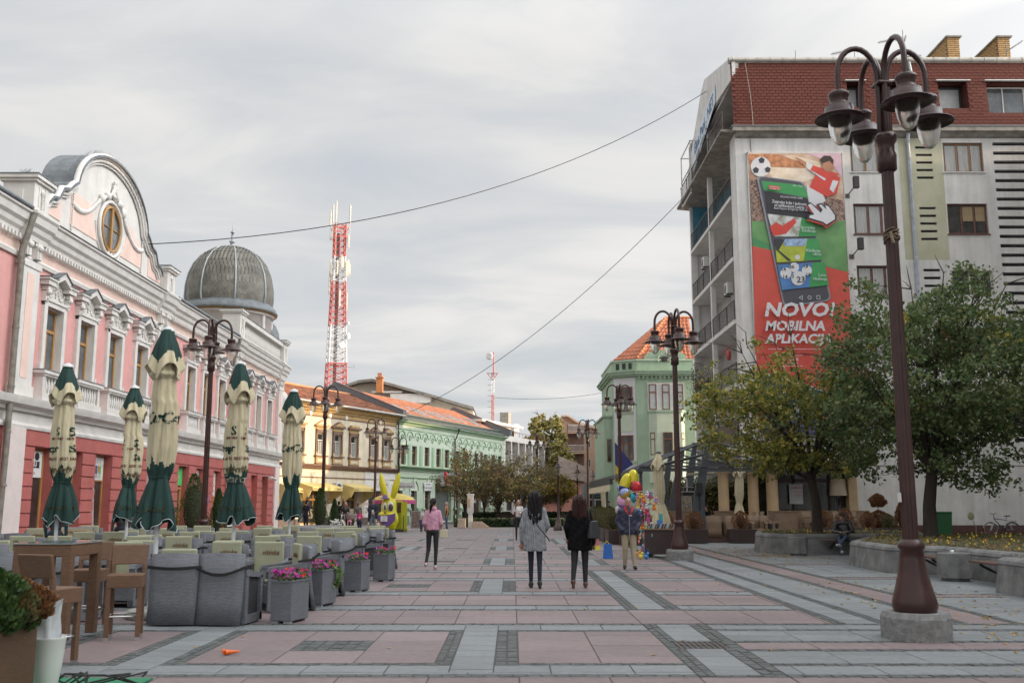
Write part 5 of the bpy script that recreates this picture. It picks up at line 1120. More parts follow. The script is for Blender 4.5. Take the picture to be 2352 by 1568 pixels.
def aerial(x,h,lab,booms):
    a=thing('roof_aerial',lab,'aerial',(x,49.2,24.2)); q=MB(); q.cyl((0,0,0),(0,0,h),.025,.02,5)
    for z,dx,dz,ln,ne in booms:
        q.tube([(0,0,z),(dx*ln,0,z+dz)],.02,4)
        for k in range(ne): t=(k+1)/(ne+1); q.cyl((dx*ln*t,-.18-.1*(1-t),z+dz*t),(dx*ln*t,.18+.1*(1-t),z+dz*t),.008,.008,3); q.cyl((dx*ln*t,0,z+dz*t-.1),(dx*ln*t,0,z+dz*t+.08),.006,.006,3)
    q.build('mast_and_booms',[mat('antenna_grey',(.2,.2,.2))],a)
aerial(18.0,.95,'low television aerial with one long boom left of the lamp post top',[(.9,-1,-.25,1.25,12)])
aerial(20.6,2.0,'tall television aerial with crossed booms above the brown roof',[(1.55,-1,-.25,1.35,12),(.5,1,.05,.9,10),(1.2,.3,.5,.5,6)])
aerial(14.9,.85,'short thin lightning rod on the roof edge near the corner',[])
aerial(26.0,1.3,'small tilted television aerial beside the right chimney',[(.8,1,.6,.9,10)])
# banner
BX0,BX1,BZ0,BZ1=12.0,16.76,5.1,19.12
def bp(x,y):   # point measured on the banner (enlarged photograph) -> wall
    return onY((x*.5102+2896)/1.7415,(y*.5102+500)/1.7415,48.5)
bn=thing('building_banner','huge printed advertising banner with football player, telephone and red NOVO! lettering','banner',(0,48.4,0))
ly=[0]
def bpoly(name,pts,m,par=bn,raw=False):
    ly[0]+=1; y=-.004*ly[0]; P=[(p if raw else bp(*p)) for p in pts]; q=MB(); q.poly([(a,y,b) for a,b in P]); return q.build(name,[m],par)
q=MB(); q.box(BX0-.06,0,BZ0,BX0,.06,BZ1+.06); q.box(BX1,0,12.0,BX1+.05,.06,BZ1); q.box(BX0-.1,0,BZ1,BX1+.1,.08,BZ1+.06); q.build('frame',[WFR],bn)
def bmat(n,c,v=.06,s=1.5,c2=None): return mat('bprint_'+n,c,.55,v,s,col2=c2)
bpoly('print_red',[(BX0,BZ0+.0),(BX1,BZ0),(BX1,13.2),(BX0,13.9+.5)],bmat('red',(.60,.085,.06)),raw=True)
bpoly('print_stadium',[(180,228),(912,228),(945,760),(215,760)],bmat('stadium',(.62,.33,.20),.4,1.1,(.80,.62,.48)))
bpoly('print_glow',[(300,300),(520,240),(760,300),(720,420),(560,470),(380,430)],bmat('glow',(.80,.60,.40),.15,1.5,(.85,.76,.64)))
bpoly('print_pink_sky',[(640,228),(912,228),(920,420),(830,300)],bmat('pinksky',(.62,.42,.50),.15))
bpoly('print_roof',[(180,236),(420,236),(600,300),(640,345),(380,335),(196,310)],bmat('roofbeam',(.50,.22,.10),.4,4))
bpoly('print_crowd',[(195,420),(930,600),(945,765),(213,770)],bmat('crowd',(.22,.07,.05),.9,9,(.5,.33,.26)))
bpoly('print_pitch',[(213,760),(945,755),(965,1160),(780,1110),(360,985),(220,955)],bmat('pitch',(.12,.30,.11),.15,1,(.18,.38,.14)))
bpoly('print_pitch_dark',[(219,885),(640,1060),(965,1155),(780,1110),(360,990),(221,955)],bmat('pitch2',(.06,.26,.10),.1))
bpoly('print_red_field',[(222,955),(360,985),(780,1110),(968,1160),(985,1420),(1005,1800),(240,1800)],bmat('red',(.6,.085,.06)))
def disc(cx,cy,r,name,m,n=20,ry=None): return bpoly(name,[(cx+r*math.cos(-2*PI*k/n),cy+(ry or r)*math.sin(-2*PI*k/n)) for k in range(n)],m)
bw_=bmat('white',(.66,.66,.68)); bk_=bmat('black',(.035,.035,.045)); bg_=bmat('green',(.05,.31,.09)); bd_=bmat('darkgrey',(.075,.075,.09)); rd_m=bmat('shirt',(.62,.06,.04))
disc(283,335,78,'print_ball',bw_)
for a,b,s in ((290,285,26),(245,362,26),(338,358,24)): bpoly('print_patch',[(a+s*math.cos(-2*PI*k/5+.9),b+s*math.sin(-2*PI*k/5+.9)) for k in range(5)],bk_)
sk=bmat('skin',(.42,.20,.12)); hr=bmat('hair',(.035,.018,.012))
bpoly('print_shorts',[(640,480),(740,490),(790,600),(735,640),(665,640),(648,560)],bw_)
bpoly('print_torso',[(735,365),(905,420),(875,545),(800,572),(662,495),(700,420)],rd_m)
bpoly('print_stripe',[(845,440),(890,450),(850,540),(820,510)],bw_); bpoly('print_sleeve',[(680,320),(830,395),(780,445),(640,345),(640,305)],bw_); bpoly('print_arm',[(690,325),(900,395),(800,435),(670,360)],rd_m)
bpoly('print_hand',[(545,255),(600,280),(640,305),(632,330),(590,305)],sk)
bpoly('print_face',[(765,310),(845,280),(855,350),(820,378),(785,372),(765,345)],sk); bpoly('print_hair',[(740,285),(775,250),(825,252),(852,285),(845,320),(820,290),(760,312)],hr)
def rrect(pts,k=.10):   # rounded quad
    out_=[]; n=4
    for i in range(4):
        p0,p,p1=pts[i-1],pts[i],pts[(i+1)%4]
        l0=math.hypot(p0[0]-p[0],p0[1]-p[1]); l1=math.hypot(p1[0]-p[0],p1[1]-p[1]); r=44
        a=(p[0]+(p0[0]-p[0])*r/l0,p[1]+(p0[1]-p[1])*r/l0); b=(p[0]+(p1[0]-p[0])*r/l1,p[1]+(p1[1]-p[1])*r/l1)
        for j in range(5):
            t=j/4; out_.append(((1-t)**2*a[0]+2*t*(1-t)*p[0]+t*t*b[0],(1-t)**2*a[1]+2*t*(1-t)*p[1]+t*t*b[1]))
    return out_
bpoly('print_phone_edge',rrect([(245,405),(460,1435),(835,1380),(622,455)]),bmat('silver',(.25,.26,.30)))
bpoly('print_phone',rrect([(262,412),(468,1420),(822,1372),(612,462)]),bd_)
bpoly('print_phone_green',[(285,448),(305,520),(655,580),(625,500),(600,480)],bg_)
bpoly('print_phone_dark',[(308,532),(330,705),(690,760),(648,585)],bmat('nearblack',(.03,.028,.035)))
bpoly('print_scene',[(332,705),(600,735),(575,883),(385,883)],bmat('sceneA',(.50,.50,.30),.5,3,(.7,.72,.75))); bpoly('print_scene_green',[(600,735),(690,770),(722,880),(575,883)],bg_)
bpoly('print_goalkeeper',[(350,810),(400,770),(450,800),(540,740),(560,770),(480,860),(380,878)],rd_m)
bpoly('print_scene',[(390,905),(725,898),(760,1065),(405,1085)],bmat('sceneB',(.42,.48,.05),.2,2)); bpoly('print_scene_green',[(645,899),(726,898),(762,1066),(615,1070)],bg_); bpoly('print_scene_blue',[(440,903),(640,900),(630,955),(470,960)],bmat('sky2',(.3,.42,.6),.4,5))
bpoly('print_leg',[(385,900),(470,905),(420,990),(520,1070),(495,1075),(400,985)],bk_); disc(566,1045,20,'print_ball',bw_)
bpoly('print_scene_lotto',[(408,1105),(775,1082),(812,1262),(445,1302)],bmat('lotto',(.07,.20,.45),.15,2)); bpoly('print_scene_green',[(682,1088),(775,1082),(812,1262),(660,1280)],bg_)
for a,b,r in ((475,1170,44),(540,1125,38),(638,1150,40),(572,1210,56)): disc(a,b,r,'print_lotto_ball',bw_)
def btext(s,x,y,size,m,sh=0,rot=0,al='LEFT',off=.0,sx=1):
    a,b=bp(x,y); ly[0]+=1; return text(s,size,(a,-.004*ly[0]-.002,b),(PI/2,rot,0),m,bn,align=al,off=off,shear=sh,ext=.001,sx=sx)
for s,x,y in (('14',455,1140),('14',468,1200),('36',520,1120),('18',648,1185),('18',628,1115),('23',592,1222),('3',528,1195)): btext(s,x,y,.26 if s!='23' else .42,bk_,al='CENTER',off=.01)
r7=R(7)
btext('PROMOTIVNE IGRE',430,576,.13,bw_,rot=r7*.6); btext('Zaigrajte br\u017ee i jednostavnije',366,612,.21,bw_,rot=r7*.8,off=.012,sx=.85); btext('sa aplikacijom Lutrije BiH.',384,640,.21,bw_,rot=r7*.8,off=.012,sx=.85); btext('Budi majstor prognoze, Budi dio igre!',380,664,.16,bw_,rot=r7*.6,sx=.82)
for s,x,y in (('Sportsko',700,820),('kla\u0111enje',704,845),('Kla\u0111enje',742,1000),('u\u017eivo',747,1026),('Loto',785,1188),('kla\u0111enje',792,1220)): btext(s,x,y,.2,bw_,al='RIGHT',rot=r7*.4)
bpoly('print_logo',[(335,488),(400,492),(435,510),(415,527),(345,520)],bmat('logo',(.6,.07,.05))); btext('kladionica',385,502,.12,bw_,al='CENTER',rot=r7); btext('LUTRIJE BiH',383,518,.10,bw_,al='CENTER',rot=r7)
btext('49%  14:35',600,500,.11,bw_,al='RIGHT',rot=r7); btext('\u25c1   \u25cb   \u25a1',655,1365,.25,bw_,al='CENTER',rot=-r7*.2)
# pixel hand cursor
def hand(dx,dy,m,nm): bpoly(nm,[(x+dx,y+dy) for x,y in ((625,650),(660,632),(735,700),(705,650),(740,640),(770,660),(765,640),(800,655),(835,700),(862,735),(862,770),(785,825),(760,800),(635,765),(640,730),(680,715))],m)
hand(0,0,bmat('cursor_edge',(.55,.04,.03)),'print_cursor_edge'); hand(2,-12,bk_,'print_cursor_outline')
bpoly('print_cursor',[(x+2,y-10) for x,y in ((640,655),(662,642),(740,715),(755,690),(725,655),(745,650),(785,690),(775,655),(800,665),(830,705),(850,735),(850,765),(785,805),(760,785),(650,752),(655,735),(690,728))],bw_)
# lower lettering (measured in the next enlargement, 700 px lower)
q8=lambda x,y:bp(x,y+1372)
def ltext(s,x,y,size,m,sh=.2,off=.035,sx=1): a,b=q8(x,y); ly[0]+=1; return text(s,size,(a,-.004*ly[0]-.002,b),UP,m,bn,align='LEFT',off=off,shear=sh,ext=.001,sx=sx)
ltext('NOVO!',298,90,.93,bw_,sx=1.12); ltext('MOBILNA',305,215,.66,bw_,sx=1.02); ltext('APLIKACIJA',310,315,.62,bw_,sx=1.02); ltext('Preuzmi',425,470,.27,bw_,0,.012); ltext('Android App',428,500,.16,bw_,0,0); ltext('Preuzmi',760,465,.2,bw_,0,.01); ltext('iOS App',760,495,.14,bw_,0,0)
def lpoly(nm,pts,m): return bpoly(nm,[(x,y+1372) for x,y in pts],m)
for y in (392,441,523): lpoly('print_rule',[(330,y-1),(600 if y>400 else 860,y-1),(600 if y>400 else 860,y+2),(330,y+2)],bw_)
lpoly('print_white_stripe',[(262,565),(520,640),(950,760),(950,785),(520,662),(268,585)],bw_)
lpoly('print_navy',[(270,580),(520,658),(985,790),(1040,900),(1040,1045),(292,1045)],bmat('navy',(.065,.085,.19),.12))
lpoly('print_people',[(780,770),(850,720),(930,760),(1040,830),(1040,960),(900,870)],bmat('people',(.45,.36,.34),.4,3,(.6,.6,.65))); lpoly('print_red_corner',[(690,870),(800,930),(860,1000),(830,1010),(700,900)],rd_m); lpoly('print_star',[(714,776),(718,786),(728,786),(720,792),(724,802),(714,796),(704,802),(708,792),(700,786),(710,786)],bmat('star',(.55,.5,.12)))
for s,x,y in (('Uz dobro',330,720),('dobro do\u0161li,',330,775),('trenutak radosti',330,825),('tvoje Zimi!',335,880)): ltext(s,x,y,.33,bw_,0,.012)
lpoly('print_tick',[(470,695),(520,695),(520,745),(470,745)],bmat('logo',(.6,.07,.05)))
for i,(x,z) in enumerate(((16.95,16.9),(17.0,13.75))):
    fl_=thing('floodlight',('upper','lower')[i]+' black floodlight on a wall arm beside the banner','floodlight',(x,48.5,z)); q=MB(); q.box(-.12,-.02,-.12,.12,.0,.12); q.tube([(0,0,0),(.12,-.8,.25)],.03); q.build('arm',[mat('dim_metal',(.12,.1,.08))],fl_); q=MB(); q.box(.05,-.95,.15,.32,-.7,.75); q.build('lamp_housing',[RAIL],fl_,bevel=.02)
# ================================================================ STREET LAMPS
LB=mat('lamp_brown',(.045,.019,.016),.30,.25,5,spec=.45,bump=.08,bscale=35); LGL=mat('frosted_glass',(.82,.82,.80),.32,.04,2,spec=.5); LGL.node_tree.nodes['Principled BSDF'].inputs['Transmission Weight'].default_value=1; LGL.node_tree.nodes['Principled BSDF'].inputs['IOR'].default_value=1.12; LRIM=mat('lamp_underside',(.02,.017,.017),.5)
GRAN=mat('grey_granite_block',(.20,.20,.195),.8,.3,14,bump=.4,bscale=50,col2=(.26,.26,.255))
def street_lamp():
    t=thing('street_lamp','','street lamp')
    q=MB(); n=8; o8=lambda r:[(r*math.cos(PI/8+k*PI/4)*1.08,r*math.sin(PI/8+k*PI/4)) for k in range(8)]
    q.prism(o8(.385),0,.24); q.prism(o8(.385),.24,.3,top=.93); q.build('pedestal',[GRAN],t)
    q=MB(); q.lathe([(.235,.30),(.255,.36),(.247,.43),(.21,.56),(.165,.74),(.145,.9),(.13,1.0),(.15,1.02),(.155,1.06),(.125,1.1),(.11,1.12)],20); q.build('bell_base',[LB],t)
    q=MB(); 
    for i,(r,z) in enumerate(((.122,1.1),(.098,5.65))): pass
    vs=[];k=24
    for z in (1.1,5.65):
        R0=.09 if z<2 else .073
        for j in range(k): a=2*PI*j/k; r=R0*(1 if (j%3) else .86); vs.append((r*math.cos(a),r*math.sin(a),z))
    q.add(vs,[(j,(j+1)%k,k+(j+1)%k,k+j) for j in range(k)],0,False); q.build('shaft',[LB],t)
    q=MB(); q.lathe([(.09,5.6),(.115,5.62),(.12,5.8),(.10,5.86),(.105,5.95),(.135,6.0),(.135,6.05),(.11,6.09),(.06,6.1)],20); q.build('collar',[LB],t)
    q=MB(); q.box(-.1,-.1,6.72,.1,.1,6.77); q.build('clamp',[LB],t,bevel=.02)
    ac=.52
    for k in range(4):
        a=k*PI/2; c,s=math.cos(a),math.sin(a)
        pts=[(.062,6.05),(.062,6.5),(.062,6.8)]+[(.062+ac*.5-ac*.5*math.cos(PI*i/12),6.85+.36*math.sin(PI*i/12)) for i in range(1,12)]+[(.062+ac,6.8),(.062+ac,6.58)]
        q=MB(); q.tube([(r*c,r*s,z) for r,z in pts],.036,8); ar=q.build('arm',[LB],t)
        cx,cy=(.062+ac)*c,(.062+ac)*s
        q=MB(); q.lathe([(.02,6.62),(.10,6.62),(.125,6.60),(.13,6.565),(.115,6.54),(.11,6.49),(.105,6.46),(.13,6.44),(.175,6.42),(.18,6.34),(.19,6.325),(.30,6.275),(.305,6.262),(.15,6.275)],22,(cx,cy,0)); ln=q.build('lantern',[LB],t)
        q=MB(); q.lathe([(.142,6.27),(.14,6.18),(.125,6.08),(.09,5.98),(.04,5.93),(0,5.92)],18,(cx,cy,0)); q.build('globe',[LGL],ln)
    return t
lamp0=street_lamp(); first=[True]
def put_lamp(x,y,lab,h=1,rz=R(-84)):
    if first[0]: o=lamp0; first[0]=False
    else: o=dup(lamp0)
    o.location=(x,y,0); o.rotation_euler=(0,0,rz); o.scale=(h,h,h); o['label']=lab; o['group']='four-armed brown street lamps'; return o
put_lamp(4.74,12.06,'nearest brown four-armed street lamp on an octagonal stone pedestal at right',1.015)
put_lamp(4.72,28.6,'brown street lamp beside the toy cart in front of the cafe',.985)
put_lamp(5.15,47.8,'brown street lamp rising behind the toy balloons near the green corner house',1)
put_lamp(5.15,68,'brown street lamp in front of the peach apartment block',1)
put_lamp(2.0,80,'thin brown street lamp standing behind the woman in the grey coat',.98)
put_lamp(-9.15,30,'brown street lamp in front of the pink facade behind the large parasol',.985)
put_lamp(-9.05,48.2,'brown street lamp in front of the yellow awnings',1)
put_lamp(-9.2,67.5,'brown street lamp right behind the rabbit kiosk ears',1)
put_lamp(-7.0,62.0,'small coppery street lamp lit by the sun before the green house',.78)
put_lamp(8.4,92,'distant street lamp above the jewellery shop roof',.9)
put_lamp(10.7,98,'distant street lamp half hidden by the green corner house wing',.9)
def extra():
    q=MB(); r_=random.Random(4)
    for k in range(7): q.tube([(.09*math.cos(a),.09*math.sin(a),4.72+.018*k+.03*math.sin(a*1.3+k)) for a in [2*PI*i/16 for i in range(17)]],.012,4)
    q.tube([(.1,-.06,4.8),(.2,-.1,4.7),(.24,-.1,4.62)],.018,4); q.build('rope_wrap',[mat('old_rope',(.17,.12,.08),.9,.4,30)],lamp0)
    MB().box(-.035,-.112,1.55,.03,-.097,1.66).build('sticker',[PAPER],lamp0)
extra()
def post_lantern(x,y,h,lab):
    t=thing('post_lantern',lab,'street lamp',(x,y,0),0,'single-headed post lanterns'); q=MB(); q.lathe([(.3,0),(.3,.25),(.2,.26),(.12,.7),(.07,.8),(.05,h-.6),(.09,h-.55),(.05,h-.5)],10); q.build('post',[LB],t)
    q=MB(); q.lathe([(.05,h+.45),(.04,h+.15),(.12,h+.1),(.13,h),(.28,h-.12),(.28,h-.14)],14); ln=q.build('lantern',[LB],t); q=MB(); q.lathe([(.16,h-.14),(.13,h-.4),(.06,h-.48)],12); q.build('globe',[LGL],ln)
post_lantern(2.75,60,3.8,'single brown post lantern between the two walking women'); post_lantern(4.75,73,3.9,'single brown post lantern before the old tiled house'); post_lantern(-1.0,84,3.2,'dark post lantern among the autumn trees left of the walk')
post_lantern(7.1,88,4.0,'single post lantern just left of the jewellery shop')
# ================================================================ TERRACE (left)
WK=rib_mat('grey_wicker',(.165,.175,.197),(.085,.09,.10),.05,.017,.5,mortar=.16); WKB=rib_mat('brown_wicker',(.155,.082,.045),(.095,.05,.028),.05,.016,.5,mortar=.14); WKT=rib_mat('tan_wicker',(.29,.20,.13),(.10,.07,.045),.05,.022,.6)
CUSH=mat('sage_cushion',(.33,.335,.235),.9,.07,6,bump=.1,bscale=90); BLK=mat('black_strap',(.012,.012,.013),.6); INKBR=mat('ink_brown',(.16,.08,.03)); WMET=mat('white_metal',(.6,.62,.62)); STEEL=mat('steel',(.5,.5,.5))
def back_panel(q,y0,y1,w,z0,z1,th,m=0,bulge=.04,tilt=.08):
    """curved wicker back: bowed in plan, leaning backwards"""
    n=7; vs=[]; zl=[z0,(z0+z1)*.35,(z0+z1)*.6,z1]
    def Y(x,z,k): return y0+(tilt*(1-z/z1)**2*1.2 if z<z1*.6 else tilt*.2*(z/z1))+bulge*(1-(2*x/w)**2)+th*k
    for k in (0,1):
        for z in zl:
            for i in range(n): x=-w/2+w*i/(n-1); vs.append((x,Y(x,z,k),z-.02*(2*x/w)**2*(z==z1)))
    fs=[];N4=len(zl)*n
    for j in range(len(zl)-1):
        for i in range(n-1):
            a=j*n+i; fs.append((a,a+1,a+n+1,a+n)); fs.append((N4+a,N4+a+n,N4+a+n+1,N4+a+1))
        a=j*n; fs.append((a,a+n,N4+a+n,N4+a)); a=j*n+n-1; fs.append((a,N4+a,N4+a+n,a+n))
    t=(len(zl)-1)*n
    for i in range(n-1): fs.append((t+i,t+i+1,N4+t+i+1,N4+t+i)); fs.append((i,N4+i,N4+i+1,i+1))
    q.add(vs,fs,m,True)
def armchair(name,wk,cushion,strap,label):
    t=thing(name,label,'chair')
    q=MB(); back_panel(q,.24,.3,.62,.02,.92,.06); q.build('backrest',[wk],t)
    q=MB(); q.box(-.27,-.30,.10,.27,.26,.38); q.build('seat',[wk],t,bevel=.015)
    for s in (-1,1):
        q=MB(); q.box(s*.25,-.32,.02,s*.34,-.24,.60); q.box(s*.25,-.32,.02,s*.34,.26,.12); q.extx([(-.34,.58),(-.30,.64),(.0,.67),(.26,.72),(.26,.62),(.0,.60),(-.3,.57)],s*.25,s*.34); q.box(s*.27,.16,.1,s*.33,.26,.64); q.build('armrest',[wk],t)
        q=MB(); q.box(s*.285,-.24,.12,s*.30,.17,.6); q.build('arm_panel',[mat('dark_slats',(.035,.037,.042),.6,.3,30,stretch=(.1,.1,1))],t)
    for s in (-1,1):
        for y in (-.26,.2): MB().box(s*.29-.02,y-.02,0,s*.29+.02,y+.02,.03).build('foot',[mat('grey_foot',(.3,.31,.33),.5)],t)
    if cushion:
        q=MB(); vs=[]
        q.box(-.235,.13,.42,.235,.19,.965); c=q.build('back_cushion',[cushion],t,bevel=.022); q=MB(); q.box(-.24,-.28,.385,.24,.14,.44); q.build('seat_cushion',[cushion],t,bevel=.02)
        if LETT[0] is None:
            o=text('vitinka',.105,(0,0,0),(0,0,0),INKBR,None,shear=.35,off=.012); LETT[0]=o.data; bpy.data.objects.remove(o)
        l=inst(LETT[0],'lettering',c,(.03,.124,.80),UP)
    if strap:
        q=MB(); n=9
        for a in range(n-1):
            f=lambda i:(-.345+.69*i/(n-1), .345+.045*(1-((i-4)/4)**2), .74-(.10*math.sin(PI*i/(n-1)) if strap>1 else .02*math.sin(PI*i/(n-1))))
            p,r=f(a),f(a+1); q.quad((p[0],p[1],p[2]-.02),(r[0],r[1],r[2]-.02),(r[0],r[1],r[2]+.02),(p[0],p[1],p[2]+.02)); 
        for s in (-1,1): q.quad((s*.345,.34,.72),(s*.345,.1,.70),(s*.345,.1,.735),(s*.345,.34,.76))
        q.build('strap',[BLK],t)
    return t
LETT=[None]
ch_c=armchair('wicker_armchair',WK,CUSH,0,'x'); ch_s=armchair('wicker_armchair',WK,CUSH,1,'x'); ch_b=armchair('wicker_armchair',WK,None,2,'x')
used=set()
def chair(proto,x,y,rz,label):
    if proto.name not in used: used.add(proto.name); o=proto
    else: o=dup(proto)
    o.location=(x,y,0); o.rotation_euler=(0,0,rz); o['label']=label; o['group']='grey wicker armchairs on the cafe terrace'; return o
def table(x,y,rz,label,menu=True):
    t=thing('cafe_table',label,'table',(x,y,0),rz,'grey wicker cafe tables'); q=MB(); q.box(-.36,-.36,.66,.36,.36,.73); q.build('tabletop',[WK],t,bevel=.01); q=MB(); q.box(-.35,-.35,.735,.35,.35,.745); q.build('glass_top',[mat('table_glass',(.25,.28,.28),.05,.1,spec=.9)],t)
    for a in (-1,1):
        for b in (-1,1): MB().box(a*.34-.035*(a+1),b*.34-.035*(b+1),0,a*.34+.07-.035*(a+1),b*.34+.07-.035*(b+1),.66).build('leg',[WK],t)
    return t
ORD=['first','second','third','fourth','fifth','sixth','seventh']
r=random.Random(21); tno=0
tabs=[(c,row,-4.15-2.35*c+r.uniform(-.08,.08),14.85+2.95*row+r.uniform(-.1,.1)) for row in range(5) for c in range(5)]
protoT=None
for c,row,x,y in tabs:
    if x<-.5*y-.5 or x<-12.4: continue
    if c==1 and row==0: x+=.1
    lab=f'{ORD[c]} grey wicker table from the walkway in the {ORD[row]} row of the terrace'
    if protoT is None: protoT=table(x,y,.05,lab); T=protoT
    else: T=dup(protoT,(x,y,0),r.uniform(-.12,.12),lab)
    if (c+row)%2 and row<5:
        m=MB(); m.box(x+.1,y-.04,.747,x+.17,y+.0,.93); tag(m.build('menu_stand',[mat('menu_dark',(.06,.06,.04),.5,.8,30,col2=(.2,.19,.1))]),'slim dark menu stand on the '+lab.replace('grey wicker ','').replace(' of the terrace',''),'menu stand',group='menu stands on the terrace tables')
    for i,(dx,dy,rz) in enumerate(((-.38,-.98,PI+.05),(.38,-.98,PI-.1),(-.38,.98,0),(.38,.98,0),(.98,.05,-PI/2))):
        if i==4 and c!=0: continue
        if i==1 and c==0 and row>0: rz=PI+.62; dx=.55
        if i==4: 
            if row==0: continue
            continue
        side={0:'left-hand back-turned',1:'right-hand back-turned',2:'left-hand cushioned',3:'right-hand cushioned'}[i]
        if c==0 and row==0 and i in (0,1): X,Y=(-4.40,13.62) if i==0 else (-3.76,13.6); pr=ch_s if i==0 else ch_b; pr=(ch_s if i==0 else ch_b); rz=PI-.02 if i==0 else PI-.12
        else: X,Y=x+dx+r.uniform(-.07,.07),y+dy+r.uniform(-.08,.08); pr=ch_c if i>1 else (ch_s if r.random()<.5 else ch_b)
        if i>1 and r.random()<.25: pr=ch_s
        chair(pr,X,Y,rz+r.uniform(-.16,.16)*(0 if (c==0 and row==0 and i<2) else 1),f'{side} grey armchair at the {ORD[c]} table from the walkway, {ORD[row]} row')
# far right column of chairs seen from behind along the flower boxes
# flower boxes
PET=[mat('petunia_magenta',(.35,.015,.22),.6,.2),mat('petunia_red',(.55,.02,.02),.6,.2)]
def flower_box(x,y,rz,lab,mix,w=.30,l=.52,h=.54):
    t=thing('flower_box',lab,'planter',(x,y,0),rz,'grey wicker flower boxes along the terrace'); q=MB(); q.box(-w/2,-l/2,.03,w/2,l/2,h); q.build('box',[WK],t,bevel=.008)
    q=MB(); q.box(-w/2-.008,-l/2-.008,h-.01,w/2+.008,-l/2+.03,h+.008);q.box(-w/2-.008,l/2-.03,h-.01,w/2+.008,l/2+.008,h+.008);q.box(-w/2-.008,-l/2+.03,h-.01,-w/2+.03,l/2-.03,h+.008);q.box(w/2-.03,-l/2+.03,h-.01,w/2+.008,l/2-.03,h+.008); q.build('rim',[WK],t)
    MB().box(-w/2+.03,-l/2+.03,h-.08,w/2-.03,l/2-.03,h-.03).build('soil',[mat('soil',(.05,.035,.025),.9)],t)
    for a in (-1,1):
        for b in (-1,1): MB().box(a*(w/2-.06)-.05,b*(l/2-.04)-.03,0,a*(w/2-.06)+.05,b*(l/2-.04)+.03,.03).build('foot',[mat('grey_foot',(.3,.31,.33))],t)
    rr=random.Random(int(x*100)); q=MB(); f=MB()
    for i in range(260):
        p=Vector((rr.uniform(-w/2,w/2),rr.uniform(-l/2,l/2),h+rr.uniform(-.03,.10)*(1 if i%3 else 1.2))); d=Vector((rr.gauss(0,1),rr.gauss(0,1),rr.gauss(0,.5))).normalized()*.028; e=d.orthogonal().normalized()*.016
        q.add([tuple(p-d),tuple(p+e),tuple(p+d),tuple(p-e)],[(0,1,2,3)])
    q.build('foliage',[leaf_mat('petunia_leaves',[(.03,.07,.015),(.06,.13,.03),(.10,.15,.04)])],t)
    for i in range(int(60*mix)):
        p=Vector((rr.uniform(-w/2-.03,w/2+.03),rr.uniform(-l/2-.03,l/2+.03),h+rr.uniform(.03,.14))); n=5; nr=Vector((rr.gauss(0,.6),rr.gauss(-.5,.6),.9)).normalized(); u=nr.orthogonal().normalized(); v=nr.cross(u); rad=.026
        red=1 if (p.y>l*.1 and rr.random()<.55) else 0
        f.add([tuple(p)]+[tuple(p+(u*math.cos(2*PI*k/7)+v*math.sin(2*PI*k/7))*rad*(1 if k%2 else .85)+nr*.012) for k in range(7)],[(0,1+k,1+(k+1)%7) for k in range(7)],red)
    stuff(f.build('flowers',PET,t)); return t
flower_box(-2.98,13.75,-.25,'nearest grey wicker flower box full of magenta and red petunias',1.6)
fb_=flower_box(-2.98,15.9,-.25,'second grey wicker flower box with petunias and ivy trailing over its edge',1.1)
q=MB(); rr=random.Random(3)
for i in range(150):
    t=rr.random(); p=Vector((.16+.03*rr.random()+.05*math.sin(t*4),.22+.04*rr.gauss(0,1),.58-.34*t)); d=Vector((rr.gauss(0,1),rr.gauss(0,1),rr.gauss(0,1))).normalized()*.03; e=d.orthogonal()*.6; q.add([tuple(p-d),tuple(p+e),tuple(p+d),tuple(p-e)],[(0,1,2,3)])
q.build('trailing_ivy',[leaf_mat('ivy_light',[(.07,.14,.03),(.14,.22,.06)])],fb_)
flower_box(-2.8,18.45,-.2,'third grey wicker flower box with a low mix of petunias',.7,w=.32,l=.46)
flower_box(-2.62,20.9,-.15,'farthest grey wicker flower box beside the terrace chairs',.6,w=.32)
# chairs standing right behind the boxes, backs towards the walk
for i,(x,y,rz,p,l) in enumerate(((-3.05,15.0,-1.15,ch_s,'nearest'),(-3.0,17.4,-1.2,ch_b,'second'),(-2.95,19.8,-1.25,ch_s,'third'),(-2.9,22.3,-1.3,ch_b,'fourth'),(-2.9,24.6,-1.35,ch_s,'fifth'))):
    chair(p,x-.32,y+.2,rz,f'{l} grey wicker armchair standing side-on behind the flower boxes by the walk')
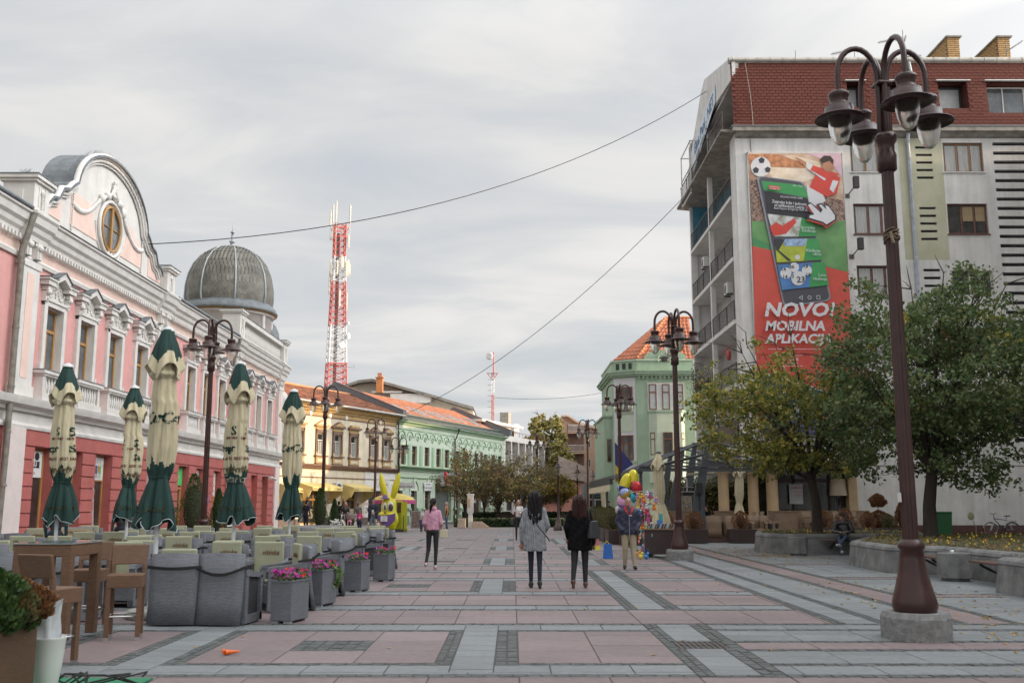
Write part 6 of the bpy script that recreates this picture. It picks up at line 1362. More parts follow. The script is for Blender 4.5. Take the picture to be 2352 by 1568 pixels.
# ---- parasols
GRN=mat('parasol_green',(.009,.040,.033),.8,.12,6,bump=.1,bscale=60); CRM=mat('parasol_cream',(.52,.46,.31),.85,.08,5,bump=.1,bscale=60); PIN=mat('parasol_inside',(.22,.27,.29),.8,.1)
def prof_at(P,z):
    for (z0,r0,a0),(z1,r1,a1) in zip(P[:-1],P[1:]):
        if z1<=z<=z0: t=(z0-z)/(z0-z1+1e-9); return r0+(r1-r0)*t,a0+(a1-a0)*t
    return P[-1][1:]
def closed_parasol(name,label,x,y,seed,P,green,tie,hem,cap,group=None,rz=0,zbase=0,base=True,lets=True):
    t=thing(name,label,'parasol',(x,y,zbase),rz,group); r=random.Random(seed); ph=[r.uniform(0,6) for _ in range(6)]; n=72
    kf=[r.uniform(.5,1.2) for _ in range(9)]
    def rad(a,z):
        R0,A=prof_at(P,z); u=(a+.18*math.sin(z*1.7+ph[1])+.1*math.sin(3*a+ph[0]))*9/(2*PI); i=int(math.floor(u))%9; f=u-math.floor(u)
        fold=math.sin(PI*f)**.55*kf[i]; fine=.12*math.sin(22*a+3*math.sin(z*3+ph[2]))
        return R0*(1+A*(1.5*fold-1.05+.5*math.sin(2*a+ph[3]+z*.7)+fine))
    def cen(z): return (.035*math.sin(z*1.5+ph[4])*(1 if z<3 else .3), .02*math.cos(z*1.8+ph[5]))
    def sheet(z1,z0,st,mfun,nm,mats,hemf=None,par=t,flare=None):
        q=MB(); vs=[]
        for i in range(st+1):
            s=i/st; z=z1+(z0-z1)*s; kk_=.80 if (nm=='canopy' and z>P[3][0]) else 1
            for j in range(n):
                a=2*PI*j/n; zz=z+(hemf(a)*s**1.5 if hemf else 0); R_=rad(a,z)*kk_+(flare(a)*s*s if flare else 0); c=cen(z); vs.append((c[0]+R_*math.cos(a),c[1]+R_*math.sin(a),zz))
        for i in range(st):
            for j in range(n): a=2*PI*(j+.5)/n; q.f.append((i*n+j,(i+1)*n+j,(i+1)*n+(j+1)%n,i*n+(j+1)%n)); q.m.append(mfun(z1+(z0-z1)*(i+.5)/st,a,(i+.5)/st)); q.s.append(True)
        q.v=vs; o=q.build(nm,mats,par); so2=o.modifiers.new('th','SOLIDIFY'); so2.thickness=.006; so2.offset=-1
        return o
    top,fz=P[0][0],P[2][0]; GC1=GRN if name!='cream_parasol' else CRM
    body=sheet(P[1][0]-.02,P[-1][0],66,lambda z,a,s:0 if z<green+.07*math.sin(3*a+ph[0])-.05*math.sin(7*a) else 1,'canopy',[GC1,CRM],lambda a:hem*(math.sin(4*a+ph[2])+.6*math.sin(7*a+ph[1])))
    cl=lambda a:abs(math.cos(2*a+ph[3]*.3))**3
    fl=sheet(top,fz+.06,20,lambda z,a,s:1 if s>.66+.05*math.sin(2*a) else 0,'top_flap',[GC1,CRM],lambda a:.10-.24*cl(a),t,lambda a:.015+.085*(1-cl(a))*abs(math.sin(4*a+ph[3]*.6)))
    q=MB(); rt,_=prof_at(P,tie); c=cen(tie); q.tube([(c[0]+(rad(2*PI*k/24,tie)+.004)*math.cos(2*PI*k/24),c[1]+(rad(2*PI*k/24,tie)+.004)*math.sin(2*PI*k/24),tie+.01*math.sin(k)) for k in range(25)],.011,5); q.build('tie',[GRN if name!='cream_parasol' else CRM],t)
    # light piping on the hem
    if name!='cream_parasol':
        z=P[-1][0]; q=MB(); q.tube([(cen(z)[0]+(rad(2*PI*k/72,z)+.002)*math.cos(2*PI*k/72),cen(z)[1]+(rad(2*PI*k/72,z)+.002)*math.sin(2*PI*k/72),z+hem*(math.sin(4*2*PI*k/72+ph[2])+.5*math.sin(7*2*PI*k/72+ph[1]))) for k in range(73)],.007,4); q.build('hem_piping',[mat('piping_pale',(.45,.5,.5),.7)],t)
    q=MB(); q.cyl((0,0,0 if base else -.2),(0,0,top),.032,.032,12); q.build('pole',[WMET],t); q=MB(); q.lathe([(.1,top-.02),(.09,top+.02),(.03,top+.05),(0,top+.06)],14); q.build('finial_cap',[WMET if cap else RAIL],t)
    if base:
        q=MB(); q.lathe([(.34,0),(.36,.02),(.36,.09),(.3,.12),(.08,.13),(.05,.3),(0,.3)],20); q.build('base_weight',[mat('cement_white',(.33,.32,.30),.8,.1)],t)
    if lets:
        for s,sz,a0,z0,mm,kw in lets:
            o=text(s,sz,(0,0,0),(0,0,0),mm,None,**kw); me=o.data; o.parent=t
            for v in me.vertices:
                a=a0+v.co.x/ (prof_at(P,z0)[0]*1.0); z=z0+v.co.y; Rr=rad(a,z)+.010; c=cen(z); v.co=(c[0]+Rr*math.cos(a),c[1]+Rr*math.sin(a),z)
            me.update(); o.location=(0,0,0); o.rotation_euler=(0,0,0)
    return t
PP=[(4.03,.08,.05),(3.8,.15,.16),(3.36,.215,.22),(3.40,.145,.28),(3.1,.165,.28),(2.75,.19,.28),(2.3,.19,.3),(2.05,.165,.3),(1.9,.12,.25),(1.8,.15,.32),(1.5,.22,.36),(1.26,.25,.38)]
TXG=mat('cloth_print_green',(.012,.075,.055),.8); TXR=mat('print_claret',(.22,.03,.03),.8); TXO=mat('print_olive',(.10,.10,.045),.8); TXW=mat('print_cream',(.5,.5,.42),.8); TXN=mat('print_taupe',(.25,.21,.13),.8)
def lets(seed,full=True):
    a=-PI/2; L=[]
    if full: L=[('ropr    Sta',.19,a+seed,2.52,TXG,{'off':.025,'space':.95}),('S',.22,a-.35+seed,2.82,TXG,{'off':.03}),('S',.22,a+1.0+seed,2.82,TXG,{'off':.03}),('1869   1869   1869',.06,a+.1,2.70,TXR,{'off':.03}),('BEST IN PRAGUE  BEST IN PRAGUE',.075,a,2.34,TXR,{'off':.015}),('mAMmAm|mAmMAm|mAm',.16,a+.1,2.15,TXN,{'off':.03,'space':.7})]
    else: L=[('Cer',.24,a-.75,2.75,TXG,{'off':.02,'shear':.2}),('Cer',.24,a+1.0,2.75,TXG,{'off':.02,'shear':.2})]
    L+=[('SPIRIT OF PRAGUE  THE SPIRIT',.1,a+.2,1.47,TXO,{'off':.012,'space':1.1})]; return L
closed_parasol('closed_parasol','largest closed green and cream beer parasol in the middle of the terrace',-4.98,14.2,1,PP,2.12,1.92,.07,True,'closed green and cream parasols',lets=lets(0,False))
closed_parasol('closed_parasol','closed green and cream parasol at far left above the bar table',-8.1,18.0,2,PP,2.12,1.92,.08,True,'closed green and cream parasols',lets=lets(.2))
closed_parasol('closed_parasol','second closed parasol from the left, in front of the shop windows',-8.15,21.4,3,PP,2.12,1.92,.06,True,'closed green and cream parasols',lets=lets(-.3))
closed_parasol('closed_parasol','closed green and cream parasol just right of the tall lamp before the pink facade',-4.88,17.75,4,PP,2.12,1.92,.06,True,'closed green and cream parasols',lets=lets(.4)+[('Staropr',.2,-PI/2+.5,2.0-.02,TXW,{'off':.02,'shear':.3})])
closed_parasol('closed_parasol','closed green and cream parasol before the yellow awnings, farthest right on the terrace',-4.86,22.1,5,PP,2.12,1.92,.07,True,'closed green and cream parasols',lets=lets(0,False))
CP=[(3.25,.06,.05),(3.0,.15,.15),(2.7,.2,.2),(2.68,.15,.22),(2.3,.17,.22),(1.9,.17,.24),(1.55,.11,.2),(1.4,.16,.26),(1.0,.25,.3),(.75,.28,.3)]
closed_parasol('cream_parasol','tall closed cream parasol between the balloons and the steel cafe arches',4.95,33.8,6,CP,-1,1.55,.06,False,'closed cream parasols of the right-hand cafe',lets=None)
closed_parasol('cream_parasol','closed cream parasol between the brown and beige cafe columns',9.6,42.5,7,CP,-1,1.55,.1,False,'closed cream parasols of the right-hand cafe',lets=None)
# ---- bar table and stools
def bar_table(name,x,y,w,l,h,wk,label,rz=0,group=None):
    t=thing(name,label,'table',(x,y,0),rz,group); q=MB(); q.box(-w/2,-l/2,h-.16,w/2,l/2,h-.02); q.build('apron',[wk],t,bevel=.012); MB().box(-w/2-.01,-l/2-.01,h-.02,w/2+.01,l/2+.01,h-.008).build('glass_top',[mat('table_glass',(.25,.28,.28),.05)],t)
    for a in (-1,1):
        for b in (-1,1): MB().box(min(a*w/2,a*(w/2-.11)),min(b*l/2,b*(l/2-.11)),.04,max(a*w/2,a*(w/2-.11)),max(b*l/2,b*(l/2-.11)),h-.15).build('leg',[wk],t,bevel=.01); MB().cyl((a*(w/2-.05),b*(l/2-.05),0),(a*(w/2-.05),b*(l/2-.05),.045),.02).build('foot',[BLK],t) if False else None
    return t
bar_table('bar_table',-5.30,11.9,.66,.86,1.12,WKB,'tall brown wicker bar table with a glass top at the near left corner')
def bar_stool(x,y,rz,label,wk=WKB,group='brown wicker bar stools',h=.74):
    t=thing('bar_stool',label,'stool',(x,y,0),rz,group); q=MB(); q.box(-.2,-.2,h-.15,.2,.2,h); q.build('seat',[wk],t,bevel=.01)
    q=MB(); q.add([(-.2,.16,h+.1),(.2,.16,h+.1),(.2,.21,h+.1),(-.2,.21,h+.1),(-.21,.22,h+.33),(.21,.22,h+.33),(.21,.27,h+.33),(-.21,.27,h+.33)],[(0,3,2,1),(4,5,6,7),(0,1,5,4),(1,2,6,5),(2,3,7,6),(3,0,4,7)]); 
    for s in (-1,1): q.add([(s*.2,.15,h-.02),(s*.15,.15,h-.02),(s*.15,.2,h-.02),(s*.2,.2,h-.02),(s*.2,.16,h+.12),(s*.15,.16,h+.12),(s*.15,.21,h+.12),(s*.2,.21,h+.12)],[(0,3,2,1),(4,5,6,7),(0,1,5,4),(1,2,6,5),(2,3,7,6),(3,0,4,7)])
    q.build('backrest',[wk],t,bevel=.012)
    for a in (-1,1):
        for b in (-1,1): l=MB().box(a*.195,b*.195,.04,a*.145,b*.145,h-.14).build('leg',[wk],t); MB().box(a*.193,b*.193,0,a*.147,b*.147,.04).build('leg_cap',[STEEL],l)
    q=MB(); z=.27; q.tube([(-.17,-.17,z),(.17,-.17,z),(.17,.17,z),(-.17,.17,z),(-.17,-.17,z)],.013,6); q.build('footrest',[STEEL],t); return t
bar_stool(-4.52,10.05,PI-.35,'nearest brown wicker bar stool beside the planted box'); bar_stool(-4.53,12.0,.25,'brown wicker bar stool on the walkway side of the bar table'); bar_stool(-5.5,10.5,PI-.1,'brown wicker bar stool cut off by the left picture edge'); bar_stool(-5.35,12.9,.05,'brown wicker bar stool behind the bar table'); bar_stool(-5.9,11.3,PI/2,'brown wicker bar stool left of the bar table near the edge')
# ---- foreground planter, vase, mat, cable
def conifer(mb,cx,cy,z0,h,rx,ry,n,rr,m=0,s=.05,shape=1.0,flat=0):
    for i in range(n):
        t=rr.random()**.8; a=rr.uniform(0,2*PI); prof=(math.sin(PI*min(1,(t*.9+.12)))**.6 if shape==0 else (1-t)**.75+.08)
        rad=prof*(.75+.35*rr.random())*(1+.15*math.sin(a*3+t*9)); x,y,z=cx+rx*rad*math.cos(a),cy+ry*rad*math.sin(a),z0+h*t
        up=Vector((math.cos(a)*.5,math.sin(a)*.5,1)).normalized(); d=(up+Vector((rr.gauss(0,.35),rr.gauss(0,.35),rr.gauss(0,.3)))).normalized()*s*rr.uniform(.7,1.3); e=d.cross(Vector((rr.gauss(0,1),rr.gauss(0,1),rr.gauss(0,1)))).normalized()*s*.31
        mb.add([(x,y,z),(x+d.x*.5+e.x,y+d.y*.5+e.y,z+d.z*.5+e.z),(x+d.x,y+d.y,z+d.z),(x+d.x*.5-e.x,y+d.y*.5-e.y,z+d.z*.5-e.z)],[(0,1,2,3)],m)
    return mb
THU=leaf_mat('thuja_green',[(.02,.045,.012),(.035,.08,.018),(.06,.12,.03),(.09,.13,.035)]); DRY=leaf_mat('dry_conifer',[(.14,.06,.025),(.20,.09,.035),(.27,.14,.06)]); HALF=leaf_mat('half_dry_conifer',[(.05,.08,.025),(.09,.10,.03),(.16,.10,.04),(.12,.13,.06)])
CORE=mat('plant_core',(.03,.03,.015),.9); SOIL=mat('soil',(.05,.035,.025))
def box_planter(name,label,x,y,w,l,h,m,rz=0,group=None,plants=(),seed=1,cat='planter'):
    t=thing(name,label,cat,(x,y,0),rz,group); q=MB(); q.box(-w/2,-l/2,.02,w/2,l/2,h); q.build('box',[m],t,bevel=.01); MB().box(-w/2+.03,-l/2+.03,h-.05,w/2-.03,l/2-.03,h+.004).build('soil',[SOIL],t)
    rr=random.Random(seed)
    for px,py,ph,pr,pm,sh in plants:
        q=MB(); q.ell((px,py,h+ph*.42),(pr*.55,pr*.55,ph*.4),10,7); co=q.build('plant_core',[CORE if pm is not DRY else mat('dry_core',(.045,.02,.012),.9)],t); q=MB(); conifer(q,px,py,h-.04,ph,pr,pr,(4200 if ph>1.4 else 1500) if pr>.15 else 700,rr,s=.05 if pr>.12 else .04,shape=sh); q.build('foliage',[pm],co)
    return t
t=box_planter('long_planter','brown woven planter box with green thuja at the bottom left corner',-4.25,6.6,.85,3.4,.6,rib_mat('brown_weave_dark',(.115,.06,.03),(.04,.02,.01),.06,.012,.6))
rr=random.Random(5)
for px,py,ph,pr,pm in ((.18,1.15,.55,.34,THU),(-.05,1.45,.5,.3,THU),(.25,.6,.5,.3,THU),(.36,1.5,.30,.16,DRY),(.46,1.55,.24,.12,DRY),(.44,1.3,.24,.13,HALF),(.3,1.5,.42,.2,THU)):
    q=MB(); q.ell((px,py,.6+ph*.42),(pr*.6,pr*.6,ph*.4),10,7); co=q.build('plant_core',[CORE],t); q=MB(); conifer(q,px,py,.54 if pm is THU else .64,ph,pr,pr,5200 if pr>.2 else 1500,rr,s=.048,shape=0); q.build('foliage',[pm],co)
v=thing('white_vase','tall white plastic pot holding a crumpled transparent bag beside the planted box','pot',(-3.87,8.62,0)); q=MB(); q.lathe([(.07,0),(.085,.04),(.115,.25),(.132,.44),(.138,.455),(.125,.455),(.1,.3)],28); q.build('pot',[mat('white_plastic',(.60,.61,.58),.35,.06,2)],v)
q=MB(); n=26; vs=[]; 
for i,(z,r_) in enumerate(((.40,.10),(.50,.105),(.58,.10),(.66,.12))):
    for k in range(n): a=2*PI*k/n; rr_=r_*(1+.14*math.sin(5*a+i)+.07*math.sin(9*a)); vs.append((rr_*math.cos(a)*.9-.02,rr_*math.sin(a)*.8,z+(.10*math.cos(a-.6)*(i/3)**2)))
q.add(vs,[(i*n+k,i*n+(k+1)%n,(i+1)*n+(k+1)%n,(i+1)*n+k) for i in range(3) for k in range(n)],0,True); q.build('plastic_bag',[mat('cloudy_plastic',(.5,.53,.54),.25,.15,5)],v)
q=MB(); q.box(-5.2,7.2,.0,-3.22,9.3,.014); tag(q.build('green_mat',[mat('green_mat',(.02,.17,.08),.8,.12,20)]),'flat green mat lying under the cables at the bottom left','mat')
q=MB(); rr=random.Random(12)
for s in range(3):
    pts=[(-3.95+.12*k*rr.uniform(.5,1)+.08*math.sin(k*2+s),8.75+.12*math.cos(k*1.7+s),.02+.12*abs(math.sin(k*1.1+s))) for k in range(9)]
    fine=[]
    for i in range(len(pts)-1):
        for j in range(4): fine.append(tuple(Vector(pts[i]).lerp(Vector(pts[i+1]),j/4)))
    q.tube(fine,.008,6)
q.tube([(-3.4,8.85,.02),(-3.1,8.9,.02),(-3.15,8.95,.03)],.008,6); q.box(-4.0,8.66,.015,-3.88,8.74,.07); tag(q.build('black_cables',[BLK]),'tangled black electric cables with a plug on the green mat','cable')
# ---- stone planter with thujas, between terrace and kiosk
t=thing('stone_planter','round grey concrete planter with two pointed thujas and white flowers','planter',(-8.9,45.0,0)); q=MB(); q.lathe([(1.15,0),(1.25,.35),(1.25,.55),(1.1,.6),(1.0,.5)],24,(0,0,0)); q.build('basin',[GRAN],t); MB().cyl((0,0,.3),(0,0,.5),1.0,1.0,20).build('soil',[SOIL],t)
rr=random.Random(9)
t=box_planter('thuja_planter','broad thuja cone and a smaller thuja in a planter against the pink wall',-11.9,38.0,1.6,1.0,.4,GRAN,0,None,[(-.1,0,2.3,.68,THU,1),(.78,.2,1.75,.33,THU,1)],4)
t2=box_planter('thuja_planter','pair of thuja cones in a stone planter left of the pushchair',-8.75,46.5,2.0,1.1,.35,GRAN,0,None,[(-.1,0,1.95,.45,THU,1),(.55,.1,1.45,.26,THU,1)],5)
q=MB(); rr=random.Random(2)
for i in range(60): q.ell((-7.95+rr.uniform(-.3,.3),46.0+rr.uniform(-.2,.2),.55+rr.uniform(0,.3)),(.045,.045,.035),6,4)
tag(q.build('white_flowers',[mat('petal_white',(.6,.6,.55),.7)]),'small clump of white flowers at the right foot of the thujas','flowers')
q=MB(); q.tube([(-8.7,44.0,.3),(-8.35,44,.5),(-7.9,44,.52),(-7.5,44,.35),(-7.3,44,.1)],.11,8); tag(q.build('curved_stone_edge',[GRAN]),'low curved granite back of the round planter seat','stone seat')
# ---- A-board
ab=thing('sandwich_board','cream fanatic boutique sandwich board with four figures in front of the shop','sign',(-10.15,23.6,0),R(12)); q=MB(); q.box(-.36,-.02,0,.36,.02,1.02); q.build('frame',[mat('alu_frame',(.45,.46,.47),.35,.1,metal=.5)],ab)
for s in (1,): 
    q=MB(); q.box(-.33,-.03,.05,.33,-.021,.98); f=q.build('board',[mat('sepia_board',(.42,.34,.20),.6,.12,3)],ab); text('BOUTIQUE',.085,(0,-.034,.90),UP,mat('ink_brown2',(.07,.03,.02)),f,off=.01); text('fanatic',.21,(0,-.034,.76),UP,mat('ink_brown2',(.07,.03,.02)),f,off=.035)
    for k,(x,c) in enumerate(((-.22,INKBR),(-.07,INK),(.08,INKR),(.23,INK))):
        q=MB(); q.ell((x,-.033,.56),(.04,.004,.055),8,6); q.poly([(x-.08,-.036,.2),(x+.08,-.036,.2),(x+.07,-.036,.5),(x-.07,-.036,.5)]); q.build('print_figure',[c],f)
q=MB(); q.add([(-.36,.02,1.0),(-.33,.02,1.0),(-.33,.42,0),(-.36,.42,0)],[(0,1,2,3)]); q.box(.30,.38,0,.36,.42,.05); q.tube([(.34,.0,1.0),(.34,.42,0)],.02,4); q.tube([(-.34,.0,1.0),(-.34,.42,0)],.02,4); q.build('rear_leg',[RAIL],ab)
# ================================================================ RABBIT KIOSK
RY=mat('rabbit_yellow',(.60,.55,.02),.35,.08,2); RYB=mat('panel_yellow',(.40,.40,.015),.4,.1,2); PUR=mat('rabbit_purple',(.15,.08,.26),.5,.1)
rk=thing('rabbit_kiosk','bright yellow rabbit-head snack kiosk with tall ears and a purple grin','kiosk',(-6.95,57,0),R(-8)); rk.scale=(.93,.93,.93)
q=MB(); q.lathe([(.42,.12),(.52,.2),(.50,.35),(.62,.6),(.60,.95),(.48,1.25),(.47,1.6),(.40,1.9),(.26,2.08),(0,2.15)],24,sx=1,sy=.85); q.ell((-.28,-.42,1.03),(.27,.2,.16),14,9); q.ell((.18,-.46,1.03),(.29,.2,.16),14,9); q.ell((0,-.3,.55),(.46,.36,.40),16,10); q.build('head',[RY],rk)
for s,l in ((-1,0),(1,0)):
    q=MB(); c0=Vector((s*.22,-.05,1.95)); c1=Vector((s*.62 if s>0 else -.55,-.05,3.55)); pts=[];rr_=[]
    for i in range(13): t=i/12; pts.append(tuple(c0.lerp(c1,t))); rr_.append(max(.01,.06+.15*math.sin(PI*min(1,t*.95+.08))**.8 if t<.98 else .03))
    q.tube(pts,rr_,12); q.build('ear',[RY],rk)
q=MB(); q.ell((-.14,-.47,1.5),(.12,.06,.26),14,9); q.ell((.22,-.43,1.5),(.19,.09,.32),14,9); e_=q.build('eye',[mat('eye_white',(.62,.62,.62),.4)],rk); q=MB(); q.ell((.24,-.47,1.47),(.15,.07,.24),14,9); q.ell((-.12,-.5,1.47),(.07,.04,.18),10,7); q.build('eye_window',[mat('tinted_window',(.06,.05,.045),.1,.5,4,spec=.8)],e_)
q=MB(); n=16; pts=[(-.5+1.05*i/n, .78-.42*math.sin(PI*i/n)-.05*(i/n)) for i in range(n+1)]; up=[(-.5+1.05*i/n+.0,1.0-.06*math.sin(PI*i/n)+.12*(i/n)) for i in range(n,-1,-1)]; q.ext([(x,z) for x,z in pts+up],-.70,-.50); q.build('grin',[PUR],rk)
for s in (-1,1): q=MB(); q.box(-.1+s*.11-.1,-.78,.62,-.1+s*.11+.1,-.69,.95); q.build('tooth',[mat('tooth_white',(.62,.63,.62),.4)],rk,bevel=.02)
q=MB(); q.ell((-.07,-.66,1.14),(.08,.06,.05),10,7); q.build('nose',[INK],rk)
q=MB(); q.lathe([(.28,0),(.28,.04),(.17,.05),(.15,.22),(0,.24)],16,(-.18,-.3,1.98)); h_=q.build('small_hat',[PUR],rk); MB().lathe([(.16,.07),(.16,.13)],16,(-.18,-.3,1.98),closed=False).build('hat_band',[mat('hat_gold',(.55,.35,.05))],h_)
q=MB(); q.box(.2,.1,.15,.78,.85,1.85); q.build('booth',[RYB],rk,bevel=.03); q=MB(); q.box(.50,.06,1.15,.76,.1,1.75); q.build('booth_window',[mat('tinted_window',(.06,.05,.045))],rk); q=MB(); q.box(.80,-.15,.2,1.16,-.1,1.8); q.extx([(-.15,.2),(-.1,.2),(-.1,.05)],.80,1.2); q.build('booth_door',[RYB],rk)
q=MB(); q.lathe([(1.35,2.05),(1.15,2.22),(.6,2.42),(0,2.5)],20,(-.0,.1,0),sy=.8,closed=False); q.xf(Matrix.Translation((0,1.1,-.15))); cn=q.build('canopy',[mat('canopy_yellow',(.55,.42,.10),.6)],rk); q=MB(); n=40; vs=[]
for k in range(n): a=2*PI*k/n; vs.append((1.35*math.cos(a),1.2+1.08*math.sin(a),1.91))
for k in range(n): a=2*PI*k/n; vs.append((1.37*math.cos(a),1.2+1.1*math.sin(a),1.72-.05*abs(math.sin(a*8))))
q.add(vs,[(k,(k+1)%n,n+(k+1)%n,n+k) for k in range(n)]); q.build('canopy_valance',[mat('valance_pink',(.45,.06,.20),.6)],cn)
q=MB(); q.box(-.5,-.4,0,1.0,.6,.16); q.build('trolley',[mat('trolley_dark',(.05,.045,.04),.7)],rk)
q=MB(); q.cyl((1.05,-.5,0),(1.05,-.5,1.0),.035,.03,6); q.build('prop_post',[mat('post_green',(.04,.10,.05),.5)],rk)
sb2=thing('sandwich_board','narrow dark advertising board leaning beside the yellow kiosk door','sign',(-5.75,60.5,0)); q=MB(); q.box(-.3,0,.1,.3,.05,1.15); q.build('frame',[mat('alu_frame',(.45,.46,.47))],sb2); q=MB(); q.box(-.25,-.01,.16,.25,0,1.1); q.build('board',[mat('poster_brown2',(.2,.15,.13),.5,.6,6)],sb2)
# ---- pylon and granite blocks, hedges, benches in the middle
t=thing('info_pylon','slim white information pylon on a granite foot in front of the hedge','sign',(-2.72,66,0)); q=MB(); q.box(-.14,-.08,.0,.14,.08,2.05); q.box(-.2,-.1,.95,.2,.1,2.1); q.box(-.24,-.12,2.1,.24,.12,2.2); q.build('column',[WFR],t,bevel=.02); q=MB(); q.box(-.15,-.108,1.3,-.02,-.101,1.9); q.build('print_strip',[mat('strip_orange',(.5,.3,.15),.6)],t)
q=MB(); q.prism([(-3.55,65.6),(-3.0,65.6),(-3.0,66.4),(-3.55,66.4)],0,.62,top=.9); tag(q.build('granite_block',[mat('warm_granite',(.36,.30,.24),.8,.25,10)],bevel=.04),'squat warm granite block left of the white pylon','stone block')
q=MB(); q.extx([(65.7,0),(66.3,0),(66.3,.42),(65.7,.42)],-2.6,-2.0); q.add([(-2.0,65.7,0),(-1.4,65.7,0),(-2.0,65.7,.42),(-2.0,66.3,0),(-1.4,66.3,0),(-2.0,66.3,.42)],[(0,1,2),(3,5,4),(1,4,5,2),(0,3,4,1)]); tag(q.build('granite_ramp',[MATS['warm_granite']]),'low wedge of warm granite right of the white pylon','stone block')
def hedge(x0,y0,x1,y1,h,lab,n=2600):
    t=thing('hedge',lab,'hedge',(0,0,0)); q=MB(); q.box(x0+.08,y0+.08,0,x1-.08,y1-.08,h-.05); q.build('hedge_core',[mat('hedge_core',(.015,.022,.008),.9)],t); q=MB(); rr=random.Random(int(x0*7))
    for i in range(n):
        f=rr.random()
        if f<.6: p=(rr.uniform(x0,x1),y0+rr.uniform(-.03,.08),rr.uniform(.02,h)); 
        elif f<.9: p=(rr.uniform(x0,x1),rr.uniform(y0,y1),h+rr.uniform(-.06,.04))
        else: p=(rr.choice((x0,x1)),rr.uniform(y0,y1),rr.uniform(0,h))
        d=Vector((rr.gauss(0,1),rr.gauss(0,1),rr.gauss(0,1))).normalized()*.07; e=d.orthogonal().normalized()*.05; p=Vector(p); q.add([tuple(p-d),tuple(p+e),tuple(p+d),tuple(p-e)],[(0,1,2,3)])
    q.build('hedge_leaves',[leaf_mat('box_leaves',[(.012,.03,.008),(.025,.055,.015),(.045,.07,.02)])],t)
hedge(-3.9,68.5,3.6,69.6,.55,'front clipped box hedge across the end of the walk'); hedge(-3.6,73,4.6,74.2,.95,'taller rear box hedge behind the front one'); hedge(5.0,69,6.4,72,.55,'short box hedge right of the lamp behind the walkers',900)
def bench(x,y,rz,lab):
    t=thing('park_bench',lab,'bench',(x,y,0),rz,'dark park benches'); 
    for k in range(4): MB().box(-.8,-.2+k*.11,.42,.8,-.11+k*.11,.45).build('seat_slat',[mat('bench_dark',(.05,.025,.018),.6,.2)],t)
    for k in range(3): MB().box(-.8,.26+k*.03,.52+k*.12,.8,.29+k*.03,.61+k*.12).build('back_slat',[MATS['bench_dark']],t)
    for s in (-.6,.6): q=MB(); q.box(s-.03,-.2,0,s+.03,-.14,.42); q.box(s-.03,.24,0,s+.03,.3,.9); q.box(s-.03,-.2,.38,s+.03,.3,.42); q.build('bench_leg',[RAIL],t)
bench(-.4,71.2,0,'dark park bench between the two hedges by the poster window'); bench(4.2,70.5,.4,'dark park bench right of the brown lamp near the hedge end')
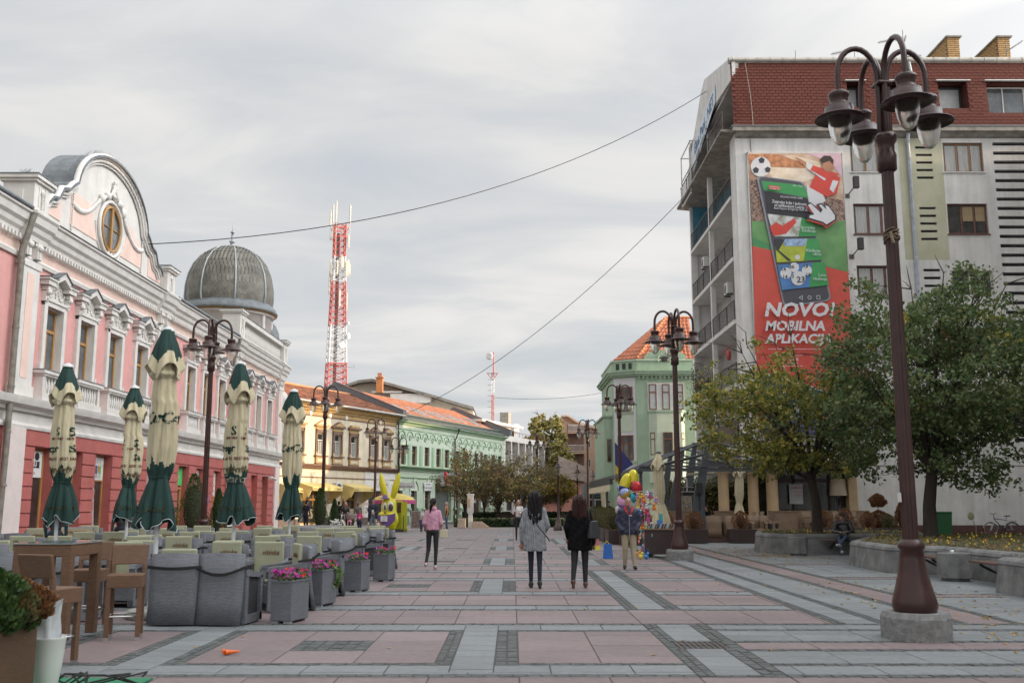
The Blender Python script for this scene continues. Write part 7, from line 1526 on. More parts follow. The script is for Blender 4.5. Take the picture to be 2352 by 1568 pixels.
# ================================================================ STONE PLANTERS (right)
STN=mat('planter_stone',(.15,.153,.152),.85,.3,3,bump=.4,bscale=45,col2=(.22,.222,.215))
def stone_planter(label,poly,h=.62,bat=.06,joints=(),seed=1,rim=.26,fl=70):
    t=thing('stone_planter',label,'planter'); cx=sum(p[0] for p in poly)/len(poly); cy=sum(p[1] for p in poly)/len(poly); n=len(poly)
    def off(d): 
        out_=[]
        for i in range(n):
            p0,p,p1=Vector(poly[i-1]),Vector(poly[i]),Vector(poly[(i+1)%n]); e0=(p-p0).normalized(); e1=(p1-p).normalized(); n0=Vector((-e0.y,e0.x)); n1=Vector((-e1.y,e1.x)); m=(n0+n1); m=m/max(.5,m.dot(n0)) if m.length>.1 else n0; q_=p+m*d; out_.append((q_.x,q_.y))
        return out_
    area=sum(poly[i-1][0]*poly[i][1]-poly[i][0]*poly[i-1][1] for i in range(n)); sg=1 if area>0 else -1
    rings=[(0,0),(bat*.9,h-.16),(bat,h-.13),(bat-.02,h-.11),(bat+.0,h-.05),(bat+.05,h-.01),(bat+.1,h),(rim,h-.0),(rim+.03,h-.05)]
    q=MB(); vs=[]
    for d,z in rings: vs+= [(x,y,z) for x,y in off(sg*d)]
    q.add(vs,[(k*n+i,k*n+(i+1)%n,(k+1)*n+(i+1)%n,(k+1)*n+i) if sg>0 else (k*n+i,(k+1)*n+i,(k+1)*n+(i+1)%n,k*n+(i+1)%n) for k in range(len(rings)-1) for i in range(n)]); q.build('stone_wall',[STN],t)
    q=MB(); pi=off(sg*(rim+.02)); q.poly([(x,y,h-.04) for x,y in pi]); q.build('soil',[mat('planter_mulch',(.07,.045,.025),.95,.5,25,bump=.6,bscale=30)],t)
    J=MB()
    for (x0,y0),(x1,y1) in joints: J.quad((x0-.006,y0,.0),(x1+.006,y1,.0),(x1+.006,y1,.01),(x0-.006,y0,.01))
    rr=random.Random(seed); L=MB(); Fm=MB(); xs=[p[0] for p in pi]; ys=[p[1] for p in pi]
    def inside(x,y):
        c=False
        for i in range(n):
            a,b=pi[i-1],pi[i]
            if (a[1]>y)!=(b[1]>y) and x<(b[0]-a[0])*(y-a[1])/(b[1]-a[1])+a[0]: c=not c
        return c
    k=0
    while k<fl*70:
        x,y=rr.uniform(min(xs),max(xs)),rr.uniform(min(ys),max(ys)); k+=1
        if not inside(x,y): continue
        p=Vector((x,y,h-.02+rr.random()*.07)); d=Vector((rr.gauss(0,1),rr.gauss(0,1),rr.gauss(0,.5))).normalized()*.04; e=d.orthogonal().normalized()*.02; L.add([tuple(p-d),tuple(p+e),tuple(p+d),tuple(p-e)],[(0,1,2,3)])
    stuff(L.build('ground_leaves',[leaf_mat('pansy_leaves',[(.03,.06,.015),(.07,.10,.03),(.16,.09,.03),(.26,.17,.06)])],t))
    k=0; 
    while k<fl:
        x,y=rr.uniform(min(xs),max(xs)),rr.uniform(min(ys),max(ys)); k+=1
        if not inside(x,y): continue
        z=h+.03+rr.random()*.08; r_=.027
        Fm.add([(x,y-.004,z)]+[(x+r_*math.cos(a)*1.0,y-.01+.01*math.sin(a*2),z+r_*math.sin(a)) for a in [2*PI*j/6 for j in range(6)]],[(0,1+j,1+(j+1)%6) for j in range(6)],1 if rr.random()<.12 else 0); Fm.cyl((x,y,h-.03),(x,y,z),.003,.003,3,cap=False,m=2)
    Fm.build('pansy_flowers',[mat('pansy_yellow',(.62,.45,.02),.6,.1),mat('pansy_dark',(.05,.01,.02),.6),mat('stem_green',(.04,.09,.02),.6)],t)
    return t
stone_planter('rear stone planter with yellow pansies round the yellowing linden trunk',[(8.0,33.6),(8.2,32.2),(8.9,31.9),(12.9,31.9),(13.6,32.6),(13.6,36),(8.6,36)],seed=3,fl=34)
stone_planter('front stone planter with pansies and a bench recess beneath the dark green linden',[(8.66,26.2),(8.52,23.2),(9.45,22.7),(9.75,18.6),(8.6,18.2),(8.6,13.5),(15,13.5),(15,30.6),(10.75,30.6)],seed=4,fl=150)
def stone_bin(x,y,r,h,lab,top=True):
    t=thing('stone_bin',lab,'litter bin',(x,y,0),.2,'octagonal stone litter bins'); q=MB(); o8=lambda r:[(r*math.cos(k*PI/4+PI/8),r*math.sin(k*PI/4+PI/8)) for k in range(8)]; q.prism(o8(r*.8),0,.06); q.prism(o8(r),.06,h); q.build('stone_body',[STN],t,bevel=.01)
    if top: q=MB(); q.cyl((0,0,h),(0,0,h+.015),r*.6,r*.6,20); q.lathe([(.05,h+.015),(.05,h+.05),(0,h+.06)],10,(-.03,0,0)); q.build('steel_lid',[STEEL],t)
stone_bin(8.72,31.0,.31,.56,'rear octagonal stone litter bin with dark stains in front of the rear planter',False); stone_bin(9.08,20.9,.345,.56,'front octagonal stone litter bin with a steel lid between two bench seats')
WOODB=mat('worn_bench_wood',(.09,.05,.034),.7,.3,4,stretch=(4,.3,4))
def wall_bench(x,y0,y1,lab,rz=0):
    t=thing('wall_bench',lab,'bench'); 
    for k in range(3): MB().box(x-.42+k*.145,y0,.40,x-.42+k*.145+.13,y1,.44).build('seat_slat',[WOODB],t,bevel=.006)
    for y in (y0+.35,y1-.35): q=MB(); q.tube([(x-.36,y,.385),(x-.3,y,.34),(x-.1,y,.24),(x+.12,y,.16)],.028,6); q.build('bracket',[RAIL],t)
wall_bench(9.35,21.45,22.6,'worn wooden bench seat behind the front stone bin'); wall_bench(9.55,18.75,20.35,'worn wooden bench seat between the front stone bin and the planter end')
t=thing('wall_bench','wooden bench seat at the rear planter where the reader sits','bench'); 
for k in range(3): MB().box(9.7,31.45+k*.145,.40,12.6,31.45+k*.145+.13,.44).build('seat_slat',[WOODB],t)
for x in (10,12.2): q=MB(); q.tube([(x,31.5,.385),(x,31.6,.3),(x,31.95,.18)],.028,6); q.build('bracket',[RAIL],t)
# ---- lawn, kerb, bicycle, bins, topiary by the white wall
q=MB(); q.prism([(16.2,44.5),(22.8,44.5),(23.6,45.3),(23.3,46.2),(21.5,47.0),(16.2,47.0)],-.05,.10); struct('kerb',q,[GRAN])
q=MB(); q.prism([(16.4,44.7),(22.6,44.7),(23.3,45.35),(23.0,46.1),(21.4,46.8),(16.4,46.8)],.0,.115); stuff(tag(q.build('lawn_turf',[mat('turf',(.03,.07,.012),.95,.4,9,bump=.5,bscale=60)]),'strip of green grass below the white wall','grass'))
g=MB(); rr=random.Random(6)
for i in range(2600): x,y=rr.uniform(16.4,23.1),rr.uniform(44.7,46.5); g.add([(x-.012,y,.11),(x+.012,y,.11),(x+rr.gauss(0,.02),y+rr.gauss(0,.02),.14+.07*rr.random())],[(0,1,2)])
tag(g.build('grass_blades',[leaf_mat('grass_blades',[(.03,.08,.01),(.06,.13,.02),(.09,.15,.03)])]),'short green grass growing below the white wall','grass',kind='stuff')
bt=thing('bicycle','silver and blue bicycle leaning by the white wall at far right','bicycle',(22.55,47.7,0),.06)
def wheel(x,par,col):
    q=MB(); n=28; q.tube([(x+.34*math.cos(2*PI*k/n),0,.35+.34*math.sin(2*PI*k/n)) for k in range(n+1)],.018,6); w=q.build('wheel',[BLK],par)
    q=MB(); q.tube([(x+.315*math.cos(2*PI*k/n),0,.35+.315*math.sin(2*PI*k/n)) for k in range(n+1)],.013,5); q.build('rim',[col],w)
    q=MB(); q.cyl((x,-.05,.35),(x,.05,.35),.025,.025,8)
    for k in range(16): a=2*PI*k/16; q.cyl((x,.02*(-1)**k,.35),(x+.31*math.cos(a),0,.35+.31*math.sin(a)),.003,.003,3,cap=False)
    q.build('spokes',[col],w)
    q=MB(); q.tube([(x+.375*math.cos(a),0,.35+.375*math.sin(a)) for a in [R(10+k*12) for k in range(14)]],.014,5); q.build('mudguard',[col],par)
SIL=mat('bike_silver',(.5,.5,.52),.3,.1,metal=.7); BLU=mat('bike_blue',(.015,.03,.14),.3,.1)
wheel(0,bt,SIL); wheel(1.06,bt,mat('rim_dark',(.12,.12,.12),.4))
q=MB(); q.tube([(.22,0,.82),(.66,0,.36)],.022,8); q.tube([(.20,0,.90),(.24,0,.78)],.026,8); q.tube([(.22,0,.86),(.80,0,.80)],.017,8); q.build('main_frame',[BLU],bt)
q=MB(); q.tube([(.66,0,.36),(.80,0,.86)],.018,8); q.tube([(.80,0,.82),(1.06,.04,.35)],.011,6); q.tube([(.66,0,.36),(1.06,.04,.35)],.011,6); q.tube([(.80,0,.82),(1.06,-.04,.35)],.011,6); q.tube([(.21,-.04,.84),(.12,-.045,.6),(0,-.045,.35)],.014,6); q.tube([(.21,.04,.84),(.12,.045,.6),(0,.045,.35)],.014,6); q.build('fork_and_stays',[SIL],bt)
q=MB(); q.tube([(.20,0,.9),(.17,0,1.08)],.014,6); q.tube([(.17,-.28,1.12),(.14,-.18,1.1),(.15,0,1.08),(.14,.18,1.1),(.17,.28,1.12)],.012,6); q.build('handlebar',[BLK],bt)
q=MB(); q.tube([(.80,0,.86),(.82,0,.97)],.012,6); q.box(.70,-.05,.97,.80,.05,1.0); q.box(.78,-.08,.97,.95,.08,1.02); q.build('saddle',[BLK],bt,bevel=.02)
q=MB(); 
for y in (-.06,.06): q.tube([(.84,y,.76),(1.28,y,.76)],.006,4); q.tube([(1.06,y,.36),(1.2,y,.76)],.006,4)
q.tube([(1.28,-.06,.76),(1.28,.06,.76)],.006,4); q.build('luggage_rack',[RAIL],bt)
q=MB(); q.cyl((.66,-.03,.36),(.66,.03,.36),.09,.09,14); q.tube([(.66,.05,.36),(.72,.06,.2)],.01,5); q.box(.68,.05,.18,.78,.12,.2); q.build('crank',[RAIL],bt)
t=thing('wheelie_bin','green plastic wheeled bin partly behind the linden trunk','bin',(20.1,47.4,0)); q=MB(); q.prism([(-.36,-.3),(.36,-.3),(.36,.3),(-.36,.3)],.08,1.12,top=1.12); q.build('bin_body',[mat('bin_green',(.02,.09,.035),.45,.1)],t,bevel=.02); q=MB(); q.box(-.42,-.36,1.12,.42,.36,1.2); q.build('lid',[mat('bin_green',(.02,.09,.035))],t,bevel=.03)
def pot_plant(name,lab,x,y,pr,ph,plants,seed):
    t=thing(name,lab,'potted plant',(x,y,.1)); q=MB(); q.lathe([(pr*.75,0),(pr,ph),(pr*.9,ph),(pr*.9,ph-.04)],16); q.build('pot',[mat('dark_pot',(.035,.022,.02),.6)],t); MB().cyl((0,0,.05),(0,0,ph-.03),pr*.85,pr*.88,14).build('soil',[SOIL],t); rr=random.Random(seed)
    for px,py,z0,h,r_,m,sh in plants:
        q=MB(); q.cyl((px,py,ph-.05),(px,py,z0+.1),.02,.015,6); q.ell((px,py,z0+h*.45),(r_*.55,r_*.55,h*.38),8,6); co=q.build('stem',[mat('dry_core',(.045,.02,.012))],t); q=MB(); conifer(q,px,py,z0,h,r_,r_,2200,rr,s=.075,shape=sh); q.build('foliage',[m],co)
pot_plant('topiary_ball','dried brown topiary ball on a thin stem above a round shrub by the white wall',16.9,46.6,.42,.32,[(0,0,1.28,.6,.34,DRY,0),(0,.0,.28,.85,.52,mat('x',(0,0,0)) if False else DRY,0)],3)
pot_plant('dry_conifer','half-dried brown conifer in a dark pot right of the topiary ball',18.0,46.6,.36,.28,[(0,0,.22,1.35,.42,DRY,1)],4)
q=MB(); q.box(-.28,-.2,0,.28,.2,.62); tag(q.build('dark_crate',[mat('crate_dark',(.03,.03,.032),.6)],loc=(15.9,46.9,.1)),'small dark box standing left of the topiary ball','box')
q=MB(); q.tube([(0,0,.02),(-.25,.25,1.1)],.012,5); q.box(-.15,-.05,0,.45,.05,.06); tag(q.build('broom',[mat('broom_wood',(.35,.3,.22),.6)],loc=(19.0,47.2,.1)),'thin broom leaning against the maroon wall base','broom')
q=MB(); q.tube([(0,0,0),(.02,0,.5),(-.1,0,.75)],.02,5); q.ell((-.18,0,1.0),(.16,.03,.2),10,7); tag(q.build('dry_leaf_plant',[mat('dry_stalk',(.26,.27,.16),.7)],loc=(21.75,47.5,0)),'pale fan-shaped object on a curved stalk left of the bicycle','ornament')
# ================================================================ CAFE PERGOLA
ST=mat('anthracite_steel',(.055,.06,.068),.45,.12,3,spec=.6)
pg=thing('steel_pergola','dark grey steel cafe pergola with curved fins and folded awnings','pergola',(0,0,0))
for y in (41,43.9,47.1,50.6):
    q=MB(); L_=[(7.38,.1),(7.34,1.3),(7.42,2.0),(7.64,2.85),(7.95,4.12)]; R_=[(8.13,4.12),(7.97,2.95),(7.86,2.2),(7.82,1.2),(7.85,.1)]
    q.ext([(x,z) for x,z in (L_[::-1]+R_[::-1])][::1],y-.08,y+.08); f=q.build('fin',[ST],pg)
    q=MB(); q.box(7.92,y-.14,4.08,8.16,y+.14,4.2); q.cyl((7.72,y-.1,2.75),(7.72,y+.1,2.75),.03,.03,8); q.build('fin_cap',[ST],f)
    for (x0,z0,x1,z1) in ((8.0,4.12,5.3,3.0),(7.8,3.55,5.3,2.95),(8.05,4.12,11.3,3.3),(7.8,3.5,11.3,3.15)):
        q=MB(); q.tube([(x0,y,z0),(x1,y,z1)],.04,4); q.build('rafter',[ST],pg)
for (a,b,s) in (((8.04,41,4.16),(8.04,50.6,4.16),.04),((7.75,41,3.5),(7.75,50.6,3.5),.04),((6.6,41,3.5),(6.6,56,3.5),.03)): q=MB(); q.tube([a,b],s,4); q.build('purlin',[ST],pg)
q=MB(); q.box(5.2,40.9,2.86,11.3,41.02,3.0); q.box(5.2,40.86,3.03,11.3,41.0,3.1); q.build('front_beam',[ST],pg); q=MB(); q.box(5.15,41,2.8,5.35,66,3.0); q.build('eaves_beam',[ST],pg)
for x in (5.28,): 
    for y in (41.2,56,65.5): MB().box(x-.06,y-.06,0,x+.06,y+.06,2.85).build('steel_post',[ST],pg)
q=MB(); q.box(5.05,52,2.55,5.2,66,2.85); q.build('awning_box',[ST],pg); q=MB(); y=52
while y<66: q.quad((5.03,y,2.2+.03*math.sin(y*5)),(5.03,y+.5,2.2+.03*math.sin(y*5+2.5)),(5.06,y+.5,2.56),(5.06,y,2.56)); y+=.5
q.build('awning_valance',[CRM],pg)
q=MB(); 
for k in range(24): q.tube([(8.2+k*.13,41.2,2.86),(8.24+k*.13,41.2,2.68),(8.3+k*.13,41.2,2.86)],.012,4)
q.tube([(7.2,41.1,2.74),(8.3,41.2,2.78)],.06,6); q.build('folded_awning',[CRM],pg)
q=MB(); q.box(7.48,40.78,1.95,7.72,40.92,2.4); q.tube([(7.6,40.9,1.95),(7.62,40.9,1.3)],.02,4); q.tube([(7.62,40.9,1.8),(7.85,40.88,1.4)],.012,4); q.build('loudspeaker',[BLK],pg,bevel=.02)
q=MB(); q.box(7.4,50.3,1.9,7.7,50.5,2.3); q.build('loudspeaker',[BLK],pg)
q=MB(); q.box(7.35,43.7,.75,7.8,43.82,1.9); mb_=q.build('menu_case',[mat('case_silver',(.3,.3,.31),.35,.1,metal=.5)],pg)
for k in range(3): MB().box(7.4,43.68,.8+k*.37,7.75,43.7,1.1+k*.37).build('menu_photo',[mat('menu_photo',(.12,.08,.05),.4,.8,14,col2=(.4,.35,.25))],mb_)
q=MB(); q.box(7.3,43.6,2.05,7.9,43.8,2.1); q.box(7.3,43.6,2.25,7.9,43.8,2.28); q.cyl((7.6,43.68,2.1),(7.6,43.68,2.65),.035,.035,8); q.build('wall_torch',[STEEL],pg)
q=MB(); q.prism([(6.4,41.3),(12.9,41.3),(12.9,48),(6.4,48)],0,.16); tag(q.build('terrace_deck',[mat('deck_brown',(.085,.045,.035),.6,.2,3)],bevel=.01),kind='structure')
DBR=mat('dark_brown_box',(.040,.024,.022),.5,.15,3)
for i,(x,y,w,l,pl,lab) in enumerate(((7.27,40.35,1.0,.5,[(0,0,.72,.34,DRY,0)],'dark brown box with a dried conifer right of the lamp and toy cart'),
    (9.22,40.6,1.12,.5,[(-.05,0,.74,.34,DRY,0)],'dark brown box with a dried conifer in the middle of the cafe front'),
    (14.3,42.2,4.0,.5,[(-1.3,0,.75,.33,DRY,0),(-.4,0,.85,.34,DRY,0),(.55,0,.7,.3,DRY,0),(1.4,0,.6,.28,HALF,0)],'long low dark brown box with a row of dried conifers behind the rear planter'),
    (4.75,38.7,1.3,.5,[(-.35,0,.7,.3,DRY,0),(.3,0,.7,.3,DRY,0)],'dark brown box with dried conifers behind the man in the navy jacket'),
    (6.0,38.9,1.0,.5,[(-.1,0,.75,.34,DRY,0)],'dark brown box with a dried conifer right behind the toy cart'))):
    box_planter('brown_planter',lab,x,y,w,l,.56,DBR,0,'dark brown boxes with conifers',pl,10+i)
for i in range(6):
    y=40.2+i*2.05; box_planter('brown_planter',('nearest','second','third','fourth','fifth','sixth')[i]+' dark brown box with a greenish conifer in the row beside the walk',4.0-.0*i,y,.5,1.7,.55,DBR,0,'dark brown boxes with conifers',[(0,-.4,.85,.33,HALF if i<4 else THU,0),(0,.4,.9,.33,HALF,0)],30+i)
for i,(x,y,w,l,lab) in enumerate(((7.05,42.6,.75,.7,'tan wicker bar table behind the leftmost dried conifer'),(9.15,43.0,.95,.8,'tan wicker bar table between the dried conifer and the brown column'),(11.6,43.4,.95,1.0,'tan wicker bar table beside the beige column'),(13.2,44.0,1.6,.8,'long tan wicker bar table behind the rear linden trunk'),(15.0,44.2,1.0,.8,'tan wicker bar table beside the table lamp'))):
    t=thing('bar_table',lab,'table',(x,y,.16),0,'tan wicker bar tables'); q=MB(); q.box(-w/2,-l/2,0,w/2,l/2,1.08); q.build('table_body',[WKT],t,bevel=.012); MB().box(-w/2-.02,-l/2-.02,1.08,w/2+.02,l/2+.02,1.1).build('tabletop',[WKT],t)
k=0
for x,y,rz in ((8.35,42.7,1.4),(8.0,43.3,1.5),(10.05,42.9,-1.5),(10.5,43.3,-1.5),(10.75,42.9,1.4),(12.6,43.0,0.1),(14.6,43.3,0),(14.0,43.2,0.1)):
    k+=1; o=bar_stool(x,y,rz,('first','second','third','fourth','fifth','sixth','seventh','eighth')[k-1]+' tan wicker bar stool from the left on the cafe deck',WKT,'tan wicker bar stools'); o.location.z=.16; o.scale=(1,1,1.0)
ch_t=armchair('wicker_armchair',WKT,None,0,'leftmost tan wicker armchair behind the balloons and toy rack'); ch_t.location=(6.0,43.0,.16); ch_t['group']='tan wicker armchairs'; ch_t.rotation_euler=(0,0,2.8)
for i,(x,y,rz) in enumerate(((8.35,41.9,PI-.2),(8.95,42.0,PI+.4),(10.15,42.0,.2),(10.75,42.1,.9),(9.5,44.6,0),(6.6,44.5,1.2),(8.0,45.0,2),(11.0,45.2,1))):
    dup(ch_t,(x,y,.16),rz,('second','third','fourth','fifth','sixth','seventh','eighth','ninth')[i]+' tan wicker armchair from the left on the cafe deck','tan wicker armchairs')
# creeper hedge behind the cafe
def leaf_mass(name,lab,cat,x0,x1,y0,y1,z0,z1,n,m,s=.09,seed=1,core=None):
    t=thing(name,lab,cat); rr=random.Random(seed); q=MB()
    for i in range(n):
        x,y,z=rr.uniform(x0,x1),rr.uniform(y0,y1),z0+(z1-z0)*rr.random()**.9; z-=.3*math.sin(x*2.1)**2*(z>z1-.5)
        d=Vector((rr.gauss(0,1),rr.gauss(0,1),rr.gauss(0,1))).normalized()*s; e=d.orthogonal().normalized()*s*.6; q.add([(x-d.x,y-d.y,z-d.z),(x+e.x,y+e.y,z+e.z),(x+d.x,y+d.y,z+d.z),(x-e.x,y-e.y,z-e.z)],[(0,1,2,3)])
    q.build('leaves',[m],t)
    if core: MB().box(x0+.1,y1-.15,0,x1-.1,y1,z1-.4).build('core',[CORE],t)
CRP=leaf_mat('creeper_leaves',[(.02,.035,.01),(.05,.06,.015),(.10,.09,.02),(.18,.13,.03),(.04,.05,.01)])
leaf_mass('creeper_screen','tall dense autumn creeper screen behind the cafe deck between the columns','climbing plant',7.9,15.5,50.5,51.6,0,3.0,9000,CRP,.08,5,True)
# ================================================================ TOY CART, TOYS, BALLOONS
ct=thing('toy_cart','dark brown toy vendor cart loaded with small goods beside the second lamp','cart',(4.42,30.0,0),-.05); q=MB(); q.box(-.52,-.35,.1,.52,.35,.80); q.build('cart_body',[DBR],ct,bevel=.01); q=MB(); q.box(-.56,-.39,.80,.56,.39,.84); q.build('counter',[mat('counter_tan',(.20,.13,.08),.5)],ct)
for s in (-.35,.35): q=MB(); q.cyl((s,-.3,.07),(s,-.24,.07),.07,.07,12); q.build('wheel',[BLK],ct)
rr=random.Random(14); TOYC=[mat('toy_'+n,c,.4,.1) for n,c in (('pink',(.65,.08,.30)),('yellow',(.65,.50,.05)),('white',(.62,.60,.60)),('blue',(.05,.22,.55)),('red',(.55,.03,.04)),('orange',(.65,.20,.03)),('teal',(.05,.38,.40)),('lilac',(.35,.20,.50)))]
for i in range(15):
    q=MB(); x=-.48+i*.068; a=.35; q.add([(-.012,-.1,0),(.012,-.1,0),(.012,.08,0),(-.012,.08,0),(-.012+.05,-.1,.13),(.012+.05,-.1,.13),(.062,.08,.13),(.038,.08,.13)],[(0,3,2,1),(4,5,6,7),(0,1,5,4),(1,2,6,5),(2,3,7,6),(3,0,4,7)]); o=q.build('disc_case',[mat('case_black',(.05,.05,.055),.4) if i%3 else mat('case_pale',(.4,.4,.42),.4)]); o.location=(4.42+x,29.85,.842); tag(o,'upright disc case in the slanting row on the cart top','disc case','disc cases on the cart top')
for i,(x,z,w,h,c) in enumerate(((-.42,.84,.12,.2,2),(-.27,.84,.12,.18,2),(-.36,.84,.1,.34,0),(-.02,.84,.15,.24,3),(.02,1.0,.1,.18,6))):
    q=MB(); q.box(-w/2,-.05,0,w/2,.05,h); o=q.build('toy_box',[TOYC[c]],bevel=.005); o.location=(4.42+x,30.15,.842 if z<.9 else 1.084); tag(o,('white box at the left end','second white box','tall pink tub','blue toy box','small teal box on the blue one')[i]+' on the toy cart top','toy box')
def plush(x,y,z,c,c2,s,lab,name='plush_toy'):
    q=MB(); q.ell((0,0,0),(.055*s,.045*s,.06*s),9,6); q.ell((0,-.01*s,.085*s),(.045*s,.04*s,.042*s),9,6); q.ell((-.035*s,0,.125*s),(.018*s,.012*s,.02*s),6,4,1); q.ell((.035*s,0,.125*s),(.018*s,.012*s,.02*s),6,4,1); q.ell((-.05*s,-.02*s,-.05*s),(.025*s,.025*s,.03*s),6,4,1); q.ell((.05*s,-.02*s,-.05*s),(.025*s,.025*s,.03*s),6,4,1); q.ell((0,-.045*s,.08*s),(.012*s,.01*s,.01*s),5,4,1)
    o=q.build(name,[TOYC[c],TOYC[c2]]); o.location=(x,y,z); return tag(o,('pink','yellow','white','blue','red','orange','teal','lilac')[c]+' '+lab+' with '+('pink','yellow','white','blue','red','orange','teal','lilac')[c2]+' ears','toy','plush toys on the vendor rack')
rk2=thing('toy_rack','thin wire toy rack standing on the left side of the cart','rack',(3.95,30.1,0)); q=MB(); q.tube([(0,0,0),(0,0,2.0)],.014,6)
for k in range(6): a=k*PI/3; q.tube([(0,0,1.93),(.36*math.cos(a),.3*math.sin(a),1.9)],.007,4); q.tube([(0,0,1.45),(.34*math.cos(a),.3*math.sin(a),1.43)],.007,4)
q.tube([(-.3,-.3,.05),(-.3,-.3,1.0),(.2,-.3,1.0),(.2,-.3,.05)],.01,4); q.build('wire_frame',[STEEL],rk2)
for i in range(26):
    a=rr.uniform(0,2*PI); lev=(1.78,1.62,1.45,1.30)[i%4]+rr.uniform(-.04,.04); plush(3.95+.33*math.cos(a)*rr.uniform(.4,1),30.0+.22*math.sin(a),lev,rr.randrange(8),rr.randrange(8),rr.uniform(.8,1.15),'plush toy hanging on the wire rack left of the cart')
for i in range(44):
    q=MB(); h=rr.uniform(.08,.22); q.box(-.025,-.01,-h/2,.025,.01,h/2); q.ell((0,-.015,rr.uniform(-h/3,h/3)),(.022,.02,.03),6,4,1); o=q.build('small_toy',[TOYC[rr.randrange(8)],TOYC[rr.randrange(8)]]); o.location=(3.72+.5*rr.random(),29.72+rr.uniform(-.03,.03),.15+.85*rr.random()); tag(o,'small packaged toy hanging on the lower wire grid of the toy cart','toy','packaged toys on the lower grid')
q=MB(); q.prism([(-.14,-.08),(.16,-.08),(.14,.08),(-.12,.08)],0,.42,top=.75); q.tube([(-.08,0,.4),(-.02,0,.5),(.06,0,.4)],.01,4,1); o=q.build('blue_bag',[mat('bag_blue',(.02,.12,.42),.5),TOYC[1]],loc=(2.75,29.3,0)); tag(o,'blue carrier bag with a yellow handle standing on the paving behind the man','bag')
for i,(x,c) in enumerate(((3.5,5),(3.66,1),(3.82,3))): q=MB(); q.ell((0,0,.07),(.07,.05,.07),8,6); q.ell((.04,0,.16),(.045,.04,.045),8,6); q.tube([(-.05,0,.1),(-.05,0,.28)],.012,4); o=q.build('toy_duck' if i<2 else 'toy_scooter',[TOYC[c]],loc=(x,28.9,0)); tag(o,('orange push toy','yellow push toy','blue push toy')[i]+' standing on the ground left of the cart','toy')
NB=lambda x,y,Y=30.6:(lambda p:(p[0],Y,p[1]))(onY((x*.2551+2300)/1.7415,(y*.2551+1750)/1.7415,Y))
FOIL=lambda n,c:mat('foil_'+n,c,.22,.15,3,metal=.35,spec=.7)
def balloon(c,r,m,lab,m2=None,rot=0,band=None):
    t=thing('foil_balloon',lab,'balloon',c,0,'foil balloons above the vendor'); e=bpy.data.objects; q=MB(); n,k=20,12; vs=[];fs=[];ms=[]
    for i in range(k+1):
        ph=PI*i/k
        for j in range(n): a=2*PI*j/n; w=1+.03*math.sin(a*10)*math.sin(ph); vs.append((r[0]*math.sin(ph)*math.cos(a)*w,r[0]*.5*math.sin(ph)*math.sin(a),r[1]*math.cos(ph)*w))
    for i in range(k):
        for j in range(n): fs.append((i*n+j,(i+1)*n+j,(i+1)*n+(j+1)%n,i*n+(j+1)%n)); ms.append(1 if (m2 and i>=(band or k*.6)) else 0)
    q.v=vs;q.f=fs;q.m=ms;q.s=[True]*len(fs); q.xf(Matrix.Rotation(rot,4,'Y')); q.build('balloon_skin',[m,m2 or m],t)
    q=MB(); q.cyl((0,0,-r[1]*.97),(0,0,-r[1]*1.12),.008,.02,6); d=Vector((3.62-c[0],30.7-c[1],1.15-c[2])); q.tube([(0,0,-r[1]),tuple(d*.5+Vector((.03,0,0))),tuple(d)],.003,3); q.build('ribbon',[WMET],t)
balloon(NB(785,725),(0.170,0.340),FOIL('yellow',(.60,.52,.03)),'tall yellow and blue capsule-shaped foil balloon on the left',FOIL('blue',(.02,.05,.22)),.3,7)
balloon(NB(905,660,30.8),(0.178,0.323),FOIL('yellow',(.6,.52,.03)),'tall yellow and blue capsule-shaped foil balloon on the right, highest of all',FOIL('blue',(.02,.05,.22)),.1,7)
balloon(NB(965,780,30.4),(0.162,0.204),FOIL('red',(.45,.02,.03)),'shiny red round foil balloon at the right of the bunch',None,-.3)
balloon(NB(915,935,30.5),(0.145,0.153),FOIL('teal',(.03,.35,.45)),'turquoise blue foil balloon just above the man\u2019s head',None,.2)
balloon(NB(780,872,30.4),(0.170,0.153),FOIL('lilac',(.25,.30,.50)),'half blue, half gold foil balloon left of the turquoise one',FOIL('gold',(.45,.30,.04)),-.5,6)
balloon(NB(745,1000,30.5),(0.178,0.204),FOIL('pink',(.60,.32,.48)),'pale pink patterned foil balloon left of the man\u2019s head',FOIL('violet',(.25,.15,.40)),.1,8)
balloon(NB(940,1060,30.7),(0.128,0.145),FOIL('white',(.55,.55,.56)),'white foil balloon behind the man\u2019s right shoulder',None)
balloon(NB(680,1130,30.8),(0.102,0.119),FOIL('white',(.55,.55,.56)),'small white foil balloon lowest at the left of the bunch',None)
balloon(NB(690,790,30.9),(0.068,0.102),FOIL('silver',(.35,.35,.4)),'narrow silver balloon seen behind the lamp post',None)
fg=thing('flag','dark blue flag with yellow edge hanging from the cafe eaves','flag',(5.15,50,0)); q=MB(); q.poly([(0,0,4.6),(.9,0,3.5),(.3,.05,3.1),(0,0,3.3)]); q.build('cloth',[mat('flag_blue',(.03,.035,.15),.7)],fg); q=MB(); q.cyl((-.02,0,2.6),(-.02,0,4.7),.02,.02,6); q.build('pole',[STEEL],fg); q=MB(); q.poly([(0,-.01,3.5),(.3,-.01,3.1),(.4,-.01,2.7),(0,-.01,2.6)]); q.build('lower_cloth',[mat('flag_yellow',(.5,.38,.04),.7)],fg)
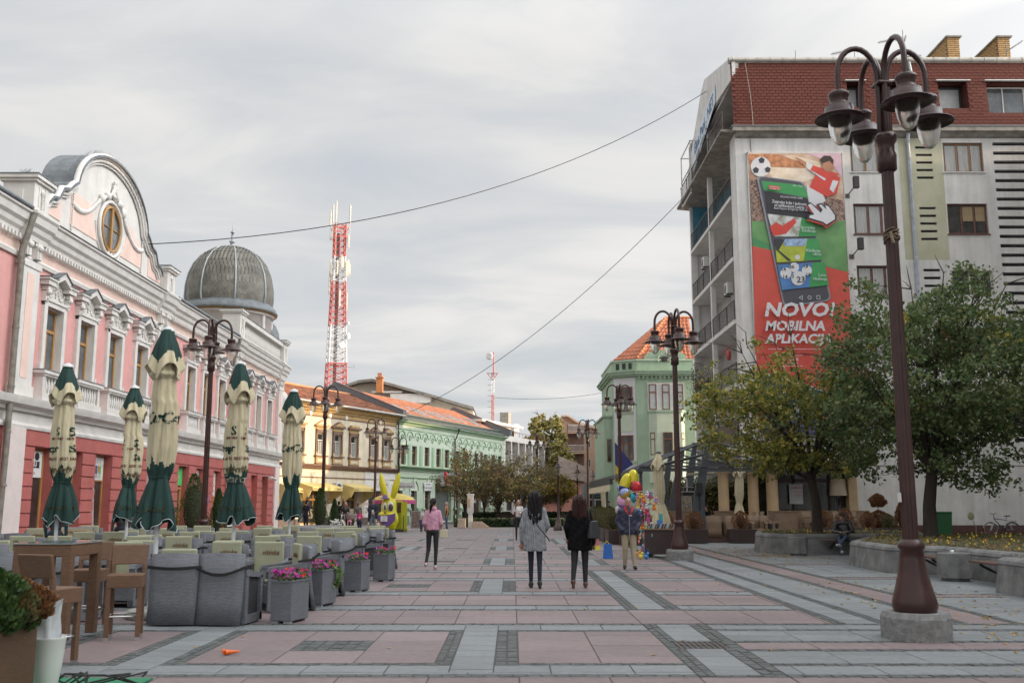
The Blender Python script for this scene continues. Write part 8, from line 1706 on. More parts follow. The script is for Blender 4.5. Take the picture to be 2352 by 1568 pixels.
# orange shop parasol & small trader clutter further down the street
closed_parasol('orange_parasol','closed orange shop parasol in front of the jewellery shop','dummy',0,0,CP,-1,1.5,.05,False) if False else None
o=closed_parasol('cream_parasol','closed peach-coloured parasol in front of the jewellery shop',6.4,70,9,[(2.9,.08,.05),(2.7,.35,.1),(2.5,.4,.1),(2.48,.22,.2),(2.0,.24,.2),(1.2,.2,.2),(.9,.22,.2)],-1,1.3,.04,False,None,lets=None)
# ================================================================ ADDED SHADE BLOCKS outside the view
def shade_block(lab,x0,y0,x1,y1,h,face='x'):
    t=thing('apartment_block',lab,'building'); q=MB(); q.box(x0,y0,0,x1,y1,h); q.box(x0-.4,y0-.4,h,x1+.4,y1+.4,h+.3); q.build('wall',[AW],t)  # unseen block added to keep the low sun off, dressed as a building
    for z in range(2,int(h)-1,3):
        y=y0+2
        while y<y1-2: 
            w=MB().box(x0-.03,y,z,x0,y+1.5,z+1.4).build('window',[GLD],t); y+=4.5
shade_block('added unseen block on the right that shades the square, nearer than the bannered block',27,-34,40,47.3,20); shade_block('added long block hidden behind the right-hand green corner house, shading the row opposite',13.1,79.15,26,140,11.4); 
# ================================================================ WIRES
def wire(name,pts,r,lab):
    q=MB(); q.tube(pts,r,4); tag(q.build(name,[BLK]),lab,'cable')
def sag(a,b,s,n=24): return [tuple(Vector(a).lerp(Vector(b),i/n)-Vector((0,0,4*s*(i/n)*(1-i/n)))) for i in range(n+1)]
A1=Vector((-13.4,35.5,10.95)); B1=Vector((11.3,54.8,25.2))
wire('overhead_cable',sag(A1,B1,1.9),.018,'upper dark cable sagging from the round gable to the banner sign on the tall block')
A2=Vector((-10.2,77.8,8.5)); B2=Vector((11.2,61.6,20.1))
wire('overhead_cable',sag((-8.9,80.5,8.6),(11.3,59.5,21.0),1.6),.022,'lower dark cable rising from the cream house roof to the balconies of the tall block')
wire('thin_cable',sag((-2,110,13.2),(13,112,14.5),.6),.02,'thin pale cable stretched across the sky between the mast and the green corner house')
# ================================================================ TREES
BARK=mat('linden_bark',(.045,.036,.028),.9,.3,5,bump=.6,bscale=20,stretch=(1,1,.3))
def tree(name,label,x,y,z0,trunk_h,trunk_r,cz,rx,ry,rz_,nl,mats,mfun,seed,leaf=.055,gap=.5,lean=(0,0),sprays=420,top_sparse=.0,limb=9):
    t=thing(name,label,'tree',(x,y,z0)); rr=random.Random(seed); q=MB()
    tp=[(0,0,0),(.02,.02,trunk_h*.5),(lean[0]*.25,lean[1]*.25,trunk_h)]
    q.tube([(0,0,-.05)]+tp[0:0]+[(0,0,.15),(.02,.02,trunk_h*.5),(lean[0]*.25,lean[1]*.25,trunk_h)],[trunk_r*1.35,trunk_r*1.08,trunk_r*.92,trunk_r*.8],10)
    ends=[]; C0=Vector((lean[0],lean[1],cz)); base=Vector((lean[0]*.25,lean[1]*.25,trunk_h))
    def noise(p): return math.sin(p.x*1.9+seed)+math.sin(p.y*2.3+seed*2)+math.sin(p.z*2.1+seed*3)+.7*math.sin(p.x*4.1+p.z*3.3)
    limbs=[]
    for i in range(limb):
        a=2*PI*i/limb+rr.uniform(-.3,.3); el=rr.uniform(.05,1.25) if i%3 else rr.uniform(1.1,1.5)
        tgt=C0+Vector((rx*.8*math.cos(a)*math.cos(el*.8),ry*.8*math.sin(a)*math.cos(el*.8),rz_*.85*math.sin(el)-rz_*.28*(1-el/1.5)))
        st=base+Vector((0,0,rr.uniform(-.25,.4)*trunk_h*.3)); mid=st.lerp(tgt,.45)+Vector((rr.gauss(0,.12),rr.gauss(0,.12),.25*rz_*.3)); pts=[]
        for k in range(8): s=k/7; pts.append(st*(1-s)**2+mid*2*s*(1-s)+tgt*s*s+Vector((rr.gauss(0,.03),rr.gauss(0,.03),rr.gauss(0,.03))))
        q.tube([tuple(p) for p in pts],[trunk_r*.42*(1-k/7*.85) for k in range(8)],6); limbs.append(pts)
        for b in range(7):
            s=rr.randrange(2,8); p=pts[min(s,7)]; d=(p-C0); d=Vector((d.x/rx,d.y/ry,d.z/rz_)); d=(d.normalized()+Vector((rr.gauss(0,.6),rr.gauss(0,.6),rr.gauss(0,.5)))).normalized(); L=rr.uniform(.25,.5)*min(rx,rz_)
            p2=p+Vector((d.x*L,d.y*L,d.z*L*.8)); m=p.lerp(p2,.5)+Vector((rr.gauss(0,.06),rr.gauss(0,.06),.06)); q.tube([tuple(p),tuple(m),tuple(p2)],[trunk_r*.12,trunk_r*.08,trunk_r*.035],4); limbs.append([p,m,p2])
    ctr=[]; tries=0
    while len(ctr)<sprays and tries<sprays*20:
        tries+=1; v=Vector((rr.gauss(0,1),rr.gauss(0,1),rr.gauss(0,1))).normalized(); rad=rr.random()**.38
        sc_=1-.18*abs(v.z) ; p=C0+Vector((v.x*rx*rad,v.y*ry*rad,v.z*rz_*rad*(1 if v.z>0 else .95)))*sc_*(1+.09*math.sin(v.x*7+seed)+.07*math.sin(v.z*9+v.y*5))
        if noise(p*1.3)+.9*rr.random()<-gap*2.2+.4*rr.random(): continue
        if top_sparse and v.z>.35 and rr.random()<top_sparse*rad: 
            if rr.random()<.8: continue
        ctr.append(p)
    tw=[]
    for p in ctr[::2]:
        best=None;bd=9
        for L in limbs:
            for s in (L[-1],L[len(L)//2]):
                dd=(s-p).length
                if dd<bd: bd=dd;best=s
        if best is not None and bd<1.6: m=best.lerp(p,.5)+Vector((rr.gauss(0,.05),rr.gauss(0,.05),rr.gauss(0,.05))); q.tube([tuple(best),tuple(m),tuple(p)],[trunk_r*.055,trunk_r*.035,.004],3)
    q.build('trunk',[BARK],t)
    rn=np.random.RandomState(seed); per=max(3,nl//max(1,len(ctr))); P=[];MI=[]
    C=np.array([tuple(c) for c in ctr]); idx=np.repeat(np.arange(len(C)),per); n=len(idx)
    dirs=rn.normal(size=(len(C),3)); dirs[:,2]*=.3; dirs/=np.linalg.norm(dirs,axis=1)[:,None]
    pos=C[idx]+dirs[idx]*rn.normal(0,.20,(n,1))+rn.normal(0,.085,(n,3))
    d=rn.normal(size=(n,3)); d[:,2]-=.5; d/=np.linalg.norm(d,axis=1)[:,None]; s_=leaf*rn.uniform(.65,1.25,(n,1))
    e=np.cross(d,rn.normal(size=(n,3))); e/=np.linalg.norm(e,axis=1)[:,None]; nn=np.cross(d,e)
    a=pos-d*s_; b=pos+e*s_*.72-d*s_*.1+nn*s_*.18; c=pos+d*s_; f=pos-e*s_*.72-d*s_*.1+nn*s_*.18
    V=np.stack([a,b,c,f],1).reshape(-1,3); F=np.arange(n*4).reshape(-1,4)
    me=bpy.data.meshes.new('crown'); me.vertices.add(n*4); me.vertices.foreach_set('co',V.ravel()); me.loops.add(n*4); me.loops.foreach_set('vertex_index',F.ravel()); me.polygons.add(n); me.polygons.foreach_set('loop_start',np.arange(0,n*4,4)); me.polygons.foreach_set('loop_total',np.full(n,4))
    for m in mats: me.materials.append(m)
    mi=np.array([mfun(c,rn) for c in C]); me.polygons.foreach_set('material_index',mi[idx]); me.update(); me.validate()
    o=bpy.data.objects.new('crown',me); COL.objects.link(o); o.parent=t; return t
DG=leaf_mat('linden_green',[(.06,.105,.036),(.09,.145,.05),(.12,.18,.065),(.17,.21,.085),(.19,.20,.065)],trans=.35); YG=leaf_mat('linden_yellowing',[(.085,.13,.035),(.15,.19,.045),(.28,.27,.05),(.46,.36,.07),(.10,.14,.04)],trans=.35); BG=leaf_mat('linden_brown',[(.14,.10,.045),(.18,.12,.05),(.11,.11,.045)],trans=.3)
tree('linden_tree','yellowing linden with thin airy crown rising from the rear stone planter',9.95,33.0,.55,1.8,.17,4.1,4.2,3.0,2.85,18000,[YG,DG,BG],lambda c,r:(0 if c[0]<0.6+r.normal(0,1.0) else 1) if r.random_sample()>.03 else 2,11,leaf=.068,gap=.1,lean=(-.45,0),sprays=640,top_sparse=.92,limb=12)
tree('linden_tree','large dark green linden with a thick trunk in the front stone planter',11.9,28.8,.55,1.9,.19,4.45,4.1,3.4,3.85,37000,[DG,YG,BG],lambda c,r:0 if r.random_sample()>.05 else (1 if r.random_sample()>.4 else 2),12,leaf=.064,gap=.12,lean=(.6,0),sprays=1150,top_sparse=.25,limb=13)
tree('linden_tree','linden branch crown reaching in from the right picture edge',17.7,29.5,.1,2.6,.22,5.0,3.1,3,2.7,9000,[DG,YG,BG],lambda c,r:0 if r.random_sample()>.2 else 1,13,leaf=.062,gap=.2,sprays=420,limb=9)
AU=leaf_mat('autumn_mid',[(.09,.11,.04),(.14,.15,.05),(.19,.15,.07),(.26,.21,.07),(.10,.12,.04)],trans=.35); AUB=leaf_mat('autumn_brown',[(.19,.13,.08),(.24,.16,.09),(.16,.15,.06)],trans=.35); AUY=leaf_mat('autumn_yellow',[(.12,.13,.02),(.28,.22,.03),(.42,.28,.03),(.09,.10,.02)])
for i,(x,y,w,h,cz,m,lab) in enumerate(((-3.3,71,2.3,2.35,3.55,AU,'left brownish autumn tree before the green house'),(-1.0,73,2.1,2.2,3.2,AUB,'second autumn tree, darker and drier, in the middle row'),(.55,70.5,2.4,2.2,3.3,AU,'round autumn tree behind the white building end'),(2.1,75,1.8,1.9,3.0,AUB,'small brown autumn tree left of the lantern'),(3.4,72,1.2,1.3,2.6,AUY,'small yellow-green autumn tree left of the black-coated woman'),(-2.2,80,1.7,1.8,3.6,AU,'rear autumn tree between the two hedges'))):
    tree('autumn_tree',lab,x,y,0,1.1,.10,cz,w,w,h,4600,[m,AUB if m is not AUB else AU],lambda c,r:0 if r.random_sample()>.3 else 1,40+i,leaf=.075,gap=.12,sprays=330,top_sparse=.75,limb=12)
WIL=leaf_mat('far_willow',[(.20,.21,.07),(.30,.28,.09),(.42,.32,.10),(.24,.24,.08)])
tree('far_tree','tall golden birch rising behind the white building end',3.8,116,0,4,.3,8.3,2.7,2.7,4.2,12000,[WIL],lambda c,r:0,60,leaf=.16,gap=.3,sprays=420,limb=10)
tree('far_tree','smaller golden tree before the peach block',5.6,112,0,4,.25,5.6,1.6,1.6,3.2,4500,[WIL],lambda c,r:0,61,leaf=.15,gap=.3,sprays=200,limb=8)
# ================================================================ PEOPLE
SKIN=mat('skin',(.42,.235,.17),.55,.06,8); 
def cap_pts(q,a,b,ra,rb,n=12):
    q.cyl(a,b,ra,rb,n); q.ell(a,(ra,ra,ra),n,8); q.ell(b,(rb,rb,rb),n,8)
def blob(prims,voxel,name,mats,tags,parent,smooth=3):
    """one continuous surface grown round the listed limbs; materials follow the nearest limb"""
    q=MB()
    for p in prims:
        if p[0]=='c': cap_pts(q,p[2],p[3],p[4],p[5])
        else: q.ell(p[2],p[3],14,10,rot=(p[4] if len(p)>4 else None))
    o=q.build('tmpblob',[mats[0]]); m=o.modifiers.new('r','REMESH'); m.mode='VOXEL'; m.voxel_size=voxel; m.use_smooth_shade=True
    s=o.modifiers.new('s','SMOOTH'); s.iterations=smooth; s.factor=.5
    me=bpy.data.meshes.new_from_object(o.evaluated_get(bpy.context.evaluated_depsgraph_get())); bpy.data.objects.remove(o)
    me.name=name; me.materials.clear()
    for mm in mats: me.materials.append(mm)
    nf=len(me.polygons); cen=np.empty(nf*3); me.polygons.foreach_get('center',cen); cen=cen.reshape(-1,3); best=np.full(nf,9.); idx=np.zeros(nf,int)
    for p in prims:
        if p[0]=='c':
            a,b=np.array(p[2]),np.array(p[3]); ab=b-a; t=np.clip(((cen-a)@ab)/max(1e-9,ab@ab),0,1); d=np.linalg.norm(cen-a-t[:,None]*ab,axis=1)-(p[4]+(p[5]-p[4])*t)
        else:
            r=np.array(p[3]); d=(np.linalg.norm((cen-np.array(p[2]))/r,axis=1)-1)*r.min()
        k=d<best; best[k]=d[k]; idx[k]=tags.index(p[1])
    me.polygons.foreach_set('material_index',idx.astype(np.int32)); me.polygons.foreach_set('use_smooth',np.ones(nf,bool)); me.update()
    if name!='body':     # folds in the cloth, strands in the hair
        nv=len(me.vertices); co=np.empty(nv*3); me.vertices.foreach_get('co',co); co=co.reshape(-1,3); nr=np.empty(nv*3); me.vertices.foreach_get('normal',nr); nr=nr.reshape(-1,3); x,y,z=co.T
        if name=='hair': d=.007*np.sin(x*95+2*np.sin(z*14))+.005*np.sin(x*41+z*9)+.004*np.sin(y*80); co[:,2]-=np.where(z<z.min()+.12,.03*np.abs(np.sin(x*60))+.02*np.sin(x*23),0)
        else: d=.004*np.sin(z*26+x*14+2*np.sin(x*9))+.0035*np.sin(x*34+z*7+y*12)+.002*np.sin(z*55-x*30)
        co+=nr*d[:,None]
        if name in ('long_cardigan','black_coat','navy_jacket','pink_fleece'): co[:,2]=np.maximum(co[:,2],z.min()+.10+.008*np.sin(np.arctan2(y,x)*5))
        me.vertices.foreach_set('co',co.ravel()); me.update()
    r=bpy.data.objects.new(name,me); COL.objects.link(r); r.parent=parent; return r
def hand_prims(w,d,side,curl=.6,tagn='skin'):
    """palm, four unequal bent fingers and a thumb from the side of the palm; w wrist, d direction"""
    w=Vector(w); d=Vector(d).normalized(); s=d.cross(Vector((0,-1,0.001))).normalized()*side; n=d.cross(s).normalized(); P=[]
    k=w+d*.085; P.append(('c',tagn,tuple(w),tuple(k-d*.01),.026,.034))
    for i,L in enumerate((.068,.078,.072,.056)):
        o=k+s*(-.027+.018*i); m=o+(d*math.cos(curl*.6)+n*math.sin(curl*.6))*L*.5; e=m+(d*math.cos(curl*1.4)+n*math.sin(curl*1.4))*L*.5; P+= [('c',tagn,tuple(o),tuple(m),.0095,.009),('c',tagn,tuple(m),tuple(e),.009,.0075)]
    b=w+d*.03-s*.03; P+=[('c',tagn,tuple(b),tuple(b+d*.035-s*.02),.012,.011),('c',tagn,tuple(b+d*.035-s*.02),tuple(b+d*.065-s*.018+n*.012),.011,.008)]
    return P
def person(label,loc,rz,H,cfg):
    k=H/1.75; t=thing('person',label,'person',loc,rz,cfg.get('group')); t.scale=(k,k,k); fem=cfg.get('fem',0); wd=cfg.get('wide',1)
    vox=cfg.get('vox',.02); top=cfg['top']; pants=cfg['pants']; shoe=cfg.get('shoe',BLK); hair=cfg.get('hair'); sw=(.155 if fem else .18)*wd
    hz=.93; P=[]
    sleeve=cfg.get('sleeve','top')
    lean=Vector(cfg.get('lean',(0,0,0)))
    legs=cfg.get('legs',[[(-.085,0,.93),(-.09,0,.50),(-.09,.03,.09),(-.10,-.10,.045)],[(.085,0,.93),(.09,0,.50),(.09,.03,.09),(.10,-.10,.045)]])
    arms=cfg.get('arms',[[(-sw,0,1.42),(-sw-.06,.02,1.13),(-sw-.05,-.04,.88)],[(sw,0,1.42),(sw+.06,.02,1.13),(sw+.05,-.04,.88)]])
    lw=cfg.get('legw',1)
    for h,kn,an,toe in legs:
        P+=[('c','pants',h,kn,.088*lw,.062*lw),('c','pants',kn,an,.060*lw,.042*lw),('c','shoe',(an[0],an[1]+.02,an[2]-.04),toe,.050,.040)]
        if cfg.get('heel'): P.append(('c','shoe',(an[0],an[1]+.03,an[2]-.03),(an[0],an[1]+.05,.012),.036,.03))
    hip=Vector((0,0,.95))+Vector(cfg.get('hipo',(0,0,0)))
    P+=[('e','pants',tuple(hip),((.155 if fem else .15)*wd,.105*wd,.11)),('e','top',tuple(hip+Vector((0,0,.16))+lean*.3),(.13*wd,.095*wd,.16)),('e','top',tuple(hip+Vector((0,0,.34))+lean*.7),((.15 if fem else .175)*wd,.11*wd,.17)),
        ('c','top',tuple(Vector((-sw+.03,0,1.41))+lean),tuple(Vector((sw-.03,0,1.41))+lean),.065,.065),('c','top',tuple(Vector((-sw*.4,0,1.46))+lean),tuple(Vector((sw*.4,0,1.46))+lean),.05,.05)]
    for a in arms:
        s,e,w=a[:3]; ms=1 if s[0]>0 else -1
        P+=[('c',sleeve,s,e,.056*wd,.046*wd),('c',sleeve,e,w,.044*wd,.034)]
        if len(a)>3 and a[3] is None: continue
        d=Vector(w)-Vector(e); P+=[('c','skin',w,tuple(Vector(w)+d.normalized()*.03),.027,.026)]
        P+=hand_prims(tuple(Vector(w)+d.normalized()*.02),tuple(a[3]) if len(a)>3 else tuple(d),ms)
    nk=Vector((0,0,1.48))+lean; hd=Vector((0,-.02,1.645))+lean+Vector(cfg.get('head',(0,0,0)))
    P+=[('c','skin',tuple(nk),tuple(hd-Vector((0,-.01,.06))),.052,.05),('e','skin',tuple(hd),(.075,.095,.115)),('e','skin',tuple(hd+Vector((0,-.035,-.065))),(.055,.055,.055)),('e','skin',tuple(hd+Vector((0,-.097,-.012))),(.013,.02,.028)),('e','skin',tuple(hd+Vector((0,-.078,.035))),(.05,.02,.016)),('e','skin',tuple(hd+Vector((-.075,.0,-.01))),(.012,.02,.032)),('e','skin',tuple(hd+Vector((.075,.0,-.01))),(.012,.02,.032)),('e','skin',tuple(hd+Vector((0,-.082,-.055))),(.024,.012,.009))]
    tags=['skin','top','pants','shoe','sleeve2','under']; mats=[cfg.get('skin',SKIN),top,pants,shoe,cfg.get('sleeve2',top),cfg.get('under',top)]
    P+=cfg.get('extra',[])
    blob(P,vox,'body',mats,tags,t,3 if vox>.012 else 4)
    if cfg.get('face',1):
        q=MB()
        for s in (-1,1): q.ell(tuple(hd+Vector((s*.029,-.083,.012))),(.013,.008,.007),8,5); q.ell(tuple(hd+Vector((s*.029,-.089,.012))),(.006,.004,.006),6,4,1); q.box(hd.x+s*.029-.016,hd.y-.098,hd.z+.03,hd.x+s*.029+.016,hd.y-.088,hd.z+.036,1)
        q.ell(tuple(hd+Vector((0,-.092,-.055))),(.022,.006,.004),8,4,2); q.build('face',[WFR,mat('eye_dark',(.03,.02,.015),.3),mat('lips',(.30,.10,.08),.5)],t)
    if cfg.get('glasses'):
        q=MB()
        for s in (-1,1): q.tube([tuple(hd+Vector((s*.031+.02*math.cos(a),-.1,.012+.016*math.sin(a)))) for a in [2*PI*i/10 for i in range(11)]],.0025,4); q.tube([tuple(hd+Vector((s*.05,-.1,.015))),tuple(hd+Vector((s*.08,0,.01)))],.0025,4)
        q.build('glasses',[BLK],t)
    if hair: hp,hm=hair; blob([(p[0],'h',tuple(Vector(p[1])+hd),*( [tuple(Vector(p[2])+hd)]+list(p[3:]) if p[0]=='c' else [p[2]])) for p in hp],max(vox*.8,.012),'hair',[hm],['h'],t,2)
    for nm,prims,mm in cfg.get('clothes',[]): blob([(p[0],'x')+tuple(p[1:]) for p in prims],vox,nm,[mm],['x'],t,4)
    return t,hd
short=[('e',(0,.015,.04),(.083,.10,.095)),('e',(0,.04,-.02),(.078,.075,.07))]
def longh(L,w=.08): return [('e',(0,.02,.035),(.105,.115,.105)),('c',(-.045,.04,0),(-.085,.075,-L*.9),w*1.05,w*.75),('c',(.045,.04,0),(.09,.075,-L*.8),w*1.05,w*.72),('c',(0,.06,0),(-.01,.095,-L*1.05),w*1.1,w*.7),('c',(-.07,-.01,-.02),(-.08,.02,-L*.6),.03,.035),('c',(.07,-.01,-.02),(.08,.02,-L*.6),.03,.035)]
DKH=mat('hair_black',(.009,.007,.007),.5,.4,30,spec=.2); BRH=mat('hair_dark_brown',(.028,.010,.008),.5,.4,30,spec=.2); GRH=mat('hair_grey',(.32,.31,.30),.6); SBH=mat('hair_brown',(.10,.05,.025),.5); LBH=mat('hair_light_brown',(.17,.095,.045),.5,.3,15)
GC=rib_mat('grey_knit',(.27,.28,.30),(.19,.20,.215),.028,3,.9,mortar=.3); DJ=mat('dark_jeans',(.012,.016,.028),.8,.2,8); BKJ=mat('black_trousers',(.012,.012,.014),.7,.2,6); BKC=mat('black_coat',(.007,.007,.008),.95,.3,9,spec=.15); FLC=mat('pink_fleece',(.52,.27,.36),.9,.08,9,bump=.15,bscale=60)
NV=mat('navy_jacket',(.016,.02,.045),.6,.2,5); KH=mat('khaki_trousers',(.30,.245,.165),.8,.12,5); LTB=mat('black_leather',(.02,.02,.021),.35,.2,6); JNS=mat('blue_jeans',(.06,.09,.14),.8,.25,8); BRB=mat('brown_boots',(.07,.025,.018),.4)
# 1 woman in the long grey cardigan, walking away (back to the camera): rz = PI
legsW=[[(-.08,0,.93),(-.085,.02,.50),(-.08,.10,.13),(-.08,.0,.075)],[(.08,0,.93),(.07,-.05,.50),(.07,-.06,.11),(.075,-.17,.045)]]
coat=[('e',(0,0,1.33),(.175,.12,.15)),('c',(-.07,0,1.38),(-.11,.01,.72),.095,.115),('c',(.07,0,1.38),(.11,.01,.72),.095,.115),('c',(0,.0,1.3),(0,.01,.70),.11,.125),('c',(-.15,.0,1.40),(-.225,-.02,1.12),.062,.062),('c',(-.225,-.02,1.12),(-.16,-.17,.98),.06,.052),('c',(.15,0,1.40),(.225,.0,1.13),.062,.062),('c',(.225,0,1.13),(.23,-.06,.88),.058,.05),('c',(-.07,0,1.47),(.07,0,1.47),.06,.06)]
person('woman walking away in a long ribbed grey cardigan with long black hair',(.43,19.1,0),PI+.04,1.77,dict(fem=1,vox=.011,top=GC,pants=DJ,shoe=BLK,heel=1,legs=legsW,face=0,legw=.86,hair=(longh(.40),DKH),clothes=[('long_cardigan',coat,GC)],
    arms=[[(-.155,0,1.42),(-.25,-.03,1.12),(-.15,-.2,1.0)],[(.155,0,1.42),(.25,0,1.13),(.24,-.09,.84)]]))
q=MB(); q.tube([(.13,0.02,1.50),(.10,-.15,1.40),(-.05,-.19,1.15),(-.23,-.14,.93),(-.28,0,.86)],.011,5); 
for v in range(len(q.v)): q.v[v]=(-q.v[v][0],q.v[v][1],q.v[v][2])
o=q.build('bag_strap',[BLK],loc=(.43,19.1,0)); tag(o,'thin black shoulder strap across the back of the grey cardigan','bag strap')
# 2 woman in black
coatb=[('e',(0,0,1.30),(.18,.13,.17)),('c',(-.08,0,1.38),(-.125,.01,.76),.10,.12),('c',(.08,0,1.38),(.125,.01,.76),.10,.12),('c',(0,.0,1.3),(0,.02,.74),.12,.135),('c',(-.16,0,1.40),(-.24,0,1.12),.066,.064),('c',(-.24,0,1.12),(-.26,-.05,.85),.06,.052),('c',(.16,0,1.40),(.25,.02,1.14),.066,.064),('c',(.25,.02,1.14),(.22,-.12,.95),.06,.05),('c',(-.06,0,1.46),(.06,0,1.46),.065,.065)]
legsB=[[(-.09,0,.93),(-.10,-.04,.50),(-.10,-.02,.11),(-.105,-.14,.045)],[(.09,0,.93),(.11,.03,.50),(.14,.13,.16),(.15,.03,.10)]]
person('woman walking away in a short black coat with dark red-brown hair',(1.28,19.15,0),PI-.03,1.70,dict(fem=1,vox=.011,wide=1.08,top=BKC,pants=BKJ,shoe=BRB,heel=1,legs=legsB,face=0,legw=1.05,hair=(longh(.30,.09),BRH),clothes=[('black_coat',coatb,BKC)],arms=[[(-.17,0,1.42),(-.26,0,1.12),(-.27,-.06,.86)],[(.17,0,1.42),(.27,.02,1.14),(.23,-.14,.94)]]))
def bag(name,lab,loc,rz,w,d,h,m,strap,slump=.8,cat='handbag'):
    t=thing(name,lab,cat,loc,rz); q=MB(); q.prism([(-w/2,-d/2),(w/2,-d/2),(w/2,d/2),(-w/2,d/2)],0,h,top=slump); q.build('bag_body',[m],t,bevel=.015)
    q=MB(); q.tube(strap,.008,5); q.build('strap',[m],t); return t
bag('shoulder_bag','black leather shoulder bag hanging at the side of the woman in black',(1.53,18.96,.92),.6,.25,.10,.32,mat('bag_black',(.03,.032,.035),.35,.1),[(-.10,0,.33),(-.1,.02,.52),(-.04,.03,.56),(.04,0,.5),(.07,0,.33)],.62)
q=MB(); q.prism([(-.04,-.05),(.04,-.05),(.04,.05),(-.04,.05)],0,.2,top=.5); q.prism([(-.045,-.055),(.045,-.055),(.045,.055),(-.045,.055)],0,.08,1); tag(q.build('plastic_bag',[mat('bag_redwhite',(.5,.12,.12),.4),mat('bag_yellow',(.55,.5,.05),.4)],loc=(1.60,19.0,.70)),'small red, white and yellow plastic bag held by the woman in black','bag')
# 3 man in navy jacket walking towards the camera
PADJ=[('e',(0,0,1.28),(.225,.155,.22)),('c',(-.1,0,1.38),(-.12,0,.90),.115,.135),('c',(.1,0,1.38),(.12,0,.90),.115,.135),('c',(0,-.01,1.3),(0,-.01,.9),.14,.15),('c',(-.19,0,1.41),(-.275,.03,1.14),.075,.072),('c',(-.275,.03,1.14),(-.18,-.11,.96),.07,.06),('c',(.19,0,1.41),(.275,.03,1.14),.075,.072),('c',(.275,.03,1.14),(.18,-.11,.96),.07,.06),('c',(-.08,0,1.45),(.08,0,1.45),.075,.075)]
m_,hd=person('older man in a navy jacket and khaki trousers, hands in pockets, walking nearer',(2.82,24.5,0),.0,1.70,dict(vox=.011,wide=1.05,top=NV,pants=KH,shoe=BLK,legw=1.2,legs=[[(-.09,0,.93),(-.10,-.06,.50),(-.11,-.02,.12),(-.13,-.15,.05)],[(.09,0,.93),(.10,-.05,.50),(.12,-.16,.10),(.13,-.29,.05)]],hair=([('e',(0,.04,.055),(.08,.085,.075)),('e',(0,.05,-.01),(.078,.06,.06))],mat('hair_mousy',(.13,.075,.05),.6)),
    arms=[[(-.18,0,1.42),(-.30,.02,1.14),(-.20,-.1,.98),None],[(.18,0,1.42),(.30,.02,1.14),(.20,-.1,.98),None]],clothes=[('navy_jacket',PADJ,NV)],face=1))
q=MB(); q.add([(-.06,-.11,1.53),(-.03,-.17,1.40),(-.005,-.175,1.30),(-.10,-.15,1.42),(-.12,-.08,1.53)],[(0,1,2,3,4)]); q.add([(.06,-.11,1.53),(.03,-.17,1.40),(.005,-.175,1.30),(.10,-.15,1.42),(.12,-.08,1.53)],[(4,3,2,1,0)]); q.tube([(-.09,.0,1.53),(-.1,-.08,1.52),(-.06,-.13,1.46)],.02,6); q.tube([(.09,.0,1.53),(.1,-.08,1.52),(.06,-.13,1.46)],.02,6); q.build('red_collar',[mat('collar_red',(.33,.02,.03),.7)],m_)
q=MB(); q.box(-.004,-.172,.78,.004,-.160,1.32); q.box(-.0,-.18,1.30,.07,-.175,1.33); q.build('zip',[mat('zip_grey',(.4,.4,.42),.4)],m_)
# 4 woman in pink fleece, walking away
FLE=[('e',(0,0,1.28),(.16,.11,.18)),('c',(-.07,0,1.38),(-.075,0,1.0),.085,.095),('c',(.07,0,1.38),(.075,0,1.0),.085,.095),('c',(0,0,1.2),(0,0,.98),.105,.11),('c',(-.15,0,1.40),(-.205,.03,1.14),.06,.052),('c',(-.205,.03,1.14),(-.19,-.13,1.05),.05,.04),('c',(.15,0,1.40),(.205,.03,1.14),.06,.052),('c',(.205,.03,1.14),(.19,-.13,1.05),.05,.04),('c',(-.03,.0,1.50),(.03,0,1.50),.075,.075)]
w_,hd=person('woman walking away in a pink fleece and black leggings with a ponytail',(-1.92,24.5,0),PI+.05,1.67,dict(fem=1,vox=.011,top=FLC,pants=BKJ,shoe=mat('trainer_pink',(.6,.15,.2),.5,.6,14,col2=(.65,.6,.62)),face=0,legw=.9,legs=[[(-.085,0,.93),(-.09,0,.50),(-.08,.02,.10),(-.08,-.10,.045)],[(.085,0,.93),(.10,-.02,.50),(.15,.10,.17),(.17,.02,.10)]],
    arms=[[(-.155,0,1.42),(-.23,.04,1.14),(-.2,-.16,1.03)],[(.155,0,1.42),(.23,.04,1.14),(.2,-.16,1.03)]],hair=([('e',(0,.015,.03),(.088,.105,.10)),('c',(.0,.09,.03),(.04,.13,-.05),.04,.035),('c',(.04,.13,-.05),(.08,.09,-.2),.035,.02)],DKH),clothes=[('pink_fleece',FLE,FLC)]))
bag('shoulder_bag','cream shoulder bag on a long strap beside the woman in pink',(-1.66,24.55,.74),.2,.22,.08,.2,mat('bag_cream',(.48,.42,.30),.5,.08),[(-.08,0,.2),(-.12,-.03,.5),(-.16,-.04,.68),(-.1,.02,.5),(.06,0,.2)],.85)
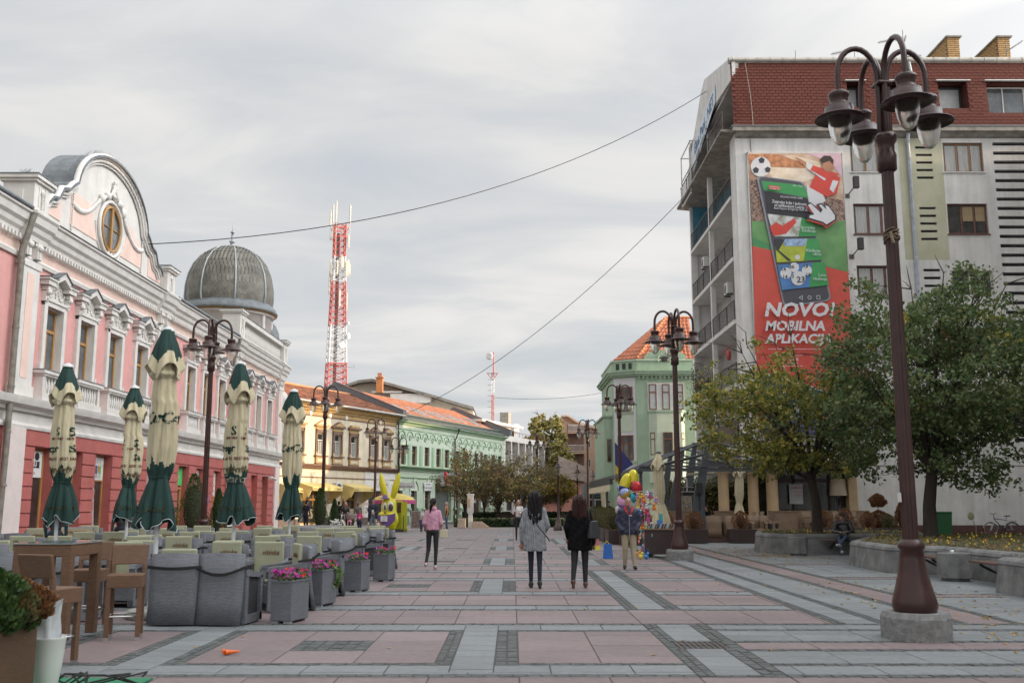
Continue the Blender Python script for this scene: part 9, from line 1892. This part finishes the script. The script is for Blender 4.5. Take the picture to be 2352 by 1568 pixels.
# 5 smiling woman with white top, walking nearer
JK=[('c',(-.13,.02,1.40),(-.2,.03,1.15),.06,.055),('c',(-.2,.03,1.15),(-.3,-.05,1.2),.05,.04),('c',(.13,.02,1.40),(.22,.05,1.15),.06,.055),('c',(.22,.05,1.15),(.1,-.12,1.16),.05,.04),('c',(-.12,.05,1.4),(-.14,.08,.95),.05,.06),('c',(.12,.05,1.4),(.14,.08,.95),.05,.06),('c',(0,.08,1.4),(0,.10,.95),.05,.06)]
person('smiling woman in a white roll-neck and brown jacket walking nearer with long hair',(.28,44,0),.05,1.72,dict(fem=1,vox=.016,top=mat('white_knit',(.6,.58,.58),.8),pants=BKJ,shoe=BLK,heel=1,legw=.9,hair=([('e',(0,.03,.03),(.085,.10,.095)),('c',(-.05,.03,0),(-.13,.0,-.22),.05,.05),('c',(.05,.03,0),(.10,.02,-.25),.05,.05)],LBH),clothes=[('brown_jacket',JK,mat('brown_wool',(.16,.085,.05),.8))],arms=[[(-.15,0,1.42),(-.22,.02,1.15),(-.28,-.08,1.18)],[(.15,0,1.42),(.22,.04,1.14),(.08,-.14,1.16)]]))
bag('shoulder_bag','small dark bag hanging at the side of the smiling woman',(-.0,44.0,.66),0,.18,.08,.2,LTB,[(-.06,0,.2),(-.02,0,.6),(.05,0,.2)])
# 6 mother, pushchair, girl, man with popcorn box and others by the kiosk
person('curly-haired mother in a black leather jacket behind the pushchair',(-8.75,53,0),.15,1.66,dict(fem=1,top=LTB,pants=mat('dark_denim',(.02,.03,.05),.8),hair=([('e',(0,.03,.03),(.10,.10,.10)),('e',(-.08,.03,-.08),(.06,.06,.08)),('e',(.08,.03,-.08),(.06,.06,.08)),('e',(.0,.06,-.12),(.08,.06,.1))],LBH),arms=[[(-.155,0,1.42),(-.22,.02,1.15),(-.1,-.2,1.05)],[(.155,0,1.42),(.22,.02,1.15),(.12,-.2,1.05)]]))
person('person in grey standing with the back turned beside the cafe door',(-9.0,59,0),PI,1.62,dict(top=mat('grey_jacket',(.12,.12,.13),.8),pants=BKJ,face=0,hair=(short,SBH)))
person('person stretching an arm up under the yellow awning',(-10.3,60,0),PI+.6,1.7,dict(top=BKC,pants=BKJ,face=0,hair=(short,DKH),arms=[[(-.18,0,1.42),(-.28,-.02,1.6),(-.3,-.05,1.86)],[(.18,0,1.42),(.24,.02,1.13),(.23,-.04,.88)]]))
person('little girl in a magenta jacket eating beside the pushchair',(-7.98,53,0),-.1,1.22,dict(fem=1,top=mat('magenta_jacket',(.55,.02,.16),.6),pants=mat('navy_skirt',(.02,.025,.06),.8),hair=([('e',(0,.02,.03),(.10,.11,.11)),('c',(-.06,.04,0),(-.1,.06,-.3),.05,.04),('c',(.06,.04,0),(.1,.06,-.3),.05,.04)],mat('hair_auburn',(.14,.05,.03),.5)),arms=[[(-.155,0,1.40),(-.2,-.05,1.15),(-.03,-.2,1.2)],[(.155,0,1.40),(.2,-.05,1.15),(.05,-.2,1.2)]],extra=[('e','pants',(0,0,.88),(.19,.15,.16))]))
q=MB(); q.box(-.04,-.03,0,.04,.03,.12); tag(q.build('snack_box',[PAPER],loc=(-7.97,52.83,.78)),'small white snack box held by the little girl','snack box')
st=thing('pushchair','brown pushchair with a dotted hood and white curved frame','pushchair',(-8.38,52.3,0),.1)
q=MB(); n=24; q.tube([(.34*math.cos(a),-.1+.1*math.sin(a),.52+.42*math.sin(a)) for a in [R(-170+k*340/24*.55+0) for k in range(25)]],.018,6); q.tube([(-.28,-.1,.25),(-.3,.3,1.02),(.3,.3,1.02),(.28,-.1,.25)],.016,6); q.build('frame',[WMET],st)
q=MB(); q.lathe([(.0,.34),(.16,.30),(.24,.18),(.26,.0)],16,(0,.08,.78),sy=.8,closed=False); q.build('hood',[mat('hood_brown',(.16,.12,.11),.8,.4,30)],st)
q=MB(); q.extx([(-.15,.3),(.15,.35),(.22,.85),(.16,.9),(.08,.45),(-.18,.38)],-.2,.2); q.build('seat',[mat('seat_dark',(.03,.028,.03),.7)],st); 
for x in (-.26,.26):
    for y in (-.25,.25): MB().cyl((x-.02,y,.1),(x+.02,y,.1),.1,.1,14).build('wheel',[BLK],st)
person('baby in a pink suit lying in the pushchair',(-8.38,52.22,.28),0,.75,dict(top=mat('baby_pink',(.55,.25,.30),.8,.3,20),pants=mat('baby_pink',(.5,.2,.2)),shoe=PAPER,lean=(0,.06,0),hair=([('e',(0,.03,.04),(.10,.11,.10))],mat('cap_pale',(.5,.4,.38),.8)),legs=[[(-.09,0,.93),(-.16,-.3,.85),(-.16,-.42,.55),(-.16,-.5,.56)],[(.09,0,.93),(.16,-.3,.85),(.2,-.42,.55),(.2,-.5,.56)]]))
person('man in glasses and a dark jacket holding a white box before the kiosk',(-7.15,52,0),.1,1.82,dict(top=mat('ink_blue_coat',(.012,.016,.03),.7),pants=mat('faded_jeans',(.13,.16,.19),.8),glasses=1,hair=(short,DKH),arms=[[(-.18,0,1.42),(-.25,.0,1.15),(-.06,-.2,1.12)],[(.18,0,1.42),(.25,.0,1.15),(.08,-.2,1.05)]],clothes=[('open_jacket',[('c',(-.13,0,1.38),(-.15,.0,.85),.09,.10),('c',(.13,0,1.38),(.15,0,.85),.09,.10),('c',(0,.05,1.38),(0,.06,.86),.1,.11)],mat('ink_blue_coat',(.012,.016,.03)))]))
q=MB(); q.box(-.05,-.035,0,.05,.035,.17); tag(q.build('popcorn_box',[PAPER],loc=(-7.13,51.74,1.08)),'white popcorn box in the hands of the man with glasses','popcorn box')
person('elderly man in a pink shirt and yellow-sleeved vest beyond the woman in pink',(-4.15,64,0),-1.2,1.66,dict(top=mat('pale_pink_shirt',(.5,.28,.32),.8),pants=JNS,sleeve='sleeve2',sleeve2=mat('amber_sleeve',(.5,.24,.03),.7),hair=(short,GRH),clothes=[('dark_vest',[('c',(-.1,.02,1.38),(-.11,.02,.95),.085,.1),('c',(.1,.02,1.38),(.11,.02,.95),.085,.1),('c',(0,.06,1.38),(0,.06,.95),.1,.1)],BKC)]))
person('toddler in a dark blue suit standing left of the woman in pink',(-5.1,57,0),.6,.80,dict(top=mat('toddler_navy',(.03,.04,.10),.7,.3,12),pants=mat('toddler_navy2',(.02,.028,.06),.7),shoe=BRB,wide=1.35,legw=1.4,hair=(short,SBH),extra=[('e','skin',(0,-.02,1.68),(.11,.12,.14))]))
person('distant walker in a striped grey sweater and blue jeans on the path',(6.6,98,0),0,1.75,dict(top=rib_mat('striped_knit',(.3,.3,.3),(.08,.08,.1),3,.12,.9,mortar=.4),pants=JNS,hair=(short,DKH))); bpy.data.objects[-1] if False else None
# 7 behind the parasols on the left
person('laughing white-haired man in glasses and a black vest with a lime zip',(-9.55,26.6,0),.25,1.72,dict(vox=.014,top=mat('quilted_black',(.015,.016,.018),.5,.3,20),pants=JNS,glasses=1,hair=([('e',(0,.03,.05),(.08,.09,.075)),('e',(0,.05,0),(.078,.06,.06))],mat('hair_white',(.5,.5,.5),.6)),clothes=[('padded_vest',[('c',(-.1,0,1.38),(-.12,0,.95),.10,.115),('c',(.1,0,1.38),(.12,0,.95),.10,.115),('c',(0,0,1.38),(0,0,.95),.12,.13)],mat('quilted_black',(.015,.016,.018)))],extra=[]))
q=MB(); q.tube([(-.02,-.15,.92),(-.01,-.16,1.2),(.0,-.13,1.46)],.008,4); o=q.build('lime_zip',[mat('lime',(.4,.6,.04),.5)]); o.parent=[x for x in bpy.data.objects if x.get('label','').startswith('laughing')][0]
q=MB(); q.prism([(-.07,-.04),(.07,-.04),(.07,.04),(-.07,.04)],0,.32,top=.5); tag(q.build('lilac_bag',[mat('lilac_film',(.45,.28,.48),.35,.2)],loc=(-9.25,26.5,.5)),'thin lilac plastic bag held by the laughing man','bag')
person('person in a dark jacket and striped shirt behind the second parasol',(-10.2,26.4,0),-.1,1.68,dict(vox=.016,top=mat('dark_jacket2',(.02,.02,.024),.7),pants=DJ,hair=(short,BRH)))
person('person in jeans half hidden behind the leftmost parasol',(-10.0,22.2,0),PI,1.68,dict(vox=.016,top=mat('teal_jacket',(.015,.05,.06),.7),pants=mat('dark_denim',(.02,.03,.05)),face=0,hair=(short,DKH)))
person('person in a dark coat walking past the end of the pink building',(-11.2,55,0),PI-.5,1.75,dict(top=mat('ink_blue_coat',(.012,.016,.03)),pants=DJ,face=0,hair=(short,DKH)))
# 8 reader on the bench
legsS=[[(-.09,0,.52),(-.1,-.42,.55),(-.02,-.50,.16),(-.0,-.62,.12)],[(.09,0,.52),(.10,-.40,.60),(-.05,-.62,.36),(-.12,-.76,.34)]]
def drop(z): return z-.41
rd_,hd=person('man in a black cap and leather jacket bent over a newspaper on the bench',(10.32,31.5,-.02),-.45,1.75,dict(vox=.013,top=LTB,pants=JNS,shoe=mat('trainer_white',(.5,.48,.48),.5,.2,20),hipo=(0,0,-.41),lean=(0,-.14,-.42),head=(0,-.10,-.03),legs=legsS,hair=([('e',(0,.0,.055),(.09,.105,.07)),('e',(0,-.07,.03),(.07,.05,.02))],BLK),glasses=1,arms=[[(-.18,-.1,1.0),(-.27,-.2,.74),(-.10,-.38,.72)],[(.18,-.1,1.0),(.28,-.18,.74),(.14,-.38,.72)]],clothes=[('leather_jacket',[('e',(0,-.06,.78),(.2,.15,.26)),('c',(-.19,-.12,1.0),(-.28,-.2,.74),.075,.065),('c',(-.28,-.2,.74),(-.14,-.34,.72),.06,.045),('c',(.19,-.12,1.0),(.29,-.18,.74),.075,.065),('c',(.29,-.18,.74),(.17,-.34,.72),.06,.045),('c',(-.1,-.12,1.04),(.1,-.12,1.04),.07,.07)],LTB)]))
q=MB(); q.add([(-.26,-.36,.70),(0,-.30,.66),(0,-.62,.70),(-.26,-.68,.76),(.22,-.34,.70),(.22,-.64,.74)],[(0,1,2,3),(1,4,5,2)]); o=q.build('newspaper',[mat('newsprint',(.5,.5,.52),.8,.15,30)],loc=(10.32,31.5,0),rz=-.45); tag(o,'open newspaper on the lap of the man on the bench','newspaper'); so2=o.modifiers.new('t','SOLIDIFY'); so2.thickness=.006
# 9 cafe guests
for i,(x,y,rz,lab,c,sc2) in enumerate(((8.95,46.2,-1.4,'man in a dark jacket and blue shirt seated at the cafe, seen in profile',BKC,1),(8.15,46.6,1.2,'dark-haired guest seated opposite the man in profile at the cafe',BKC,1))):
    person(lab,(x,y,.14),rz,1.75,dict(vox=.02,top=c,pants=BKJ,hipo=(0,0,-.41),lean=(0,-.02,-.41),legs=[[(-.09,0,.52),(-.1,-.42,.5),(-.1,-.44,.09),(-.1,-.55,.05)],[(.09,0,.52),(.10,-.42,.5),(.1,-.44,.09),(.1,-.55,.05)]],hair=(short,DKH),arms=[[(-.18,0,1.0),(-.24,-.1,.72),(-.15,-.35,.72)],[(.18,0,1.0),(.24,-.1,.72),(.15,-.35,.72)]]))
    dup(ch_t,(x,y,.14),rz,('tan wicker armchair the man in profile sits in','tan wicker armchair the dark-haired guest sits in')[i],'tan wicker armchairs')
person('person in a dark blue top standing beyond the row of conifer boxes',(5.0-.55,62,0),PI-.4,1.7,dict(top=mat('navy_top',(.02,.03,.07),.7),pants=BKJ,face=0,hair=(short,SBH)))
person('bearded man in black talking beyond the conifer boxes',(5.55,58,0),.8,1.7,dict(top=BKC,pants=BKJ,hair=(short,DKH)))
# remove the throwaway template
print('objects',len(bpy.data.objects))
